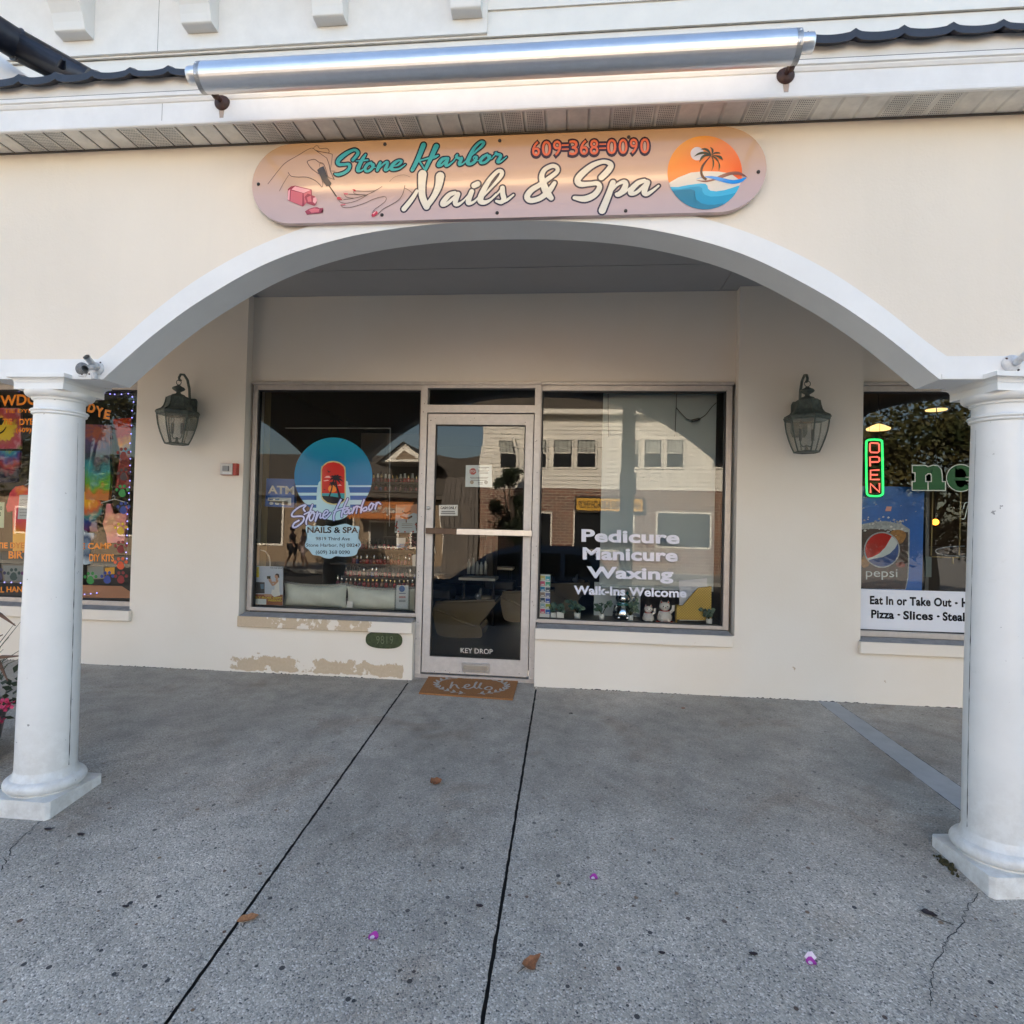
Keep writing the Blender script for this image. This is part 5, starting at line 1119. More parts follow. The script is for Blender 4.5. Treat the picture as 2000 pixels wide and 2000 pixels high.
# parked car at the kerb
M_CARP = mat('dark blue car paint', (.09, .16, .29), .25, metal=.5, coat=1.); M_CARG = mat('tinted car glass', (.01, .012, .014), .06); M_TYRE = mat('tyre rubber', (.015, .015, .015), .8); M_RIM = mat('alloy rim', (.5, .5, .52), .3, metal=1.)
xc0 = rf(830, 1100, 9.6).x
car = thing('parked_car', 'dark blue sport utility car parked at the kerb in front of the shops', 'car', (xc0+2.4, -9.6, ZS))
def car_section(u):        # u 0..1 front to back: half width, sill z, belt z, roof z or None
    return None
y0c, y1c = -10.5, -8.7
side = [(0, .42), (.02, .62), (.1, .86), (.9, 1.0), (1.15, 1.06), (4.35, 1.10), (4.7, .98), (4.78, .6), (4.75, .38), (4.2, .30), (.5, .30), (.05, .34)]
green = [(.95, 1.02), (1.75, 1.58), (2.1, 1.70), (3.0, 1.74), (4.0, 1.68), (4.5, 1.12)]
m = MB(); S = lambda P, z0=ZS: [(xc0+a, z0+b) for a, b in P]
def loft(P, ins, m_, mat_):
    n = len(P); L0 = S(P); vs = []
    for y, k in ((y0c+ins, 0), (y0c+ins-.0, 0), (y1c-ins, 0)): pass
    m_.prism(L0, y0c+ins, y1c-ins, mat_)
loft(cat_rom(side, 4, True), 0, m, M_CARP); m.build('body', car, bevel=.06)
m = MB(); P = S(cat_rom(green, 5)); n = len(P); vs = [(x, y0c+.12+(z-ZS-1.02)*.28, z) for x, z in P]+[(x, y1c-.12-(z-ZS-1.02)*.28, z) for x, z in P]
m.add(vs, [(i, i+1, n+i+1, n+i) for i in range(n-1)]+[tuple(range(n)), tuple(range(2*n-1, n-1, -1))], M_CARP); m.build('cabin', car, bevel=.03)
m = MB()
for y, sg in ((y0c, 1), (y1c, -1)):
    for W in ([(1.35, 1.10), (1.85, 1.54), (2.45, 1.63), (2.45, 1.10)], [(2.55, 1.10), (2.55, 1.63), (3.35, 1.64), (3.35, 1.12)], [(3.45, 1.12), (3.45, 1.63), (3.95, 1.58), (4.25, 1.14)]):
        m.poly([(xc0+a, y+sg*(.12+(b-1.02)*.28)-sg*.006, ZS+b) for a, b in W], M_CARG)
    m.build('side_glass', car); m = MB()
for i, a in enumerate((.95, 3.85)):
    for y in (y0c+.12, y1c-.12):
        w_ = MB(); w_.lathe([(.2, -.11), (.34, -.11), (.36, -.07), (.36, .07), (.34, .11), (.2, .11)], (xc0+a, y, ZS+.36), M_TYRE, 28, axis='y'); wo = w_.build('wheel', car); r_ = MB(); r_.lathe([(0, -.10), (.2, -.10), (.22, -.115), (.22, .115), (.2, .10), (0, .10)], (xc0+a, y, ZS+.36), M_RIM, 20, axis='y'); r_.build('rim', wo)
# two people strolling on the far pavement
M_SKIN = mat('sunlit skin', (.48, .27, .18), .6); M_CLOTH1 = mat('dark grey clothing', (.06, .06, .065), .8); M_CLOTH2 = mat('pale pink top', (.55, .42, .40), .8); M_HAIR = mat('brown hair', (.05, .03, .02), .7)
def person(x, y, z, h, label, top, bottom, step=1):
    t = thing('person', label, 'person', (x, y, z)); k = h/1.75
    J = {'pel': (0, 0, .95), 'sp': (0, 0, 1.15), 'ch': (0, .01, 1.35), 'nk': (0, .01, 1.50), 'hd': (0, .02, 1.62), 'top': (0, .02, 1.73),
         'hl': (.0, -.09, .92), 'kl': (.12*step, -.09, .50), 'al': (.02*step, -.09, .09), 'tl': (.16*step, -.09, .04), 'hr': (.0, .09, .92), 'kr': (-.06*step, .09, .50), 'ar': (-.28*step, .09, .12), 'tr': (-.18*step, .09, .04),
         'sl': (0, -.19, 1.42), 'el': (-.08*step, -.22, 1.15), 'wl': (.06*step, -.21, .92), 'nl': (.09*step, -.21, .82), 'sr': (0, .19, 1.42), 'er': (.06*step, .22, 1.15), 'wr': (.16*step, .2, .98), 'nr': (.2*step, .2, .9)}
    Rd = {'pel': .14, 'sp': .12, 'ch': .145, 'nk': .055, 'hd': .095, 'top': .07, 'hl': .09, 'kl': .058, 'al': .04, 'tl': .035, 'hr': .09, 'kr': .058, 'ar': .04, 'tr': .035, 'sl': .06, 'el': .042, 'wl': .03, 'nl': .028, 'sr': .06, 'er': .042, 'wr': .03, 'nr': .028}
    E = [('pel', 'sp'), ('sp', 'ch'), ('ch', 'nk'), ('nk', 'hd'), ('hd', 'top'), ('pel', 'hl'), ('hl', 'kl'), ('kl', 'al'), ('al', 'tl'), ('pel', 'hr'), ('hr', 'kr'), ('kr', 'ar'), ('ar', 'tr'), ('ch', 'sl'), ('sl', 'el'), ('el', 'wl'), ('wl', 'nl'), ('ch', 'sr'), ('sr', 'er'), ('er', 'wr'), ('wr', 'nr')]
    N_ = list(J)
    def skin(keys, infl, mt, name):
        ks = [a for a in N_ if a in keys]; me = bpy.data.meshes.new(name); me.from_pydata([(x+J[a][0]*k, y+J[a][1]*k, z+J[a][2]*k) for a in ks], [(ks.index(a), ks.index(b)) for a, b in E if a in ks and b in ks], [])
        o = bpy.data.objects.new(name, me); COL.objects.link(o); sk = o.modifiers.new('s', 'SKIN'); sb = o.modifiers.new('b', 'SUBSURF'); sb.levels = sb.render_levels = 1
        if not me.skin_vertices: 
            ov = o
        lay = me.skin_vertices[0].data if me.skin_vertices else None
        if lay is None: return o
        for i, a in enumerate(ks): r2 = Rd[a]*k*infl; lay[i].radius = (r2, r2); lay[i].use_root = (a == ('pel' if 'pel' in ks else ks[0]))
        me.materials.append(mt); setp(o, t); return o
    def ensure(o): pass
    bpy.context.view_layer.update()
    skin(set(N_), 1., M_SKIN, 'body'); skin({'sp', 'ch', 'sl', 'sr', 'pel', 'el', 'er'} if True else set(), 1.12, top, 'top'); skin({'pel', 'hl', 'hr', 'kl', 'kr'}, 1.2, bottom, 'shorts')
    m = MB(); m.ball((x-.012*step*k, y+.02*k, z+1.67*k), .108*k, M_HAIR, 14, sz=.95); m.build('hair', t)
p = rf(572, 1040, 20.6); person(p.x, -20.6, ZF, 1.78, 'person walking in a dark grey shirt and dark shorts on the far pavement', M_CLOTH1, M_CLOTH1, 1)
p = rf(594, 1040, 20.9); person(p.x, -20.9, ZF, 1.68, 'person walking in a pale pink top on the far pavement', M_CLOTH2, M_CLOTH2, -1)
# ------------------------------------------------------------------ decals and lettering on the salon glass (sub-parts of the windows)
def ordinal(i): return ['first', 'second', 'third', 'fourth', 'fifth', 'sixth', 'seventh', 'eighth', 'ninth', 'tenth', 'eleventh', 'twelfth', 'thirteenth', 'fourteenth', 'fifteenth', 'sixteenth', 'seventeenth', 'eighteenth', 'nineteenth', 'twentieth'][i]
YD = GLASS_Y-.0006
M_VBLUE = ramp_mat('blue decal print', lambda N, L, pos, b: (lambda sep, m, r: (L.new(pos, sep.inputs[0]), L.new(sep.outputs[2], m.inputs[0]), L.new(m.outputs[0], r.inputs[0]), set_ramp(r, [(0, rgb(10, 105, 170)), (.6, rgb(8, 120, 165)), (1, rgb(40, 150, 180))]), setattr(m.inputs[1], 'default_value', 1.45), setattr(m.inputs[2], 'default_value', 2.05), r.outputs[0])[-1])(N.new('ShaderNodeSeparateXYZ'), N.new('ShaderNodeMapRange'), N.new('ShaderNodeValToRGB')), rough=.12)
M_VPALE = mat('pale blue decal', rgb(165, 205, 220), .12); M_VBAND = mat('strong blue decal band', rgb(12, 90, 160), .12); M_VRED = mat('red decal', rgb(190, 45, 40), .12); M_VBLK = mat('black decal', (.012, .014, .022), .12); M_VTEAL = mat('teal decal', rgb(60, 150, 160), .12)
M_VSUN = mat('orange decal sun', rgb(225, 135, 60), .12); M_VPINK = mat('pink decal cloud', rgb(225, 170, 165), .12); M_VLAV = mat('lavender script vinyl', rgb(180, 194, 236), .12); M_VNAVY = mat('navy script outline', rgb(28, 38, 110), .12); M_TEXT = mat('black lettering vinyl', (.012, .013, .016), .15)
dc = MB(); D = lambda i: YD-.00025*i
C8 = lambda a0, a1, n=40, cx=915, cy=516, r=433: [(cx+r*math.cos(R(a)), cy+r*math.sin(R(a))) for a in np.linspace(a0, a1, n)]
px_poly(dc, d8, C8(167, 373, 50), D(0), M_VBLUE)                      # upper disc down to y~610
for i, (ya_, yb_, mm) in enumerate(((613, 632, M_VPALE), (632, 695, M_VBAND), (695, 727, M_VPALE), (727, 775, M_VBAND), (775, 826, M_VPALE), (826, 862, M_VBAND), (862, 948, M_VPALE))):
    hw = lambda y: math.sqrt(max(0, 433**2-(y-516)**2)); n = 6; ys_ = [ya_+(yb_-ya_)*k/n for k in range(n+1)]
    px_poly(dc, d8, [(915-hw(y), y) for y in ys_]+[(915+hw(y), y) for y in ys_[::-1]], D(0)-.00002, mm)
px_poly(dc, d8, [(790, 560), (742, 620), (730, 720), (728, 800), (728, 870), (760, 940), (850, 990), (960, 1000), (1060, 960), (1098, 880), (1100, 720), (1080, 610), (1045, 560)], D(1), M_VPALE, 4)
bad = lambda k: [(785-k, 700), (785-k, 440), (800, 400-k), (850, 362-k), (915, 350-k), (985, 366-k), (1035, 405-k), (1044+k, 450), (1046+k, 720), (1030+k, 780+k), (985, 815+k), (915, 822+k), (845, 805+k), (800-k, 765+k)]
px_poly(dc, d8, bad(8), D(2), mat('cream decal rim', rgb(190, 180, 120), .4), 3); px_poly(dc, d8, [(788, 700), (788, 440), (803, 402), (850, 366), (915, 355), (983, 370), (1030, 408), (1040, 450), (1040, 700)], D(3), M_VRED)
px_poly(dc, d8, [(788, 700), (1040, 700), (1040, 760), (788, 740)], D(4), M_VTEAL); px_poly(dc, d8, [(788, 728), (900, 735), (1000, 752), (1040, 765), (1025, 790), (980, 812), (915, 818), (850, 802), (805, 765)], D(5), M_VBLK)
px_poly(dc, d8, [(905+48*math.cos(R(a)), 652+42*math.sin(R(a))) for a in range(0, 360, 20)], D(5), M_VSUN)
for pp in ([(815, 528), (840, 510), (870, 508), (885, 530)], [(800, 562), (850, 552), (870, 560), (820, 568)], [(955, 615), (990, 602), (1010, 618)]): px_poly(dc, d8, pp, D(5), M_VPINK)
pst = [([(940, 545), (950, 620), (975, 700), (990, 765)], [8, 10, 13, 16]), ([(905, 605), (895, 660), (870, 735)], [6, 7, 9])]
for cx, cy, s_ in ((938, 540, 1.), (905, 598, .62)):
    for ex, ey in ((-65, 20), (-55, -25), (-10, -42), (40, -40), (80, -15), (90, 35), (60, 60), (-30, 45)):
        pst.append(([(cx, cy), (cx+ex*.5*s_, cy+(ey*.5-14)*s_), (cx+ex*s_, cy+ey*s_)], [4, 11*s_, 1]))
pst += [([(850, 440), (865, 465), (885, 455)], [1, 7, 1]), ([(805, 655), (818, 660), (832, 657)], [1, 4, 1])]
for i, (p, w_) in enumerate(pst): px_stroke(dc, d8, p, w_, D(6)-.00003*i, M_VBLK, 4, cap=False)
dc.build('round_decal', win_l)
sl_ = MB()
strokes = [([(345, 275), (320, 245), (320, 210), (360, 170), (330, 160), (230, 200), (130, 280), (95, 345), (120, 375), (220, 370), (305, 375), (325, 420), (290, 490), (200, 560), (140, 580), (115, 555), (150, 495), (230, 450)], 13), ([(485, 155), (430, 300), (370, 450), (370, 520)], 14), ([(330, 335), (400, 300), (465, 270)], 10),
           ([(480, 290), (430, 380), (440, 450), (480, 440), (520, 340), (500, 280), (475, 300), (530, 320)], 12), ([(580, 290), (550, 400), (540, 460)], 12), ([(550, 440), (600, 330), (640, 320), (630, 400), (670, 390)], 11), ([(690, 360), (760, 320), (780, 280), (740, 265), (690, 330), (690, 400), (740, 405), (830, 310)], 12),
           ([(1020, 60), (950, 200), (890, 350), (890, 440)], 15), ([(1150, 40), (1080, 200), (1040, 320), (1040, 380)], 15), ([(890, 285), (1000, 240), (1160, 205)], 12), ([(1150, 235), (1090, 270), (1090, 320), (1140, 310), (1180, 240), (1175, 320), (1230, 290)], 12), ([(1270, 200), (1250, 260), (1240, 310)], 12), ([(1245, 290), (1290, 200), (1330, 180), (1380, 200)], 11), ([(1330, 200), (1310, 310)], 10),
           ([(1460, 60), (1410, 200), (1400, 300)], 14), ([(1405, 280), (1450, 220), (1500, 200), (1510, 250), (1450, 270)], 11), ([(1600, 120), (1550, 190), (1560, 250), (1600, 230), (1630, 150), (1600, 120), (1650, 150)], 12), ([(1690, 120), (1670, 230)], 12), ([(1680, 190), (1720, 110), (1770, 140)], 11)]
outlined(sl_, s7, [(a_, b_+3) for a_, b_ in strokes], 12, M_VLAV, M_VNAVY, D(8)-.0002, 5)
px_poly(sl_, d8, [(612, 1062), (640, 1052), (690, 1068), (740, 1060), (800, 1068), (840, 1058), (900, 1070), (1000, 1048), (1060, 1040), (1120, 1062), (1190, 1066), (1206, 1085), (1198, 1140), (1190, 1190), (1215, 1240), (1222, 1280), (1190, 1330), (1170, 1380), (1110, 1400), (1020, 1405), (940, 1400), (890, 1425), (820, 1420), (760, 1395), (690, 1385), (660, 1350), (640, 1325), (605, 1300), (600, 1265), (618, 1220), (622, 1160), (608, 1110)], D(2), mat('pale plaque vinyl', rgb(160, 195, 212), .35), 3)
for txt, a, b, tp, wt in (('NAILS & SPA', (626, 1138), (1192, 1140), (626, 1074), .03), ('9819 Third Ave', (720, 1222), (1100, 1224), (720, 1186), .008), ('Stone Harbor, NJ 08247', (612, 1293), (1216, 1296), (612, 1257), .008), ('(609) 368 0090', (720, 1372), (1098, 1374), (720, 1334), .008)):
    text_px(sl_, txt, d8, a, b, tp, D(4), M_TEXT, weight=wt)
sl_.build('address_lettering', win_l)
ln = MB(); 
for a, b in (((272, 362), (912, 362)), ((910, 362), (905, 960))): px_stroke(ln, c6, [a, b], 1.6, GLASS_Y+.004, mat('acrylic sheet edge', (.35, .37, .38), .3), 0, cap=False)
ln.build('decal_sheet_edge', win_l)
wl_ = MB(); M_WVIN = mat('white lettering vinyl', rgb(222, 224, 236), .15)
for txt, a, b, tp in (('Pedicure', (352, 1122), (990, 1137), (352, 1040)), ('Manicure', (360, 1238), (978, 1252), (360, 1158)), ('Waxing', (386, 1358), (950, 1372), (386, 1282)), ('Walk-Ins Welcome', (302, 1465), (1035, 1487), (302, 1408))):
    text_px(wl_, txt, c8, a, b, tp, YD, M_WVIN, weight=.035, spacing=1.02, cap=.75)
wl_.build('service_lettering', win_r)
kd = MB(); text_px(kd, 'KEY DROP', e7, (750, 508), (1085, 524), (750, 455), GLASS_Y-.0015, mat('pale door lettering', (.55, .53, .50), .5), weight=.004, cap=.73); kd.build('key_drop_lettering', door)
def flat_paper(name, label, cat, cr, corners, y, m, thick=.002):
    q = [at(*cr(*c), y) for c in corners]; xs = [p.x for p in q]; zs = [p.z for p in q]
    t = thing(name, label, cat, (sum(xs)/4, y, min(zs))); mb = MB(); mb.prism([(p.x, p.z) for p in q], y, y+thick, m); mb.build('sheet', t); return t
M_PAPER = mat('white paper', (.72, .72, .71), .6); M_PAPERB = mat('cool paper', (.62, .68, .70), .5); M_LINE = mat('printed grey text', (.16, .16, .17), .6); M_STOPR = mat('stop red print', (.42, .05, .05), .5)
t = flat_paper('notice', 'white stop notice with a red octagon taped inside the door glass', 'notice', c7, [(322, 552), (470, 552), (472, 678), (318, 676)], GLASS_Y+.005, M_PAPERB)
m = MB(); y = GLASS_Y+.004; px_poly(m, c7, [(362+20*math.cos(R(a)), 588+20*math.sin(R(a))) for a in range(22, 382, 45)], y, M_STOPR); text_px(m, 'STOP', c7, (346, 594), (378, 594), (346, 582), y-.0005, M_PAPER, weight=.01)
for k, (x0, x1, yy) in enumerate(((395, 455, 565), (400, 440, 573), (392, 455, 582), (392, 448, 590), (400, 450, 598), (345, 450, 622), (350, 445, 630), (350, 440, 640), (390, 420, 652), (392, 418, 660))): px_stroke(m, c7, [(x0, yy), (x1, yy)], 1.6, y, M_LINE, 0, cap=False)
for cx in (356, 437): px_poly(m, c7, [(cx+11*math.cos(R(a)), 650+11*math.sin(R(a))) for a in range(0, 360, 30)], y, mat('seal print', (.30, .24, .18), .5) if cx < 400 else M_LINE)
m.build('print', t)
t = flat_paper('sticker', 'small white cash only sticker on the door glass above the push bar', 'sticker', c7, [(168, 780), (276, 779), (275, 841), (168, 840)], GLASS_Y+.005, M_PAPER)
m = MB(); text_px(m, 'CASH ONLY', c7, (176, 803), (269, 803), (176, 788), y, M_TEXT, weight=.03)
for yy, a, b in ((818, 182, 258), (829, 178, 262)): px_stroke(m, c7, [(a, yy), (b, yy)], 3, y, M_LINE, 0, cap=False)
m.build('print', t)

# ------------------------------------------------------------------ things on the left window ledge
LZ = .494
def pillow(name, label, x0, x1, z1, y, T=.11, tilt=.0):
    t = thing(name, label, 'pillow', ((x0+x1)/2, y, LZ), 'pillows on the left window ledge')
    W, H = (x1-x0)/2, (z1-LZ)/2; n1, n2 = 26, 14; m = MB()
    M_PIL = mat('sage grey pillow linen', (.70, .73, .66), .85, var=.06, vscale=14, bump=.25, bscale=220, sheen=.2)
    for sgn in (-1, 1):
        vs = []; fs = []
        for i in range(n1+1):
            for j in range(n2+1):
                u, v = -1+2*i/n1, -1+2*j/n2; pinch = 1-.07*(1-abs(u)**2.2)*abs(v)**2 ; px_ = u*(1-.05*(1-v*v)); pz = v*(1-.20*(1-u*u)*(1 if v > 0 else .12))
                th = T*((1-abs(u)**3)*(1-abs(v)**2.6))**.55 + .010*math.sin(7*u+3*v)*(1-u*u)*(1-v*v)
                vs.append((( x0+x1)/2+px_*W, y+sgn*th+tilt*v*H, LZ+H+pz*H))
        for i in range(n1):
            for j in range(n2):
                a = i*(n2+1)+j; f_ = (a, a+1, a+n2+2, a+n2+1); fs.append(f_ if sgn > 0 else f_[::-1])
        m.add(vs, fs, M_PIL, True)
    m.build('cover', t)
    tr = MB(); P = []
    for i in range(60):
        u = -1+2*i/59; P.append(((x0+x1)/2+u*W*1.0, y-.035*(1-u*u)-tilt*0+(-.0), LZ+H+H*(1-.20*(1-u*u))))
    tr.tube(P, [.011+.003*math.sin(i*2.6) for i in range(60)], mat('grey pillow trim', (.27, .27, .255), .9), 6); tr.build('trim', t)
    return t
a = at(*c6(256, 1300), .22); b = at(*c6(648, 1320), .22); pillow('pillow', 'plump sage grey pillow beside the magazine on the left window ledge', a.x, b.x, a.z+.005, .24)
a = at(*c6(640, 1318), .2); b = at(*c6(1075, 1330), .2); pp = pillow('pillow', 'sage grey pillow with a white care tag behind the card holder', a.x, b.x, a.z, .22, T=.10)
m = MB(); a = at(*c6(650, 1415), .09); m.box(a.x, a.x+.05, .085, .088, a.z-.055, a.z, M_PAPER, rz=.1); m.build('care_tag', pp)
# magazine
y = .085; t = flat_paper('magazine', 'magazine with a photographer in white on its cover leaning in the left window', 'magazine', c6, [(76, 1200), (258, 1206), (256, 1442), (74, 1436)], y, mat('magazine pale blue', rgb(178, 190, 208), .3), .012)
m = MB(); y1 = y-.0006
px_poly(m, c6, [(76, 1372), (257, 1376), (256, 1441), (75, 1436)], y1, mat('magazine brown', rgb(140, 85, 60), .3)); px_poly(m, c6, [(84, 1298), (146, 1300), (146, 1368), (82, 1368)], y1-.0002, mat('magazine inset dark', rgb(22, 34, 46), .3))
px_poly(m, c6, [(118, 1312), (140, 1310), (142, 1340), (124, 1342)], y1-.0004, mat('magazine inset blue', rgb(70, 110, 140), .3)); M_YELP = mat('magazine yellow', rgb(215, 195, 60), .3)
px_poly(m, c6, [(92, 1206), (112, 1206), (112, 1270), (92, 1270)], y1-.0002, M_YELP)
px_poly(m, c6, [(190, 1345), (235, 1345), (240, 1380), (205, 1390), (185, 1375)], y1-.0004, M_PAPER); px_poly(m, c6, [(206, 1295), (232, 1288), (236, 1345), (205, 1350)], y1-.0004, M_PAPER)
for i, (p, w_) in enumerate((([(225, 1292), (195, 1318), (180, 1280)], 6), ([(210, 1300), (182, 1300), (172, 1276)], 5), ([(218, 1288), (222, 1270)], 6), ([(185, 1380), (150, 1378)], 7))): px_stroke(m, c6, p, w_, y1-.0006-.00005*i, M_SKIN, 3)
px_poly(m, c6, [(220+13*math.cos(R(a)), 1264+15*math.sin(R(a))) for a in range(0, 360, 30)], y1-.0009, M_SKIN); px_poly(m, c6, [(208, 1256), (220, 1246), (234, 1252), (236, 1275), (228, 1270), (224, 1258)], y1-.0010, M_HAIR); px_poly(m, c6, [(160, 1262), (182, 1262), (182, 1280), (160, 1280)], y1-.0009, M_TEXT)
text_px(m, 'THE AGE ISSUE', c6, (180, 1216), (252, 1218), (180, 1209), y1-.0004, M_TEXT, weight=.01); text_px(m, 'LILY-ROSE DEPP', c6, (80, 1398), (250, 1402), (80, 1386), y1-.0004, M_YELP, weight=.02); text_px(m, 'WEEKND', c6, (165, 1416), (250, 1418), (165, 1404), y1-.0004, M_YELP, weight=.02); px_poly(m, c6, [(82, 1400), (156, 1403), (156, 1436), (80, 1434)], y1-.0003, M_PAPERB)
m.build('cover_print', t)
# acrylic card holder
M_ACR = glass_mat('clear acrylic', tint=(.85, .88, .9), boost=1.5)
a = at(*c6(936, 1475), .07); b = at(*c6(1024, 1475), .07); tt = at(*c6(950, 1318), .07)
t = thing('card_holder', 'clear card holder with white leaflets at the right end of the left window ledge', 'card holder', ((a.x+b.x)/2, .07, LZ)); m = MB(); m.box(a.x, b.x, .066, .09, LZ, LZ+(tt.z-LZ)*.98, M_ACR); m.build('stand', t)
m = MB(); c = at(*c6(950, 1318), .075); d = at(*c6(1018, 1462), .075); m.box(c.x, d.x, .072, .074, d.z, c.z, M_PAPER); m.build('leaflet', t)
m = MB(); px_poly(m, c6, [(982+18*math.cos(R(k)), 1340+20*math.sin(R(k))) for k in range(0, 360, 30)], .0715, M_VBAND)
for yy, mm in ((1368, M_VNAVY), (1388, M_STOPR), (1394, M_STOPR), (1410, M_LINE), (1418, M_LINE)): px_stroke(m, c6, [(964, yy), (1004, yy)], 2, .0715, mm, 0, cap=False)
m.build('print', t)
# ATM sign hung behind the glass
y = .16; t = flat_paper('cash_machine_sign', 'blue ATM light box hung behind the left window', 'sign', c6, [(158, 668), (330, 672), (324, 846), (148, 838)], y, mat('blue sign plastic', rgb(18, 88, 172), .3), .05)
m = MB(); text_px(m, 'ATM', c6, (166, 757), (326, 764), (166, 710), y-.001, M_PAPER, weight=.03); px_poly(m, c6, [(168, 784), (308, 786), (307, 832), (288, 831), (289, 808), (168, 805)], y-.001, M_PAPERB)
for cx in (186, 222, 256): px_poly(m, c6, [(cx+14*math.cos(R(k)), 820+9*math.sin(R(k))) for k in range(0, 360, 30)], y-.001, M_PAPERB)
for i, (x0, x1) in enumerate(((175, 198), (208, 235))): px_stroke(m, c6, [(x0, 795), (x1, 795)], 4, y-.0014, M_VBAND, 0, cap=False)
m.build('print', t)
m = MB(); m.tube([at(*c6(120, 1103), .2), at(*c6(150, 1112), .2), at(*c6(172, 1140), .2), at(*c6(180, 1175), .2), at(*c6(176, 1260), .2)], .006, mat('white cable', (.6, .6, .57), .5), 6); tag(m.build('cable'), 'white cable looping down behind the magazine in the left window', 'cable')
m = MB(); a = at(*c6(128, 800), .36); b = at(*c6(163, 800), .36); n = 9
for i in range(n): x = a.x+(b.x-a.x)*i/n; m.box(x, x+(b.x-a.x)/n*.8, .36+.01*(i % 2), .375+.01*(i % 2), .5, 2.5, mat('straw coloured drape', (.30, .24, .12), .9))
tag(m.build('curtain'), 'narrow straw coloured curtain hanging at the left edge of the left salon window', 'curtain')
# shelves of nail polish
YSF = .80; M_SHELF = mat('dark brown shelf', (.045, .032, .025), .6)
sh = thing('shelf_unit', 'dark wooden shelf unit for nail polish behind the left window', 'shelf', (-.9, YSF+.1, 0))
rows = [(690, 800, 1085), (742, 815, 1085), (925, 800, 1085), (1022, 880, 1085), (1100, 700, 1085), (1190, 560, 1085), (1268, 630, 1085), (1330, 580, 1085)]
xr_ = at(*c6(1092, 1100), YSF).x; rowz = {}
for yy, xa, xb in rows:
    z = at(*c6(850, yy), YSF).z; x0 = at(*c6(xa-8, yy), YSF).x; rowz[yy] = z
    m = MB(); m.box(x0, xr_, YSF-.04, YSF+.16, z-.016, z, M_SHELF); m.build('shelf_board', sh, bevel=.002)
m = MB(); x0 = at(*c6(845, 1100), YSF).x; m.box(x0-.012, x0+.012, YSF+.162, YSF+.18, 0, 2.2, M_SHELF); x0 = at(*c6(640, 1250), YSF).x; m.box(x0-.012, x0+.012, YSF+.162, YSF+.18, 0, 1.35, M_SHELF); m.box(xr_, xr_+.02, YSF-.04, YSF+.18, 0, 2.2, M_SHELF); m.box(-1.4, xr_, YSF+.181, YSF+.19, 0, 2.2, mat('shelf back panel', (.02, .016, .014), .7)); m.build('upright', sh)
pol = [('red', (.30, .02, .03)), ('maroon', (.12, .012, .02)), ('coral', (.26, .06, .04)), ('plum', (.08, .02, .06)), ('nude', (.22, .12, .09)), ('navy', (.03, .05, .18)), ('rose', (.22, .05, .08))]
caps = [('black', mat('black cap', (.02, .02, .02), .25)), ('silver', mat('silver cap', (.75, .74, .72), .18, metal=1.)), ('white', mat('white cap', (.7, .7, .7), .3)), ('gold', mat('gold cap', (.75, .52, .22), .2, metal=1.))]
protos = {}
def bottle(cn, col, kn, km):
    if (cn, kn) not in protos:
        m = MB(); m.lathe([(.0, 0), (.015, 0), (.017, .004), (.017, .028), (.014, .036), (.009, .039), (.009, .041)], (0, 0, 0), mat(cn+' nail polish', col, .12, coat=.6), 10, caps=False); m.lathe([(.0095, .041), (.0105, .043), (.0085, .086), (.0, .087)], (0, 0, 0), km, 10, caps=False)
        protos[(cn, kn)] = m.build('polish_bottle'); COL.objects.unlink(protos[(cn, kn)])
    o = protos[(cn, kn)].copy(); COL.objects.link(o); return o
names_r = {690: 'top', 742: 'second', 1100: 'fourth', 1190: 'fifth', 1268: 'sixth', 1330: 'lowest'}
for yy, xa, xb, st_, kc in ((690, 808, 1078, 24, (3, 2)), (742, 822, 1078, 30, (0,)), (1100, 708, 1020, 27, (0,)), (1190, 688, 1075, 20, (1, 0, 1)), (1268, 640, 1070, 26, (0, 0, 1)), (1330, 590, 1070, 26, (1, 3))):
    i = 0; x = xa
    while x < xb and i < 20:
        cn, col = rnd.choice(pol); kn, km = caps[rnd.choice(kc)]; o = bottle(cn, col, kn, km); p = at(*c6(x, yy), YSF)
        o.location = (p.x, YSF+rnd.uniform(-.01, .01), rowz[yy]+.0005); s_ = rnd.uniform(.95, 1.2); o.scale = (s_, s_, s_*(1.12 if yy > 1000 else .9))
        tag(o, f'{cn} nail polish bottle with {kn} cap, {ordinal(i)} from the left on the {names_r[yy]} shelf', 'nail polish', 'nail polish bottles on the shelves'); i += 1; x += st_+rnd.uniform(-2, 3)
# poster on the shelves, small card, red flowers
y = .60; t = flat_paper('poster', 'pale poster with a leafy border and slim figure right of the round decal', 'poster', c6, [(946, 828), (1082, 826), (1080, 1000), (938, 998)], y, mat('poster paper', rgb(190, 205, 215), .5))
m = MB(); y1 = y-.001; px_poly(m, c6, [(942, 888), (950, 828), (1080, 826), (1078, 885), (1050, 878), (1030, 890), (1000, 880), (975, 892)], y1, mat('poster blush', rgb(205, 150, 120), .5))
for i, (p, w_) in enumerate((([(985, 868), (1005, 880), (1030, 868)], 5), ([(975, 900), (1010, 912), (1040, 900)], 6), ([(1008, 915), (1008, 935)], 3), ([(945, 985), (952, 930)], 4), ([(1072, 985), (1068, 940)], 4))): px_stroke(m, c6, p, w_, y1-.0005-.00003*i, M_TRUNK, 3)
for i, (xx, yy) in enumerate(((950, 945), (944, 960), (956, 970), (1066, 950), (1074, 965), (960, 992), (1000, 994), (1050, 993))): px_poly(m, c6, [(xx-7, yy), (xx, yy-8), (xx+7, yy), (xx, yy+5)], y1-.0008, M_STOPR)
for yy in (945, 955, 968): px_stroke(m, c6, [(980, yy), (1045, yy)], 1.5, y1-.0005, M_LINE, 0, cap=False)
m.build('print', t)
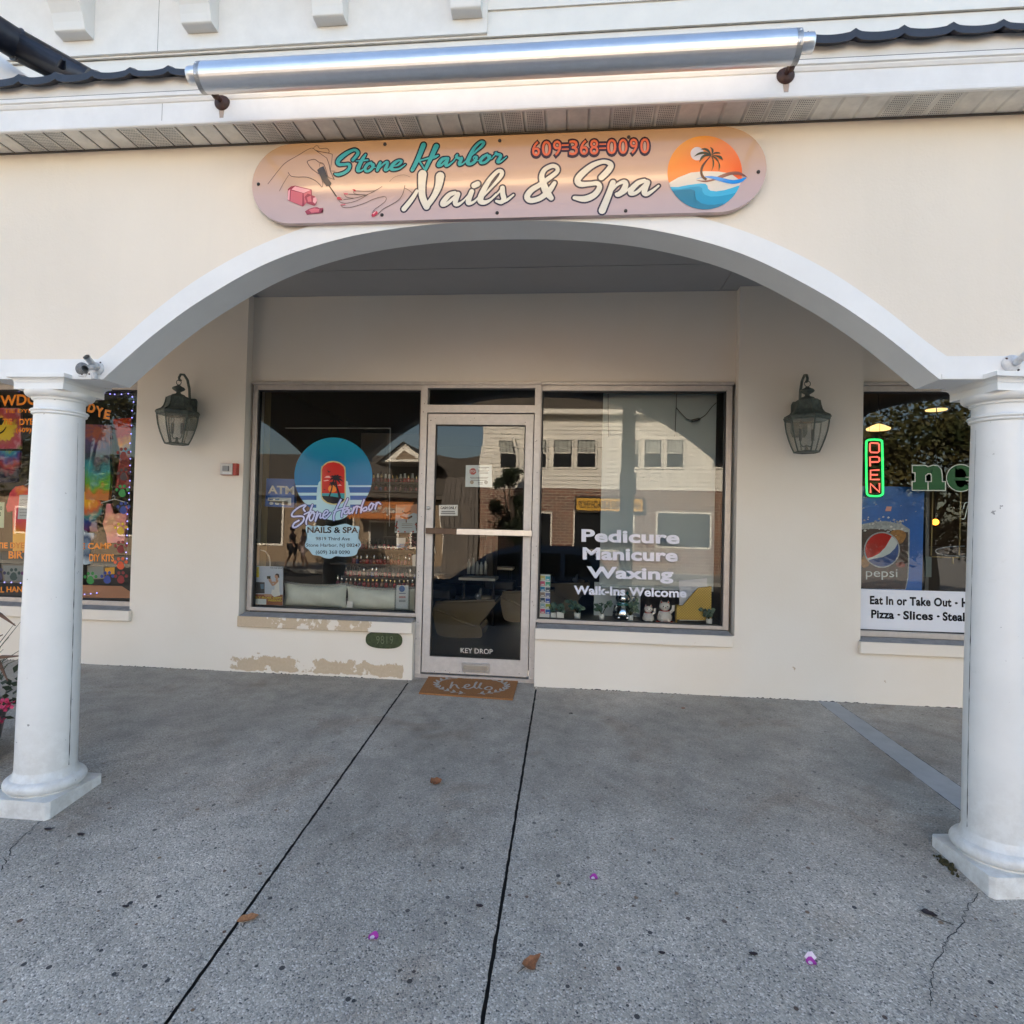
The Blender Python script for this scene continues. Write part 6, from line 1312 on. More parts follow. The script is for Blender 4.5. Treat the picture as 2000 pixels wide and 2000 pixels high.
y = .62; t = flat_paper('card', 'small blue and white card standing on a shelf below the poster', 'card', c6, [(948, 1030), (1004, 1030), (1002, 1092), (950, 1092)], y, M_PAPER); m = MB(); px_poly(m, c6, [(949, 1066), (1003, 1066), (1002, 1091), (950, 1091)], y-.001, M_VBAND); m.build('print', t)
c = at(*c6(1062, 1075), .6); t = thing('flower_bunch', 'bunch of dark red flowers beside the door frame in the left window', 'flowers', (c.x, .6, c.z-.12)); m = MB()
for i in range(46): d = Vector((rnd.gauss(0, .045), rnd.gauss(0, .03), rnd.gauss(0, .05))); m.ball(c+d, rnd.uniform(.008, .014), rnd.choice((mat('dark red petals', (.18, .02, .03), .6), mat('pinkish petals', (.38, .15, .15), .6))), 6)
m.build('blossoms', t); m = MB(); m.tube([c+Vector((0, 0, -.16)), c], .006, M_PALM, 6); m.lathe([(.02, -.2), (.03, -.12), (.02, -.09)], c, M_PAPER, 12); m.build('vase', t)

# ------------------------------------------------------------------ salon room seen through the door
M_TANP = mat('tan pedicure chair plastic', (.215, .165, .10), .2, coat=.5); M_BLKL = mat('black leather', (.02, .018, .017), .4)
def pchair():
    y = 1.65; q = at(*c7(300, 1465), y)
    t = thing('pedicure_chair', 'glossy tan pedicure chair with foot basin just inside the door', 'pedicure chair', (q.x, y+.3, 0.), 'pedicure chairs in a row inside the salon')
    z0 = q.z
    m = MB(); P = [(150, 1268), (320, 1262), (484, 1258), (474, 1300), (440, 1345), (402, 1392), (414, 1420), (414, 1462), (370, 1468), (200, 1462), (150, 1420)]
    W = [at(*c7(*p), y) for p in cat_rom(P, 4, True)]; m.prism([(p.x, p.z-z0+.005) for p in W], y, y+.55, M_TANP); m.build('basin', t, bevel=.05)
    m = MB(); st = [at(*c7(*p), y-.012) for p in ((146, 1305), (220, 1330), (300, 1378), (380, 1400))]; m.tube([(p.x, y-.004, p.z-z0) for p in st], .012, M_TANP, 8); st = [at(*c7(*p), y-.012) for p in ((150, 1262), (320, 1256), (488, 1252))]; m.tube([(p.x, y-.01, p.z-z0) for p in st], .014, M_TANP, 8); m.build('side_moulding', t)
    m = MB(); f = at(*c7(402, 1232), y+.2); f.z -= z0; m.tube([f+Vector((-.02, 0, -.06)), f, f+Vector((.01, -.02, .07)), f+Vector((.02, -.03, .10))], [.02, .022, .018, .012], M_CHROME, 10); m.ball(f+Vector((-.02, -.01, .01)), .035, M_CHROME, 12); m.build('faucet', t)
    m = MB(); f = at(*c7(440, 1240), y+.25); f.z -= z0; m.ball(f, .075, M_TANP, 16, sz=.6); f2 = at(*c7(245, 1235), y+.35); m.box(f2.x-.28, f2.x+.02, y+.15, y+.5, f2.z-z0-.02, f2.z-z0+.10, M_BLKL); m.box(f2.x-.40, f2.x-.26, y+.12, y+.52, f2.z-z0, f2.z-z0+.75, M_BLKL); m.build('seat', t, bevel=.03)
    return t
pc = pchair()
dup(pc, (.62, 1.25, 0), 'second tan pedicure chair from the door, half hidden behind the first'); dup(pc, (1.12, 2.5, 0), 'third tan pedicure chair from the door, deepest in the salon')
M_TRAY = mat('pale tray edge', (.62, .60, .56), .4)
for i, (a, b, y, lab) in enumerate((((280, 1200), (490, 1203), 2.35, 'long pale manicure table above the nearest pedicure chair'), ((443, 1141), (588, 1146), 3.4, 'shorter pale manicure table further back in the salon'))):
    p = at(*c7(*a), y); q = at(*c7(*b), y); t = thing('manicure_table', lab, 'table', ((p.x+q.x)/2, y, 0)); m = MB(); m.box(p.x, q.x, y, y+.35, p.z-.02, p.z+.012, M_TRAY); m.build('table_top', t, bevel=.004)
    for x in (p.x+.04, q.x-.04): m = MB(); m.tube([(x, y+.17, 0), (x, y+.17, p.z-.021)], .018, M_BLKL, 8); m.build('leg', t)
for i, (X, Y0) in enumerate(((338, 1160), (363, 1160), (386, 1162), (409, 1162), (433, 1162))):
    y = 2.45; p = at(*c7(X, Y0), y); s_ = .022; t = thing('spray_bottle', f'pale pump bottle, {ordinal(i)} from the left in the row inside the door', 'bottle', (p.x, y, p.z), 'pump bottles on the manicure table')
    h = (1.35, 1.45, 1.15, 1.1, 1.2)[i]; z = p.z-.03; m = MB(); m.lathe([(0, z), (s_, z), (s_, z+.10*h), (s_*.5, z+.125*h), (s_*.45, z+.14*h)], (p.x, y, 0), mat('milky plastic', (.42, .43, .42), .35), 12); m.build('body', t); m = MB(); m.lathe([(s_*.5, z+.14*h), (s_*.5, z+.155*h), (.004, z+.157*h), (.004, z+.18*h), (0, z+.18*h)], (p.x, y, 0), M_BLKL, 10); m.box(p.x-.004, p.x+.03, y-.005, y+.005, z+.172*h, z+.185*h, M_BLKL); m.build('pump', t)

# ------------------------------------------------------------------ right window: blind, swatches, plants, figurines, basket
YB_ = .20; M_BLIND = mat('white roller blind cloth', (.42, .48, .50), .8, bump=.05, bscale=300)
a = at(*c8(492, 150), YB_); b = at(*c8(1236, 152), YB_); c = at(*c8(470, 1412), YB_); d = at(*c8(1206, 1420), YB_)
bl = thing('roller_blind', 'white roller blind pulled down behind the right window', 'blind', ((a.x+b.x)/2, YB_, a.z)); xL_, xR_ = (a.x+c.x)/2, (b.x+d.x)/2
m = MB(); n = 40; vs = []; fs = []
for i in range(n+1):
    x = xL_+(xR_-xL_)*i/n
    for j in range(9): z = a.z+.02+(c.z-a.z-.02)*j/8; vs.append((x, YB_+.004*math.sin(i*.5)*math.sin(j*.4), z))
for i in range(n):
    for j in range(8): k = i*9+j; fs.append((k, k+1, k+10, k+9))
m.add(vs, fs, M_BLIND, True); m.build('cloth', bl)
m = MB(); m.tube([(xL_, YB_+.03, a.z+.03), (xR_, YB_+.03, a.z+.03)], .03, M_BLIND, 16); m.build('roller', bl); m = MB(); m.box(xL_, xR_, YB_-.006, YB_+.008, c.z-.018, c.z+.004, M_BLIND); m.build('bottom_bar', bl, bevel=.003)
m = MB(); M_CHAIN = mat('dark bead chain', (.03, .03, .03), .4)
for X0, X1 in ((525, 527), (972, 960)):
    p, q = at(*c8(X0, 150), YB_-.03), at(*c8(X1, 440), YB_-.03)
    for k in range(70): m.ball(p.lerp(q, k/69), .0035, M_CHAIN, 5)
m.build('bead_chain', bl)
m = MB(); P = [at(*c8(*p), .15) for p in cat_rom([(968, 255), (1005, 295), (1035, 325), (1070, 338)], 5)]; m.tube(P, .0035, M_CHAIN, 6); m.tube([at(*c8(1068, 339), .15), at(*c8(1120, 326), .15)], .011, M_CHAIN, 8); P = [at(*c8(*p), .15) for p in cat_rom([(1120, 326), (1160, 300), (1195, 255), (1228, 222)], 5)]; m.tube(P, .0035, M_CHAIN, 6)
tag(m.build('cable'), 'black cable with inline switch sagging across the right window blind', 'cable')
LZR = .489
y = .075; a = at(*c8(82, 1600), y); t = thing('swatch_rack', 'rack of small coloured polish swatch cards at the left of the right window', 'swatch rack', (a.x+.03, y, LZR))
m = MB(); p, q = at(*c8(80, 1602), y), at(*c8(150, 1340), y); m.box(p.x, q.x, y, y+.012, LZR, q.z, M_PAPER); m.build('board', t)
m = MB(); sw_c = [(200, 190, 110), (70, 170, 190), (205, 80, 120), (60, 160, 130), (50, 130, 180), (70, 90, 110), (150, 130, 120), (110, 120, 160), (60, 80, 100), (60, 90, 180), (150, 180, 190), (160, 170, 60), (205, 80, 120), (40, 100, 180)]
for r_ in range(7):
    for k in range(2):
        X = 84+k*34; Y = 1346+r_*36+k*4; px_poly(m, c8, [(X, Y), (X+30, Y+1), (X+30, Y+30), (X, Y+29)], y-.002, mat('swatch %d' % (r_*2+k), rgb(*sw_c[r_*2+k]), .4)); px_poly(m, c8, [(X+6, Y+19), (X+24, Y+19), (X+24, Y+26), (X+6, Y+26)], y-.0025, M_PAPER)
m.build('swatch_cards', t)
M_PLEAF = leafmat('dusty green leaves', (.06, .12, .08), (.14, .23, .16)); M_POT = mat('white ceramic pot', (.72, .73, .72), .35)
def plant(X0, X1, Y0, Y1, spread, rise, n, label, y=.13, cube=False):
    p, q = at(*c8(X0, Y1), y), at(*c8(X1, Y0), y); cx, r_ = (p.x+q.x)/2, (q.x-p.x)/2; h = q.z-p.z
    t = thing('potted_plant', label, 'plant', (cx, y, LZR), 'little potted plants on the right window ledge'); m = MB()
    if cube: m.box(cx-r_, cx+r_, y-r_, y+r_, LZR, LZR+h, M_POT)
    else: m.lathe([(0, LZR), (r_*.82, LZR), (r_, LZR+h), (r_*.9, LZR+h), (r_*.85, LZR+h*.85), (0, LZR+h*.85)], (cx, y, 0), M_POT, 18)
    m.build('pot', t, bevel=.002 if cube else 0)
    m = MB(); k_ = .0042*.3
    for s_ in range(max(5, n//3)):
        a = rnd.uniform(0, 6.28); e = Vector((cx+1.45*spread*math.cos(a)*rnd.uniform(.3, 1), y+.05*math.sin(a), LZR+h+1.3*rise*rnd.uniform(.15, 1))); b0 = Vector((cx, y, LZR+h*.8)); md = (b0+e)/2+Vector((0, 0, .02)); m.tube([b0, md, e], .0022, M_PALM, 5)
        for j in range(6 if n > 8 else 4):
            f = rnd.uniform(.4, 1.05); c = b0.lerp(md, min(1, f*2)) if f < .5 else md.lerp(e, f*2-1); u = Vector((rnd.gauss(0, 1), rnd.gauss(0, .6), rnd.gauss(.2, .6))).normalized(); w_ = u.cross(Vector((rnd.gauss(0, .4), -1, rnd.gauss(0, .5)))).normalized(); l = rnd.uniform(.024, .038)
            V = [c, c+u*l*.35+w_*l*.42, c+u*l*.8+w_*l*.40, c+u*l*1.15, c+u*l*.8-w_*l*.40, c+u*l*.35-w_*l*.42]; m.add(V, [(0, 1, 2, 3, 4, 5)], M_PLEAF)
    m.build('leaves', t); return t
plant(151, 187, 1566, 1602, .05, .05, 10, 'trailing plant in the leftmost small white cube pot on the right ledge', cube=True); plant(191, 238, 1564, 1606, .10, .07, 22, 'bushy plant in the larger white cube pot on the right ledge', cube=True)
plant(303, 347, 1566, 1608, .07, .085, 26, 'bushy plant in a round white pot right of the cube pots'); plant(464, 504, 1572, 1613, .075, .085, 20, 'loose plant in a white pot left of the silver cat'); plant(650, 692, 1580, 1620, .07, .095, 26, 'plant in a white pot between the silver cat and the small white cat'); plant(1159, 1204, 1604, 1645, .06, .07, 22, 'small plant in a white pot in front of the gold basket', y=.09)
def lucky_cat(X0, X1, Y0, Y1, body, accent, label, base=None, y=.17):
    p, q = at(*c8(X0, Y1), y), at(*c8(X1, Y0), y); cx, W, H = (p.x+q.x)/2, q.x-p.x, q.z-LZR; k = H
    t = thing('cat_figurine', label, 'figurine', (cx, y, LZR), 'beckoning cat figurines in the right window'); m = MB()
    m.lathe([(0, .02), (.26, .03), (.33, .12), (.34, .25), (.29, .40), (.20, .52), (.15, .56)], (0, 0, 0), body, 18, caps=False); m.v = [(cx+v[0]*k, y+v[1]*k, LZR+v[2]*k) for v in m.v]
    m.ball((cx, y-.02*k, LZR+.72*k), .25*k, body, 16, sz=.82)
    for sx in (-1, 1): m.lathe([(.075*k, 0), (.0, .15*k)], (cx+sx*.15*k, y-.02*k, LZR+.86*k), body, 8)
    m.tube([(cx+.22*k, y-.05*k, LZR+.42*k), (cx+.36*k, y-.10*k, LZR+.58*k), (cx+.36*k, y-.12*k, LZR+.80*k)], [.07*k, .075*k, .07*k], body, 10); m.tube([(cx-.22*k, y-.06*k, LZR+.45*k), (cx-.26*k, y-.2*k, LZR+.30*k)], [.07*k, .06*k], body, 10); m.ball((cx-.14*k, y-.24*k, LZR+.10*k), .09*k, body, 10); m.ball((cx+.14*k, y-.24*k, LZR+.10*k), .09*k, body, 10); m.build('body', t)
    m = MB()
    for sx in (-1, 1): m.ball((cx+sx*.09*k, y-.245*k, LZR+.74*k), .022*k, M_TEXT, 6); m.lathe([(.045*k, 0), (.0, .10*k)], (cx+sx*.15*k, y-.055*k, LZR+.87*k), accent, 6)
    m.ball((cx, y-.27*k, LZR+.68*k), .02*k, accent, 6); m.tube([(cx+.19*k*math.sin(a), y-.19*k*math.cos(a), LZR+.54*k-.03*k*math.cos(a)) for a in np.linspace(-1.4, 1.4, 9)], .028*k, accent, 6); m.build('collar_and_face', t)
    if base: m = MB(); m.lathe([(0, 0), (.38*k, 0), (.40*k, .03*k), (.36*k, .06*k), (0, .06*k)], (cx, y-.05*k, LZR), base, 20); m.build('base', t)
M_CER = mat('white glazed ceramic', (.74, .70, .66), .2, coat=.5); M_CERR = mat('red glaze', (.50, .06, .03), .25); M_SILV = mat('chrome silver glaze', (.70, .72, .74), .12, metal=1.); M_TEALG = mat('teal ribbon', (.02, .22, .20), .3)
lucky_cat(578, 662, 1440, 1606, M_SILV, M_TEALG, 'silver beckoning cat with teal collar among the plants', y=.2); lucky_cat(752, 822, 1534, 1612, M_CER, M_CERR, 'smaller white beckoning cat, left of the one on a red base', M_SHELF); lucky_cat(842, 944, 1506, 1614, M_CER, M_CERR, 'larger white beckoning cat on a red base', M_CERR)
def weave(N, L, pos, b):
    mp = N.new('ShaderNodeMapping'); mp.inputs['Rotation'].default_value = (R(90), 0, 0); L.new(pos, mp.inputs['Vector'])
    w_ = N.new('ShaderNodeTexChecker'); w_.inputs['Scale'].default_value = 90; w_.inputs['Color1'].default_value = (.60, .40, .05, 1); w_.inputs['Color2'].default_value = (.40, .25, .025, 1); L.new(mp.outputs[0], w_.inputs['Vector']); return w_.outputs[0]
M_GOLD = ramp_mat('gold woven rush', weave, rough=.4)
y = .12; P = [(972, 1544), (1012, 1542), (1112, 1428), (1198, 1420), (1196, 1638), (970, 1632)]; W = [at(*c8(*p), y) for p in P]
t = thing('magazine_basket', 'gold woven slant topped basket holding white papers in the right window', 'basket', (W[0].x+.1, y, LZR)); o_ = [(p.x, max(p.z, LZR)) for p in W]
m = MB(); m.prism(o_, y, y+.006, M_GOLD); m.prism(o_, y+.09, y+.096, M_GOLD); m.box(o_[0][0], o_[0][0]+.006, y+.006, y+.09, LZR, o_[0][1], M_GOLD); m.box(o_[3][0]-.006, o_[3][0], y+.006, y+.09, LZR, o_[3][1], M_GOLD); m.build('woven_case', t, bevel=.002)
m = MB(); m.tube([(a_[0], y, a_[1]) for a_ in o_[:4]], .006, M_GOLD, 6); m.build('rim', t)
M_PAPBL = mat('cool white paper', (.54, .57, .65), .6)
for i, (pp_, lab) in enumerate((([(986, 1378), (1168, 1362), (1182, 1640), (990, 1640)], 'tall white paper sheet at the back of the gold basket'), ([(990, 1425), (1150, 1418), (1150, 1640), (990, 1640)], 'shorter white paper sheet at the front of the gold basket'))):
    W = [at(*c8(*p), y+.05-.02*i) for p in pp_]; m = MB(); m.prism([(p.x, max(p.z, LZR+.004)) for p in W], y+.05-.02*i, y+.053-.02*i, M_PAPBL); tag(m.build('paper_sheet'), lab, 'paper')
p = at(*c8(432, 1600), .42); q = at(*c8(738, 1420), .42); m = MB(); m.box(p.x, q.x, .425, .44, .1, q.z+.03, mat('pale panel', (.52, .57, .58), .6)); tag(m.build('board'), 'plain pale board standing behind the plants under the blind', 'board')
# ------------------------------------------------------------------ tie dye shop window (left)
YT = GLASS_Y-.0012
M_ORL = mat('orange window lettering', rgb(225, 135, 45), .15)
for txt, a, b, tp, wt in (('WDOG', (2, 222), (405, 200), (2, 135), .03), ('TIE DYE FOR PETS', (35, 280), (560, 272), (35, 250), .02), ('TIE', (22, 372), (100, 374), (22, 325), .03), ('DYE', (158, 378), (275, 374), (158, 328), .03), ('(609)849', (132, 438), (345, 434), (132, 402), .02),
                         ('TIE DYE', (-25, 1388), (200, 1388), (-25, 1342), .03), ('BIRTHDAYS', (70, 1472), (500, 1470), (70, 1412), .03), ('TIE DYE CAMP', (445, 1398), (915, 1392), (445, 1350), .03), ('DIY KITS', (732, 1494), (936, 1496), (732, 1436), .03), ('ALL HAND MADE', (-70, 1752), (420, 1744), (-70, 1706), .025)):
    m = MB(); text_px(m, txt, d7, a, b, tp, YT, M_ORL, weight=wt); m.build('orange_lettering', win_t)
m2 = MB()
for ch, a, b, tp in (('D', (715, 262), (770, 285), (735, 190)), ('Y', (782, 295), (845, 318), (788, 218)), ('E', (848, 322), (898, 330), (862, 250))): text_px(m2, ch, d7, a, b, tp, YT-.0002, M_ORL, weight=.05)
m2.build('orange_lettering', win_t)
def paw(mb, x, y, s, mt, ang=0):
    P = [(x+s*.52*math.cos(R(a))*(1 if math.sin(R(a)) > 0 else .8), y+s*.55*math.sin(R(a))) for a in range(0, 360, 20)]; px_poly(mb, d7, P, YT+.0004, mt)
    for dx, dy in ((-.72, -.42), (-.28, -.85), (.28, -.88), (.72, -.45)): px_poly(mb, d7, [(x+s*dx+s*.21*math.cos(R(a)), y+s*dy+s*.23*math.sin(R(a))) for a in range(0, 360, 30)], YT+.0003, mt)
pc_ = {'rust': (120, 30, 15), 'maroon': (45, 12, 18), 'green': (15, 120, 45), 'blue': (18, 50, 130), 'yellow': (205, 165, 30), 'red': (120, 15, 25), 'orange': (205, 75, 25), 'teal': (5, 50, 50), 'navy': (15, 20, 70), 'purple': (90, 20, 90)}
for cn, x, y in (('rust', 1012, 630), ('maroon', 1015, 800), ('green', 1003, 935), ('blue', 1012, 1075), ('yellow', 990, 1245), ('red', 990, 1395), ('orange', 990, 1530), ('green', 742, 1650), ('blue', 880, 1645), ('red', 992, 1645), ('teal', 112, 1620), ('navy', -8, 1620), ('purple', 228, 1620)):
    m = MB(); paw(m, x, y, 62, mat(cn+' paw vinyl', rgb(*pc_[cn]), .45)); tag(m.build('paw_decal', win_t), cn+' paw print decal')
def dye(name, cpx, y, scale, stops, radial=True):
    c = at(*d7(*cpx), y)
    def f(N, L, pos, b):
        sub = N.new('ShaderNodeVectorMath'); sub.operation = 'SUBTRACT'; L.new(pos, sub.inputs[0]); sub.inputs[1].default_value = c
        nz = N.new('ShaderNodeTexNoise'); nz.inputs['Scale'].default_value = 9; nz.inputs['Detail'].default_value = 5; L.new(pos, nz.inputs['Vector'])
        ln_ = N.new('ShaderNodeVectorMath'); ln_.operation = 'LENGTH'; L.new(sub.outputs[0], ln_.inputs[0])
        sp = N.new('ShaderNodeSeparateXYZ'); L.new(sub.outputs[0], sp.inputs[0])
        at2 = N.new('ShaderNodeMath'); at2.operation = 'ARCTAN2'; L.new(sp.outputs[0], at2.inputs[0]); L.new(sp.outputs[2], at2.inputs[1])
        sn = N.new('ShaderNodeMath'); sn.operation = 'SINE'; mul = N.new('ShaderNodeMath'); mul.operation = 'MULTIPLY'; mul.inputs[1].default_value = 17; L.new(at2.outputs[0], mul.inputs[0]); L.new(mul.outputs[0], sn.inputs[0])
        a = N.new('ShaderNodeMath'); a.operation = 'MULTIPLY_ADD'; a.inputs[1].default_value = .42; L.new(nz.outputs['Fac'], a.inputs[0])
        sc_ = N.new('ShaderNodeMath'); sc_.operation = 'MULTIPLY'; sc_.inputs[1].default_value = scale; L.new((ln_.outputs['Value'] if radial else sp.outputs[2]), sc_.inputs[0]); L.new(sc_.outputs[0], a.inputs[2])
        a2 = N.new('ShaderNodeMath'); a2.operation = 'MULTIPLY_ADD'; a2.inputs[1].default_value = .014; L.new(sn.outputs[0], a2.inputs[0]); L.new(a.outputs[0], a2.inputs[2])
        if not radial: 
            o = N.new('ShaderNodeMath'); o.operation = 'ADD'; o.inputs[1].default_value = .5; L.new(a2.outputs[0], o.inputs[0]); a2 = o
        r = N.new('ShaderNodeValToRGB'); L.new(a2.outputs[0], r.inputs[0]); set_ramp(r, stops); return r.outputs[0]
    return ramp_mat(name, f, rough=.85)
def cloth(name, label, cat, outline, y, m, thick=.02, smooth=0, group=None):
    P = cat_rom(outline, smooth, True) if smooth else outline; W = [at(*d7(*p), y) for p in P]
    t = thing(name, label, cat, (sum(p.x for p in W)/len(W), y, max(p.z for p in W)), group); mb = MB(); mb.prism([(p.x, p.z) for p in W], y, y+thick, m, cap=False); px_poly(mb, d7, P, y, m); px_poly(mb, d7, P, y+thick, m); mb.build('cloth', t); return t
K = lambda r, g, b: tuple(min(1, 1.55*c) for c in rgb(r, g, b)[:3])+(1,)
M_D1 = dye('sun tie dye cloth', (20, 410), .14, 1.6, [(0, K(200, 170, 20)), (.36, K(190, 160, 25)), (.42, K(150, 60, 40)), (.50, K(150, 40, 60)), (.56, K(170, 110, 120)), (.64, K(90, 110, 40)), (.8, K(160, 70, 30))])
M_D2 = dye('rainbow tie dye cloth', (60, 520), .15, 2.2, [(0, K(40, 120, 60)), (.3, K(110, 130, 40)), (.42, K(40, 120, 140)), (.55, K(40, 60, 120)), (.7, K(140, 40, 50)), (.9, K(30, 30, 50))])
M_D3 = dye('spiral tie dye cloth', (830, 420), .17, 1.0, [(0, K(90, 70, 80)), (.25, K(150, 80, 60)), (.38, K(70, 60, 100)), (.5, K(50, 60, 70)), (.62, K(50, 130, 140)), (.74, K(90, 150, 40)), (.84, K(190, 110, 50)), (1, K(160, 110, 80))])
M_D4 = dye('flame tie dye cloth', (1020, 360), .22, 2.0, [(0, K(190, 130, 40)), (.25, K(190, 60, 20)), (.45, K(180, 40, 20)), (.6, K(210, 140, 40)), (.75, K(40, 120, 150)), (.9, K(120, 50, 50))])
M_D5 = dye('pink coral tie dye cloth', (190, 900), .11, 1.8, [(0, K(225, 165, 30)), (.22, K(220, 120, 50)), (.38, K(200, 60, 70)), (.75, K(200, 60, 75)), (.92, K(225, 90, 40)), (1, K(225, 150, 40))])
M_D6 = dye('pale pink tie dye cloth', (920, 1180), .13, 2.0, [(0, K(230, 190, 120)), (.35, K(220, 140, 120)), (.7, K(205, 120, 140)), (1, K(220, 180, 170))])
M_D7 = dye('blue white tie dye cloth', (720, 1380), .16, 3.4, [(0, K(40, 60, 90)), (.3, K(150, 170, 190)), (.5, K(60, 80, 110)), (.7, K(190, 200, 210)), (1, K(60, 80, 110))])
M_D8 = dye('yellow rainbow tie dye cloth', (720, 960), .20, 2.2, [(0, K(225, 190, 20)), (.35, K(215, 150, 40)), (.5, K(190, 90, 50)), (.65, K(60, 120, 110)), (.8, K(30, 50, 110)), (1, K(110, 30, 40))])
t = cloth('sun_tapestry', 'tie dye tapestry of a yellow smiling sun in the tie dye window', 'tapestry', [(-160, 235), (170, 240), (168, 572), (-160, 572)], .14, M_D1)
m = MB(); px_stroke(m, d7, [(-60, 420), (-10, 445), (25, 430), (50, 395)], [4, 6, 6, 3], .138, M_TEXT, 5); px_poly(m, d7, [(-60, 318), (35, 318), (33, 345), (15, 378), (-15, 380), (-30, 350), (-60, 370)], .1385, M_TEXT); m.build('sun_face', t)
cloth('tapestry', 'blue and red rainbow tie dye tapestry hung below the sun tapestry', 'tapestry', [(-160, 592), (165, 590), (150, 848), (-160, 850)], .15, M_D2)
cloth('tapestry', 'large grey and rainbow spiral tie dye cloth hung right of the column', 'tapestry', [(690, 370), (905, 380), (900, 600), (905, 820), (890, 1000), (700, 990)], .17, M_D3, .03)
cloth('tapestry', 'narrow flame red and orange tie dye strip behind the paw prints', 'tapestry', [(925, 330), (1075, 320), (1060, 900), (945, 900), (985, 600)], .22, M_D4)
def hanger(t, x, y0, y, w_=70):
    m = MB(); m.tube([at(*d7(*p), y) for p in ((x-w_, y0+34), (x, y0), (x+w_, y0+34))], .005, M_WPAINT, 6); m.tube([at(*d7(*p), y) for p in cat_rom([(x, y0), (x+4, y0-18), (x-8, y0-30), (x-14, y0-18)], 4)], .003, M_GALV, 6); m.build('hanger', t)
t = cloth('shirt', 'coral red tie dye T-shirt with a yellow neck on a hanger left of the column', 'shirt', [(125, 885), (190, 872), (235, 905), (290, 880), (345, 900), (385, 1075), (335, 1090), (325, 1040), (325, 1405), (105, 1412), (104, 1080), (60, 1092), (50, 1050), (82, 930)], .11, M_D5, .03); hanger(t, 235, 858, .13)
t2_ = flat_paper('handwritten_note', 'white sheet of handwriting pinned to the coral T-shirt', 'note', d7, [(160, 952), (330, 950), (330, 1152), (144, 1150)], .104, M_PAPER); m = MB()
for k in range(6): 
    yy = 992+k*26; px_stroke(m, d7, [(160+j*9, yy+rnd.uniform(-4, 4)) for j in range(11)], 1.5, .103-.0002*k, M_LINE, 3, cap=False)
m.build('handwriting', t2_)
cloth('shirt', 'yellow and rainbow tie dye shirt half hidden by the column', 'shirt', [(560, 930), (700, 925), (735, 960), (830, 1010), (835, 1110), (790, 1140), (800, 1250), (560, 1260)], .20, M_D8, .02)
t = cloth('tank_top', 'pink and peach tie dye tank top on a white hanger', 'shirt', [(872, 1025), (905, 1022), (935, 1110), (985, 1100), (1035, 1040), (1050, 1045), (1030, 1200), (1020, 1345), (880, 1345), (870, 1270), (842, 1190), (868, 1110)], .13, M_D6, .03); hanger(t, 940, 985, .15, 110)
cloth('shirt', 'blue and white tie dye shirt beside the column', 'shirt', [(560, 1245), (685, 1240), (700, 1262), (775, 1265), (772, 1305), (740, 1335), (755, 1400), (740, 1515), (700, 1525), (560, 1500)], .16, M_D7, .03)
for cs, lab in (([(10, 1518), (232, 1520), (225, 1670), (30, 1672)], 'pale canvas frame on the ledge left of the column'), ([(715, 1530), (852, 1530), (858, 1640), (715, 1645)], 'grey framed canvas on the ledge right of the column')):
    t = flat_paper('canvas_frame', lab, 'frame', d7, cs, .30, mat('canvas frame wood', (.30, .24, .18), .7), .03); m = MB(); cx = sum(c[0] for c in cs)/4; cy_2 = sum(c[1] for c in cs)/4; px_poly(m, d7, [(cx+(x-cx)*.88, cy_2+(y-cy_2)*.84) for x, y in cs], .2985, mat('canvas cloth', (.35, .36, .34), .9)); m.build('canvas', t)
flat_paper('price_card', 'small green tinted price card at the left edge of the tie dye window', 'card', d7, [(-40, 1010), (36, 1012), (30, 1222), (-45, 1220)], .10, mat('pale green card', rgb(190, 215, 185), .6))
m = MB(); text_px(m, '10', d7, (-12, 1075), (18, 1075), (-12, 1045), .098, mat('green marker', rgb(20, 110, 70), .6), weight=.02); text_px(m, '50', d7, (-20, 1125), (8, 1125), (-20, 1092), .098, MATS['green marker'], weight=.02)
m.build('price_lettering', [o for o in COL.objects if o.name == 'price_card'][0])
m = MB(); px_poly(m, d7, [(660, 1690), (1000, 1700), (1075, 1750), (1070, 1800), (660, 1795)], .12, M_D3); px_poly(m, d7, [(860, 1550), (940, 1545), (940, 1600), (862, 1605)], .29, M_D5); tag(m.build('folded_cloth'), 'folded tie dye cloths along the ledge of the tie dye window', 'cloth')
# string of small blue white lamps round the window
M_LED = mat('lit blue LED', (.6, .6, 1.), .4, emit=(.30, .28, 1.), estr=.42); M_WIRE = mat('clear lamp wire', (.20, .20, .24), .5)
sl2 = thing('string_lights', 'string of small blue lights round the edge of the tie dye window', 'string lights', at(*d7(1080, 130), .08))
path = [(-200, 90), (120, 98), (300, 100), (520, 112), (760, 115), (905, 122), (960, 134), (1030, 122), (1080, 128), (1096, 180), (1090, 260), (1080, 360), (1078, 480), (1074, 600), (1072, 740), (1066, 860), (1060, 990), (1052, 1110), (1048, 1260), (1045, 1370), (1040, 1490)]
path2 = [(-200, 1668), (100, 1672), (260, 1674), (430, 1690), (620, 1760), (700, 1768), (740, 1762), (800, 1760)]
for pt in (path, path2):
    W = [at(*d7(*p), .075) for p in cat_rom(pt, 5)]; m = MB(); m.tube(W, .0022, M_WIRE, 5); m.build('wire', sl2); acc = 0; last = W[0]; m = MB()
    for a_, b_ in zip(W[:-1], W[1:]):
        d = (b_-a_).length; acc += d
        if acc > .055: acc = 0; m.ball(b_+Vector((rnd.uniform(-.006, .006), -.006, rnd.uniform(-.006, .006))), .0058, M_LED, 6)
    m.build('bulbs', sl2)['kind'] = 'stuff'
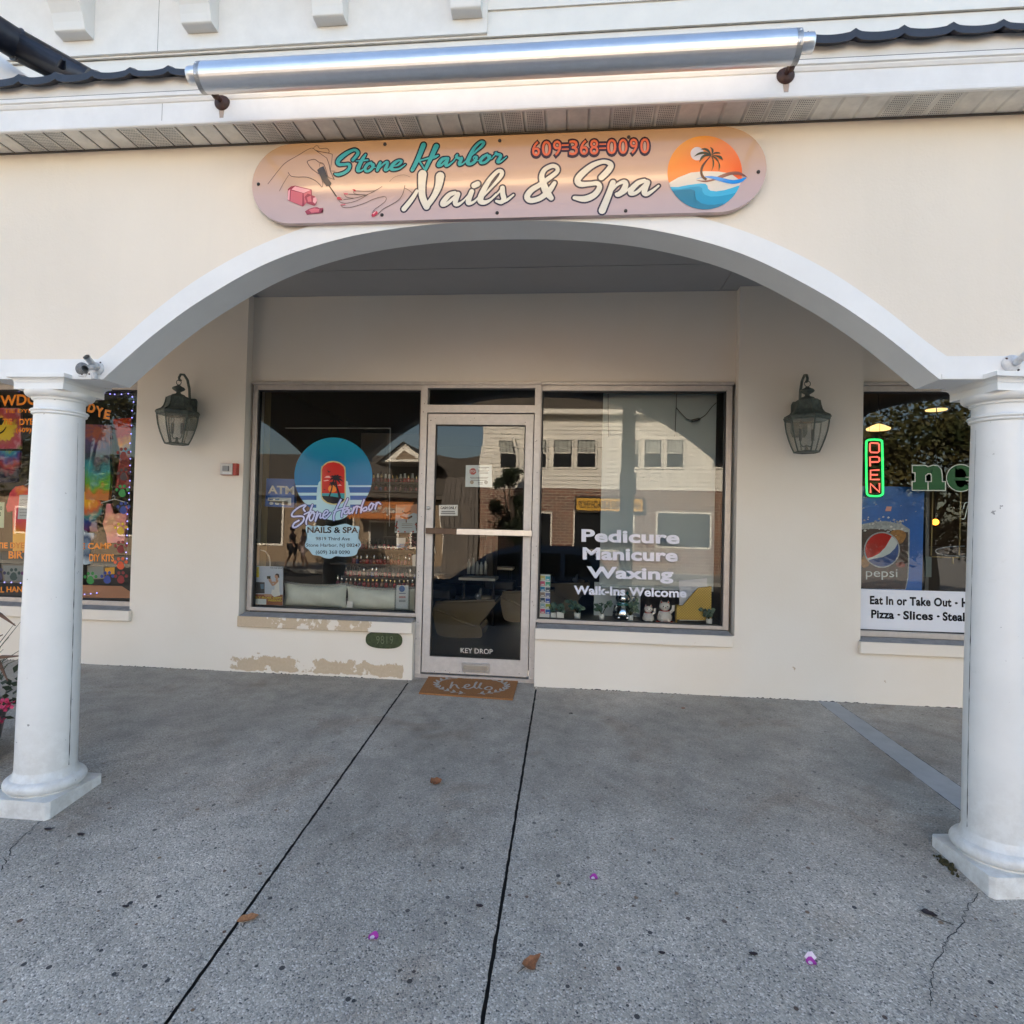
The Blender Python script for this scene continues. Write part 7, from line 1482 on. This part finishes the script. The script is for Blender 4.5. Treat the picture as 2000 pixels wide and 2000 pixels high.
# ------------------------------------------------------------------ pizzeria window (right)
def neon(mb, pts, r_, m, y, closed=False, k=5): W = [at(*d6(*p), y) for p in (cat_rom(pts, k, closed) if k else pts)]; mb.tube(W+([W[0], W[1]] if closed else []), r_, m, 8)
M_NG = mat('lit green neon', (.1, .8, .3), .4, emit=(.02, 1., .18), estr=.20); M_NR = mat('lit red neon', (.9, .3, .25), .4, emit=(1., .12, .09), estr=.22)
yn = .085; q = at(*d6(135, 625), yn); ns = thing('open_sign', 'lit neon OPEN sign with a green border hung upright in the pizzeria window', 'neon sign', (q.x, yn, q.z))
m = MB(); neon(m, [(58, 130), (58, 350), (62, 570), (75, 612), (110, 622), (175, 622), (210, 605), (215, 560), (212, 350), (208, 130), (196, 98), (160, 90), (105, 90), (70, 98)], .0085, M_NG, yn, True, 4); m.build('green_border', ns)
m = MB()
for s_ in ([(92, 128), (92, 195), (102, 210), (165, 212), (180, 200), (178, 135), (168, 124), (105, 122), (92, 130)], [(95, 342), (93, 255), (160, 252), (180, 262), (182, 290), (172, 300), (98, 302)], [(180, 376), (98, 380), (98, 466), (182, 466)], [(98, 422), (165, 422)], [(98, 592), (97, 505), (182, 585), (182, 500)]): neon(m, s_, .0065, M_NR, yn, False, 0)
m.build('red_letters', ns)
m = MB(); a = at(*d6(48, 630), yn+.02); b = at(*d6(218, 85), yn+.02); m.box(a.x, b.x, yn+.016, yn+.02, a.z, b.z, glass_mat('smoked acrylic', tint=(.30, .30, .32), boost=.6)); m.build('backing', ns)
ch = MB(); [ch.tube([at(*d6(x, 92), yn+.018), at(*d6(x, -280), yn+.018)], .0015, M_CHAIN, 5) for x in (85, 185)]; ch.build('hanging_chain', ns)
y = .13; t = flat_paper('poster', 'tall blue cola poster with an iced glass and round logo in the pizzeria window', 'poster', d6, [(-60, 524), (606, 540), (582, 1520), (-80, 1500)], y, mat('cola poster blue', rgb(10, 100, 195), .3, var=.25, vscale=3)); m = MB(); y1 = y-.0008
M_COLA = mat('cola brown print', rgb(58, 34, 30), .3, var=.7, vscale=24); M_ICE = mat('pale ice print', rgb(170, 178, 185), .3, var=.4, vscale=40); M_AMB = mat('amber ice print', rgb(165, 115, 50), .3, var=.5, vscale=50)
px_poly(m, d6, [(-70, 915), (20, 888), (120, 868), (240, 858), (400, 890), (468, 935), (464, 1260), (455, 1400), (430, 1505), (-80, 1496)], y1, M_ICE); px_poly(m, d6, [(-70, 945), (100, 930), (300, 940), (452, 965), (452, 1260), (446, 1390), (425, 1500), (-78, 1494)], y1-.0003, M_COLA)
px_poly(m, d6, [(290, 960), (360, 940), (425, 965), (430, 1010), (390, 1070), (330, 1060), (290, 1010)], y1-.0006, M_AMB, 3); px_poly(m, d6, [(340, 1255), (400, 1245), (425, 1270), (410, 1295), (350, 1290)], y1-.0006, mat('red glow print', rgb(125, 40, 30), .3, var=.5, vscale=60), 3); px_poly(m, d6, [(20, 1200), (60, 1180), (90, 1260), (40, 1300), (10, 1270)], y1-.0006, M_AMB, 3)
for k in range(60):
    x, yy = rnd.uniform(-40, 440), rnd.gauss(890, 35); s_ = rnd.uniform(3, 14); px_poly(m, d6, [(x, yy-s_), (x+s_*1.4, yy-s_*.2), (x+s_*.6, yy+s_*.7), (x-s_, yy+s_*.4)], y1-.001-.00001*k, M_ICE if k % 3 else M_PAPER)
for x, yy, s_ in ((150, 705, 14), (385, 715, 8), (525, 770, 10), (30, 740, 16)): px_poly(m, d6, [(x-s_, yy+s_*.6), (x, yy-s_*.7), (x+s_, yy-s_*.3), (x, yy)], y1-.0006, M_ICE)
px_poly(m, d6, [(235, 765), (250, 720), (300, 722), (290, 765)], y1-.0006, M_VPINK)
m.build('cola_print', t); m = MB(); gx, gy, gr = 206, 1130, 160; G = lambda r_, a0, a1, n=30: [(gx+r_*math.cos(R(a)), gy+r_*math.sin(R(a))) for a in np.linspace(a0, a1, n)]; y1 -= .0014
px_poly(m, d6, G(170, 0, 352, 44), y1, M_ICE); px_poly(m, d6, G(158, 0, 352, 44), y1-.0002, M_PAPERB)
px_poly(m, d6, G(158, 150, 306, 30)+[(270, 1050), (235, 1110), (180, 1165), (120, 1195), (80, 1208)], y1-.0004, M_VRED); px_poly(m, d6, G(158, -22, 142, 30)+[(130, 1212), (210, 1200), (280, 1165), (330, 1115)], y1-.0004, mat('deep blue globe print', rgb(20, 70, 140), .3))
text_px(m, 'pepsi', d6, (54, 1383), (352, 1388), (54, 1318), y1, M_PAPERB, weight=.0, cap=.56); m.build('round_logo', t)
y = GLASS_Y-.006; t = flat_paper('banner', 'white menu banner with black condensed lettering along the bottom of the pizzeria window', 'banner', d6, [(-40, 1498), (1500, 1540), (1500, 1930), (-40, 1876)], y, mat('white banner vinyl', (.72, .74, .80), .3), .003); m = MB()
for txt, a, b, tp in (('Eat In or Take Out', (92, 1640), (862, 1664), (92, 1562)), ('•', (892, 1660), (922, 1661), (892, 1622)), ('Hoagies', (958, 1667), (1290, 1680), (958, 1584)), ('Pizza', (104, 1770), (320, 1780), (104, 1694)), ('•', (350, 1768), (380, 1769), (350, 1733)), ('Slices', (406, 1783), (688, 1792), (406, 1705)), ('•', (722, 1785), (752, 1786), (722, 1748)), ('Steaks', (778, 1795), (1060, 1804), (778, 1716))):
    text_px(m, txt, d6, a, b, tp, y-.001, M_TEXT, weight=.040 if len(txt) > 1 else 0, spacing=1.06)
m.build('lettering', t)
M_GL = mat('green window letter', rgb(38, 88, 52), .15); M_GLO = mat('pale letter outline', rgb(185, 195, 185), .4); m = MB(); yl = GLASS_Y-.0006
nP = [(492, 334), (620, 334), (640, 346), (690, 330), (735, 336), (765, 370), (774, 420), (776, 486), (805, 486), (805, 570), (640, 570), (640, 486), (672, 486), (672, 430), (664, 412), (640, 412), (618, 430), (618, 486), (642, 486), (642, 570), (490, 568), (490, 486), (518, 486), (518, 402), (492, 402)]
def grow(P, k): 
    bm = []; n = len(P)
    A = sum(P[i][0]*P[(i+1) % n][1]-P[(i+1) % n][0]*P[i][1] for i in range(n)); s_ = 1 if A > 0 else -1
    for i in range(n):
        p0, p1, p2 = P[i-1], P[i], P[(i+1) % n]; d0 = (p1[0]-p0[0], p1[1]-p0[1]); d1_ = (p2[0]-p1[0], p2[1]-p1[1]); l0, l1 = math.hypot(*d0) or 1, math.hypot(*d1_) or 1
        nx, ny = (d0[1]/l0+d1_[1]/l1), (-d0[0]/l0-d1_[0]/l1); l = math.hypot(nx, ny) or 1; bm.append((p1[0]+nx/l*k*s_, p1[1]+ny/l*k*s_))
    return bm
px_poly(m, d6, nP, yl, M_GL); [px_stroke(m, d6, [nP[i], nP[(i+1) % len(nP)]], 4.5, yl-.0003-.00002*i, M_GLO, 0) for i in range(len(nP))]
cx, cy2 = 950, 452; ring = lambda r1, r2, a0, a1, n=40: [(cx+r1*1.04*math.cos(R(a)), cy2+r1*.98*math.sin(R(a))) for a in np.linspace(a0, a1, n)]+[(cx+r2*.62*math.cos(R(a)), cy2+r2*math.sin(R(a))) for a in np.linspace(a1, a0, n)]
px_poly(m, d6, ring(134, 82, 32, 356), yl, M_GLO); px_poly(m, d6, ring(126, 90, 38, 350), yl-.0004, M_GL); px_poly(m, d6, [(885, 440), (1085, 440), (1085, 482), (885, 482)], yl-.0001, M_GLO); px_poly(m, d6, [(880, 447), (1078, 447), (1078, 475), (880, 475)], yl-.0005, M_GL)
px_stroke(m, d6, [(960, 838), (985, 835), (1000, 780), (1020, 700), (1045, 660)], 3.5, yl, M_GLO, 5); px_stroke(m, d6, [(975, 740), (990, 690), (1030, 680)], 3.5, yl-.0002, M_GLO, 5); m.build('green_lettering', win_p)
M_LAMPG = mat('lit warm pendant shade', (.9, .7, .4), .5, emit=(1., .62, .22), estr=.26)
for (X, Y, y, lab) in ((404, 1073, 2.2, 'glowing warm pendant lamp inside the pizzeria, just above the neon sign'), (1012, 868, 3.2, 'glowing warm pendant lamp inside the pizzeria, higher and nearer the column')):
    p = at(*e4(X, Y), y); t = thing('pendant_lamp', lab, 'lamp', (p.x, y, p.z), 'pendant lamps inside the pizzeria'); m = MB(); m.lathe([(0, .0), (.12, .002), (.125, .02), (.07, .05), (.02, .07), (0, .07)], p, M_LAMPG, 20); m.build('shade', t); m = MB(); m.tube([p+Vector((0, 0, .07)), (p.x, y, 2.89)], .005, M_CHAIN, 6); m.build('cord', t)
p = at(*d6(710, 868), 3.0); t = thing('bulb', 'small glowing orange bulb deep inside the pizzeria', 'lamp', p); m = MB(); m.ball(p, .04, mat('lit orange bulb', (1, .5, .1), .5, emit=(1., .30, .03), estr=.8), 12); m.build('glass', t); m = MB(); m.tube([p+Vector((0, 0, .03)), (p.x, 3.0, 2.89)], .006, M_CHAIN, 6); m.build('cord', t)
m = MB(); M_ROPE = mat('straw coloured cord', (.35, .27, .12), .8)
for X0, X1 in ((684, 670), (950, 934)): m.tube([at(*d6(X0, 585), .45), at(*d6(X1, 1185), .45)], .006, M_ROPE, 6)
m.tube([at(*d6(672, 1195), .45), at(*d6(940, 1205), .45)], .004, M_ROPE, 6); m.tube([at(*d6(*p), .45) for p in cat_rom([(985, 1095), (850, 1100), (740, 1120), (712, 1140), (740, 1165), (850, 1185), (985, 1190)], 5)], .004, M_GALV, 6); m.tube([at(*d6(872, 1195), .45), at(*d6(874, 1262), .45)], .008, M_ROPE, 6); tag(m.build('hanging_sign'), 'thin wire and cord hanging sign seen from behind in the pizzeria window', 'hanging sign')
m = MB(); a = at(*d6(612, 1400), .35); b = at(*d6(655, 560), .35); m.box(a.x, b.x, .35, .39, .5, b.z, mat('grey display post', (.11, .115, .12), .5)); c = at(*d6(608, 1385), .34); d = at(*d6(665, 1195), .34); m.box(c.x, d.x, .325, .349, c.z, d.z, mat('grey post label', (.16, .20, .20), .5)); tag(m.build('display_post'), 'grey metal post of a drinks display beside the blue cola poster', 'post')
# pizzeria counter and shelving glimpsed inside
t = thing('shop_counter', 'dark wooden pizzeria counter with a shelf behind, deep in the room', 'counter', (4.6, 4.4, 0)); m = MB(); m.box(3.6, 6.5, 4.2, 4.9, 0, 1.05, mat('dark counter wood', (.02, .012, .008), .5)); m.box(3.5, 6.6, 4.1, 5.0, 1.051, 1.10, M_SHELF); m.build('counter_body', t); m = MB()
for z in (1.5, 1.9): m.box(3.5, 6.4, 6.1, 6.4, z, z+.03, mat('brown wall shelf', (.16, .09, .045), .6))
m.build('wall_shelf', t)

# ------------------------------------------------------------------ doormat, leaves, petals, planter
dm = [gnd(*e7(*p)) for p in ((437, 734), (1360, 787), (1295, 1012), (312, 945))]
M_COIR = ramp_mat('brown coir', lambda N, L, pos, b: (lambda n, r, bp: (n.inputs['Scale'].__setattr__('default_value', 260), L.new(pos, n.inputs['Vector']), L.new(n.outputs['Fac'], r.inputs[0]), set_ramp(r, [(.3, (.20, .085, .030)), (.7, (.42, .19, .068))]), L.new(n.outputs['Fac'], bp.inputs['Height']), setattr(bp.inputs['Strength'], 'default_value', .8), L.new(bp.outputs[0], b.inputs['Normal']), r.outputs[0])[-1])(N.new('ShaderNodeTexNoise'), N.new('ShaderNodeValToRGB'), N.new('ShaderNodeBump')), rough=.95)
t = thing('doormat', 'brown coir doormat with a leafy wreath and the word hello at the salon door', 'doormat', sum((Vector(p) for p in dm), Vector())/4); H = .014
m = MB(); top = [Vector((p.x, p.y, gz(p.y)+H)) for p in dm]; bot = [Vector((p.x, p.y, gz(p.y)+.001)) for p in dm]; m.add(top+bot, [(3, 2, 1, 0), (0, 1, 5, 4), (1, 2, 6, 5), (2, 3, 7, 6), (3, 0, 4, 7)], M_COIR); m.build('mat', t)
m = MB(); M_MATP = mat('worn grey mat print', (.46, .43, .39), .95); _mk = [0]
def mstroke(pts, w_, k=5):
    ws = w_ if isinstance(w_, list) else [w_]*len(pts); P = cat_rom([(p[0], p[1], ws[i]) for i, p in enumerate(pts)], k); Q = [gnd(*e7(p[0], p[1]), H) for p in P]; vs = []; n = len(Q); _mk[0] += 1
    for i in range(n):
        a, b = Q[max(i-1, 0)], Q[min(i+1, n-1)]; d = (b-a); d.z = 0; l = d.length or 1; nx, ny = -d.y/l, d.x/l; w2 = P[i][2]*.0009
        for s_ in (1, -1): vs.append((Q[i].x+nx*w2*s_, Q[i].y+ny*w2*s_, gz(Q[i].y)+H+.0008+.00004*_mk[0]+2e-6*i))
    m.add(vs, [(2*i, 2*i+1, 2*i+3, 2*i+2) for i in range(n-1)], M_MATP)
for s_ in ([(665, 815), (650, 850), (640, 885)], [(642, 880), (665, 850), (700, 845), (715, 870), (735, 885)], [(760, 875), (800, 870), (840, 855), (830, 840), (800, 850), (790, 875), (830, 888), (880, 870)], [(880, 875), (905, 840), (920, 815), (905, 830), (895, 870), (925, 888)], [(930, 880), (955, 850), (968, 825), (955, 840), (945, 875), (975, 890)], [(1010, 880), (1040, 865), (1070, 870), (1075, 888), (1040, 900), (1005, 890), (1010, 878), (1040, 862)]): mstroke(s_, 9)
exw, eyw, cxw, cyw = 370, 84, 865, 855
mstroke([(cxw+exw*math.cos(R(a)), cyw+eyw*math.sin(R(a))+.03*(exw*math.cos(R(a)))) for a in np.linspace(100, 440, 40)], 4, 1)
for a in np.linspace(104, 436, 26):
    x, y_ = cxw+exw*math.cos(R(a)), cyw+eyw*math.sin(R(a))+.03*exw*math.cos(R(a)); dirx = -math.sin(R(a))*(1 if a > 270 else -1)*-1; sgn = 1 if a < 270 else -1
    tx, ty = -math.sin(R(a))*sgn, math.cos(R(a))*sgn
    for k in (-1, 1): nx, ny = math.cos(R(a))*k, math.sin(R(a))*k; mstroke([(x, y_), (x+tx*26+nx*14, y_+(ty*26+ny*14)*.5), (x+tx*44+nx*36, y_+(ty*44+ny*36)*.5)], [3, 14, 2], 3)
m.build('wreath_print', t)
def leaf_thing(name, label, cat, px, py, outline, mt, h=.012, curl=.5, group=None, stem=None):
    c = gnd(px, py); t_ = MB(); n = len(outline); rr = random.Random(int(px)); vs = []
    C0 = (c.x, c.y, gz(c.y)+h*.35+.002); rings = 5
    for j in range(1, rings+1):
        f = j/rings
        for (a, b) in outline:
            x, y_ = c.x+a*f, c.y+b*f; vs.append((x, y_, gz(y_)+.0025+h*(f*f*curl*(.4+.6*rr.random())+.2*math.sin(9*a*20+b*31)*.3+.25)))
    fs = [(0, 1+i, 1+(i+1) % n) for i in range(n)]
    for j in range(rings-1):
        for i in range(n): fs.append((1+j*n+i, 1+(j+1)*n+i, 1+(j+1)*n+(i+1) % n, 1+j*n+(i+1) % n))
    t_.add([C0]+vs, fs, mt, True)
    if stem: t_.tube([(c.x+p[0], c.y+p[1], gz(c.y+p[1])+.006) for p in stem], .0016, M_BARK, 5)
    o = t_.build(name); tag(o, label, cat, group); return o
M_LBR = mat('dry brown leaf', (.32, .13, .055), .7, var=.4, vscale=60, bump=.3, bscale=150); M_LBR2 = mat('dry tan leaf', (.42, .19, .08), .7, var=.4, vscale=70, bump=.3, bscale=150); M_LDK = mat('dark rotten leaf', (.03, .02, .022), .7); M_PET = mat('magenta petal', (.42, .04, .33), .5); M_PETW = mat('white petal', (.75, .62, .68), .5)
star = lambda r_, n, k, sq=1: [(r_*(1 if i % 2 == 0 else k)*math.cos(2*math.pi*i/n+.3), sq*r_*(1 if i % 2 == 0 else k)*math.sin(2*math.pi*i/n+.3)) for i in range(n)]
leaf_thing('fallen_leaf', 'crumpled round brown leaf alone on the middle slab below the doormat', 'leaf', 851, 1533, star(.036, 18, .86), M_LBR, .03, .9)
leaf_thing('fallen_leaf', 'oval orange brown leaf lying on the left pavement joint', 'leaf', 484, 1797, cat_rom([(-.036, -.020), (-.012, -.028), (.02, -.012), (.040, .012), (.030, .024), (.008, .022), (-.024, .010)], 3, True), M_LBR2, .014, .6, stem=[(.0, -.02), (.002, -.045)])
leaf_thing('fallen_leaf', 'torn triangular brown leaf right of the central pavement joint', 'leaf', 1035, 1884, cat_rom([(-.03, -.020), (.0, -.042), (.022, -.040), (.024, -.01), (.040, .040), (.012, .028), (-.012, .012)], 2, True), M_LBR, .018, .7, stem=[(-.02, -.02), (-.045, -.05)])
leaf_thing('fallen_leaf', 'narrow brown leaf tucked against the right column plinth', 'leaf', 1968, 1752, cat_rom([(-.055, .004), (-.02, .014), (.03, .008), (.05, -.008), (.01, -.014), (-.03, -.010)], 3, True), M_LBR, .01, .4)
leaf_thing('withered_leaf', 'dark withered leaf with a long stem in front of the right column', 'leaf', 1812, 1788, cat_rom([(-.022, .012), (0, .02), (.02, .006), (.03, -.02), (.005, -.016), (-.02, -.004)], 3, True), M_LDK, .014, .8, stem=[(.012, -.008), (.04, -.03), (.075, -.05)])
for px_, py_, s_, lab in ((93, 1622, .020, 'small dark leaf scrap nearest the left column plinth'), (157, 1632, .020, 'small oval dark leaf scrap on the left slab beyond the crack'), (1471, 1866, .017, 'small dark leaf scrap left of the pink and white flower'), (1292, 1864, .014, 'tiny dark leaf scrap below the right magenta petal'), (245, 1773, .016, 'curled dark leaf scrap on the left slab beside the brown oval leaf'), (936, 1772, .017, 'dark leaf scrap just left of the central joint'), (1115, 1395, .016, 'round dark spot of a leaf scrap right of the doormat'), (1334, 1385, .017, 'brown leaf scrap near the wall right of the doormat'), (942, 1405, .010, 'tiny dark leaf scrap below the doormat')):
    leaf_thing('leaf_scrap', lab, 'leaf', px_, py_, cat_rom([(-s_, 0), (-s_*.3, s_*.55), (s_*.8, s_*.4), (s_, -s_*.2), (s_*.1, -s_*.5)], 2, True), M_LDK if px_ != 1334 else M_LBR, .008, .6, 'dark scraps of leaf on the pavement')
def petal(px_, py_, lab, cols, s_=.02):
    c = gnd(px_, py_); t = MB(); n = 14; o = [(s_*(.62+.28*math.cos(a))*math.cos(a+.6), s_*(.62+.28*math.cos(a))*math.sin(a+.6)) for a in np.linspace(0, 2*math.pi, n+1)[:-1]]
    z = lambda x, y, f: (c.x+x*f, c.y+y*f, gz(c.y+y*f)+.003+.010*f*f*(.5+.5*math.sin(5*x/s_)))
    for f0, f1, mt in ((0, .45, cols[2]), (.45, 1, cols[0])):
        vs = [z(x, y, f0) for x, y in o]+[z(x, y, f1) for x, y in o]; t.add(vs, [(k, (k+1) % n, n+(k+1) % n, n+k) for k in range(n)], mt, True)
    if len(cols) > 3: t.add([z(x, y, 1.0) for x, y in o[:4]]+[z(x, y, 1.5) for x, y in o[:4]], [(k, k+1, 5+k, 4+k) for k in range(3)], cols[2])
    tag(t.build('fallen_petal'), lab, 'petal')
petal(1157, 1717, 'magenta petal with a white edge on the slab right of the joint', [M_PET, M_PET, M_PETW], .030); petal(725, 1833, 'magenta petal with a pale tip on the middle slab', [M_PET, M_PET, M_PETW], .033); petal(1582, 1883, 'pink striped white flower lying on the right slab', [M_PET, M_PETW, M_PETW, M_PETW], .030)
# moss tuft by the right plinth
c = gnd(1858, 1692); m = MB()
for i in range(60): d = Vector((rnd.gauss(0, .012), rnd.gauss(0, .03), 0)); m.ball((c.x-.012+d.x, c.y+d.y, gz(c.y+d.y)+.004), rnd.uniform(.004, .009), mat('dark olive moss', (.045, .040, .015), .95), 6)
tag(m.build('moss'), 'dark olive moss against the foot of the right column', 'moss', kind='stuff')
# planter with grass and pink flowers behind the left column
c = gnd(-95, 1500); cz = gz(c.y)
t = thing('flower_planter', 'planter of pink flowers and feathery grass at the left edge behind the column', 'planter', (c.x, c.y, cz)); m = MB(); m.lathe([(0, cz-.02), (.20, cz-.02), (.25, cz+.30), (.27, cz+.32), (.27, cz+.36), (.24, cz+.36), (.23, cz+.32), (0, cz+.32)], (c.x, c.y, 0), mat('dark planter glaze', (.05, .045, .05), .4), 28); m.build('pot', t)
m = MB(); tops = []
for i in range(70):
    a = rnd.uniform(0, 6.28); r_ = rnd.uniform(.05, .42); e = Vector((c.x+r_*math.cos(a), c.y+r_*math.sin(a), cz+.36+rnd.uniform(.0, .75)*(1-r_*.6))); b0 = Vector((c.x+.3*r_*math.cos(a), c.y+.3*r_*math.sin(a), cz+.33)); md = (b0+e)/2+Vector((0, 0, .10)); m.tube([b0, md, e], [.0035, .003, .0012], mat('dark grass blade', (.05, .06, .025), .7), 5)
for px_, py_, dx, dy in ((30, 1222, -60, -40), (40, 1281, -70, 8), (15, 1330, -30, -60), (5, 1240, -60, 30)):
    e = at(px_, py_, c.y-.05); s_ = at(px_+dx, py_+dy, c.y); m.tube([(c.x, c.y, cz+.3), s_+Vector((0, 0, .05)), s_], .003, MATS['dark grass blade'], 5); m.tube([s_, s_.lerp(e, .5)+Vector((0, 0, .006)), e], [.003, .011, .003], mat('brown seed head', (.16, .09, .06), .9), 8)
m.build('grass', t)['kind'] = 'stuff'
m = MB()
for i in range(160):
    a = rnd.uniform(0, 6.28); r_ = rnd.uniform(.05, .36); p = Vector((c.x+r_*math.cos(a), c.y+r_*math.sin(a), cz+.33+rnd.uniform(0, .22))); u = Vector((rnd.gauss(0, 1), rnd.gauss(0, 1), rnd.gauss(.2, .5))).normalized(); w_ = u.orthogonal().normalized(); m.add([p, p+u*.03+w_*.018, p+u*.06, p+u*.03-w_*.018], [(0, 1, 2, 3)], M_LEAFD)
m.build('leaves', t)
m = MB(); M_FL = mat('pink flower petals', (.55, .035, .12), .5)
for px_, py_ in ((8, 1376), (22, 1380), (2, 1410), (-15, 1395), (14, 1370), (-30, 1372), (-60, 1400), (-40, 1420)):
    p = at(px_, py_, c.y-.12)
    for i in range(9): d = Vector((rnd.gauss(0, .012), rnd.gauss(0, .012), rnd.gauss(0, .010))); u = Vector((rnd.gauss(0, 1), -abs(rnd.gauss(0, 1)), rnd.gauss(0, 1))).normalized(); w_ = u.orthogonal().normalized(); q_ = p+d; m.add([q_, q_+u*.012+w_*.012, q_+u*.022, q_+u*.012-w_*.012], [(0, 1, 2, 3)], M_FL)
    m.tube([(c.x, c.y-.03, cz+.33), p], .003, M_PALM, 5)
m.build('flowers', t)
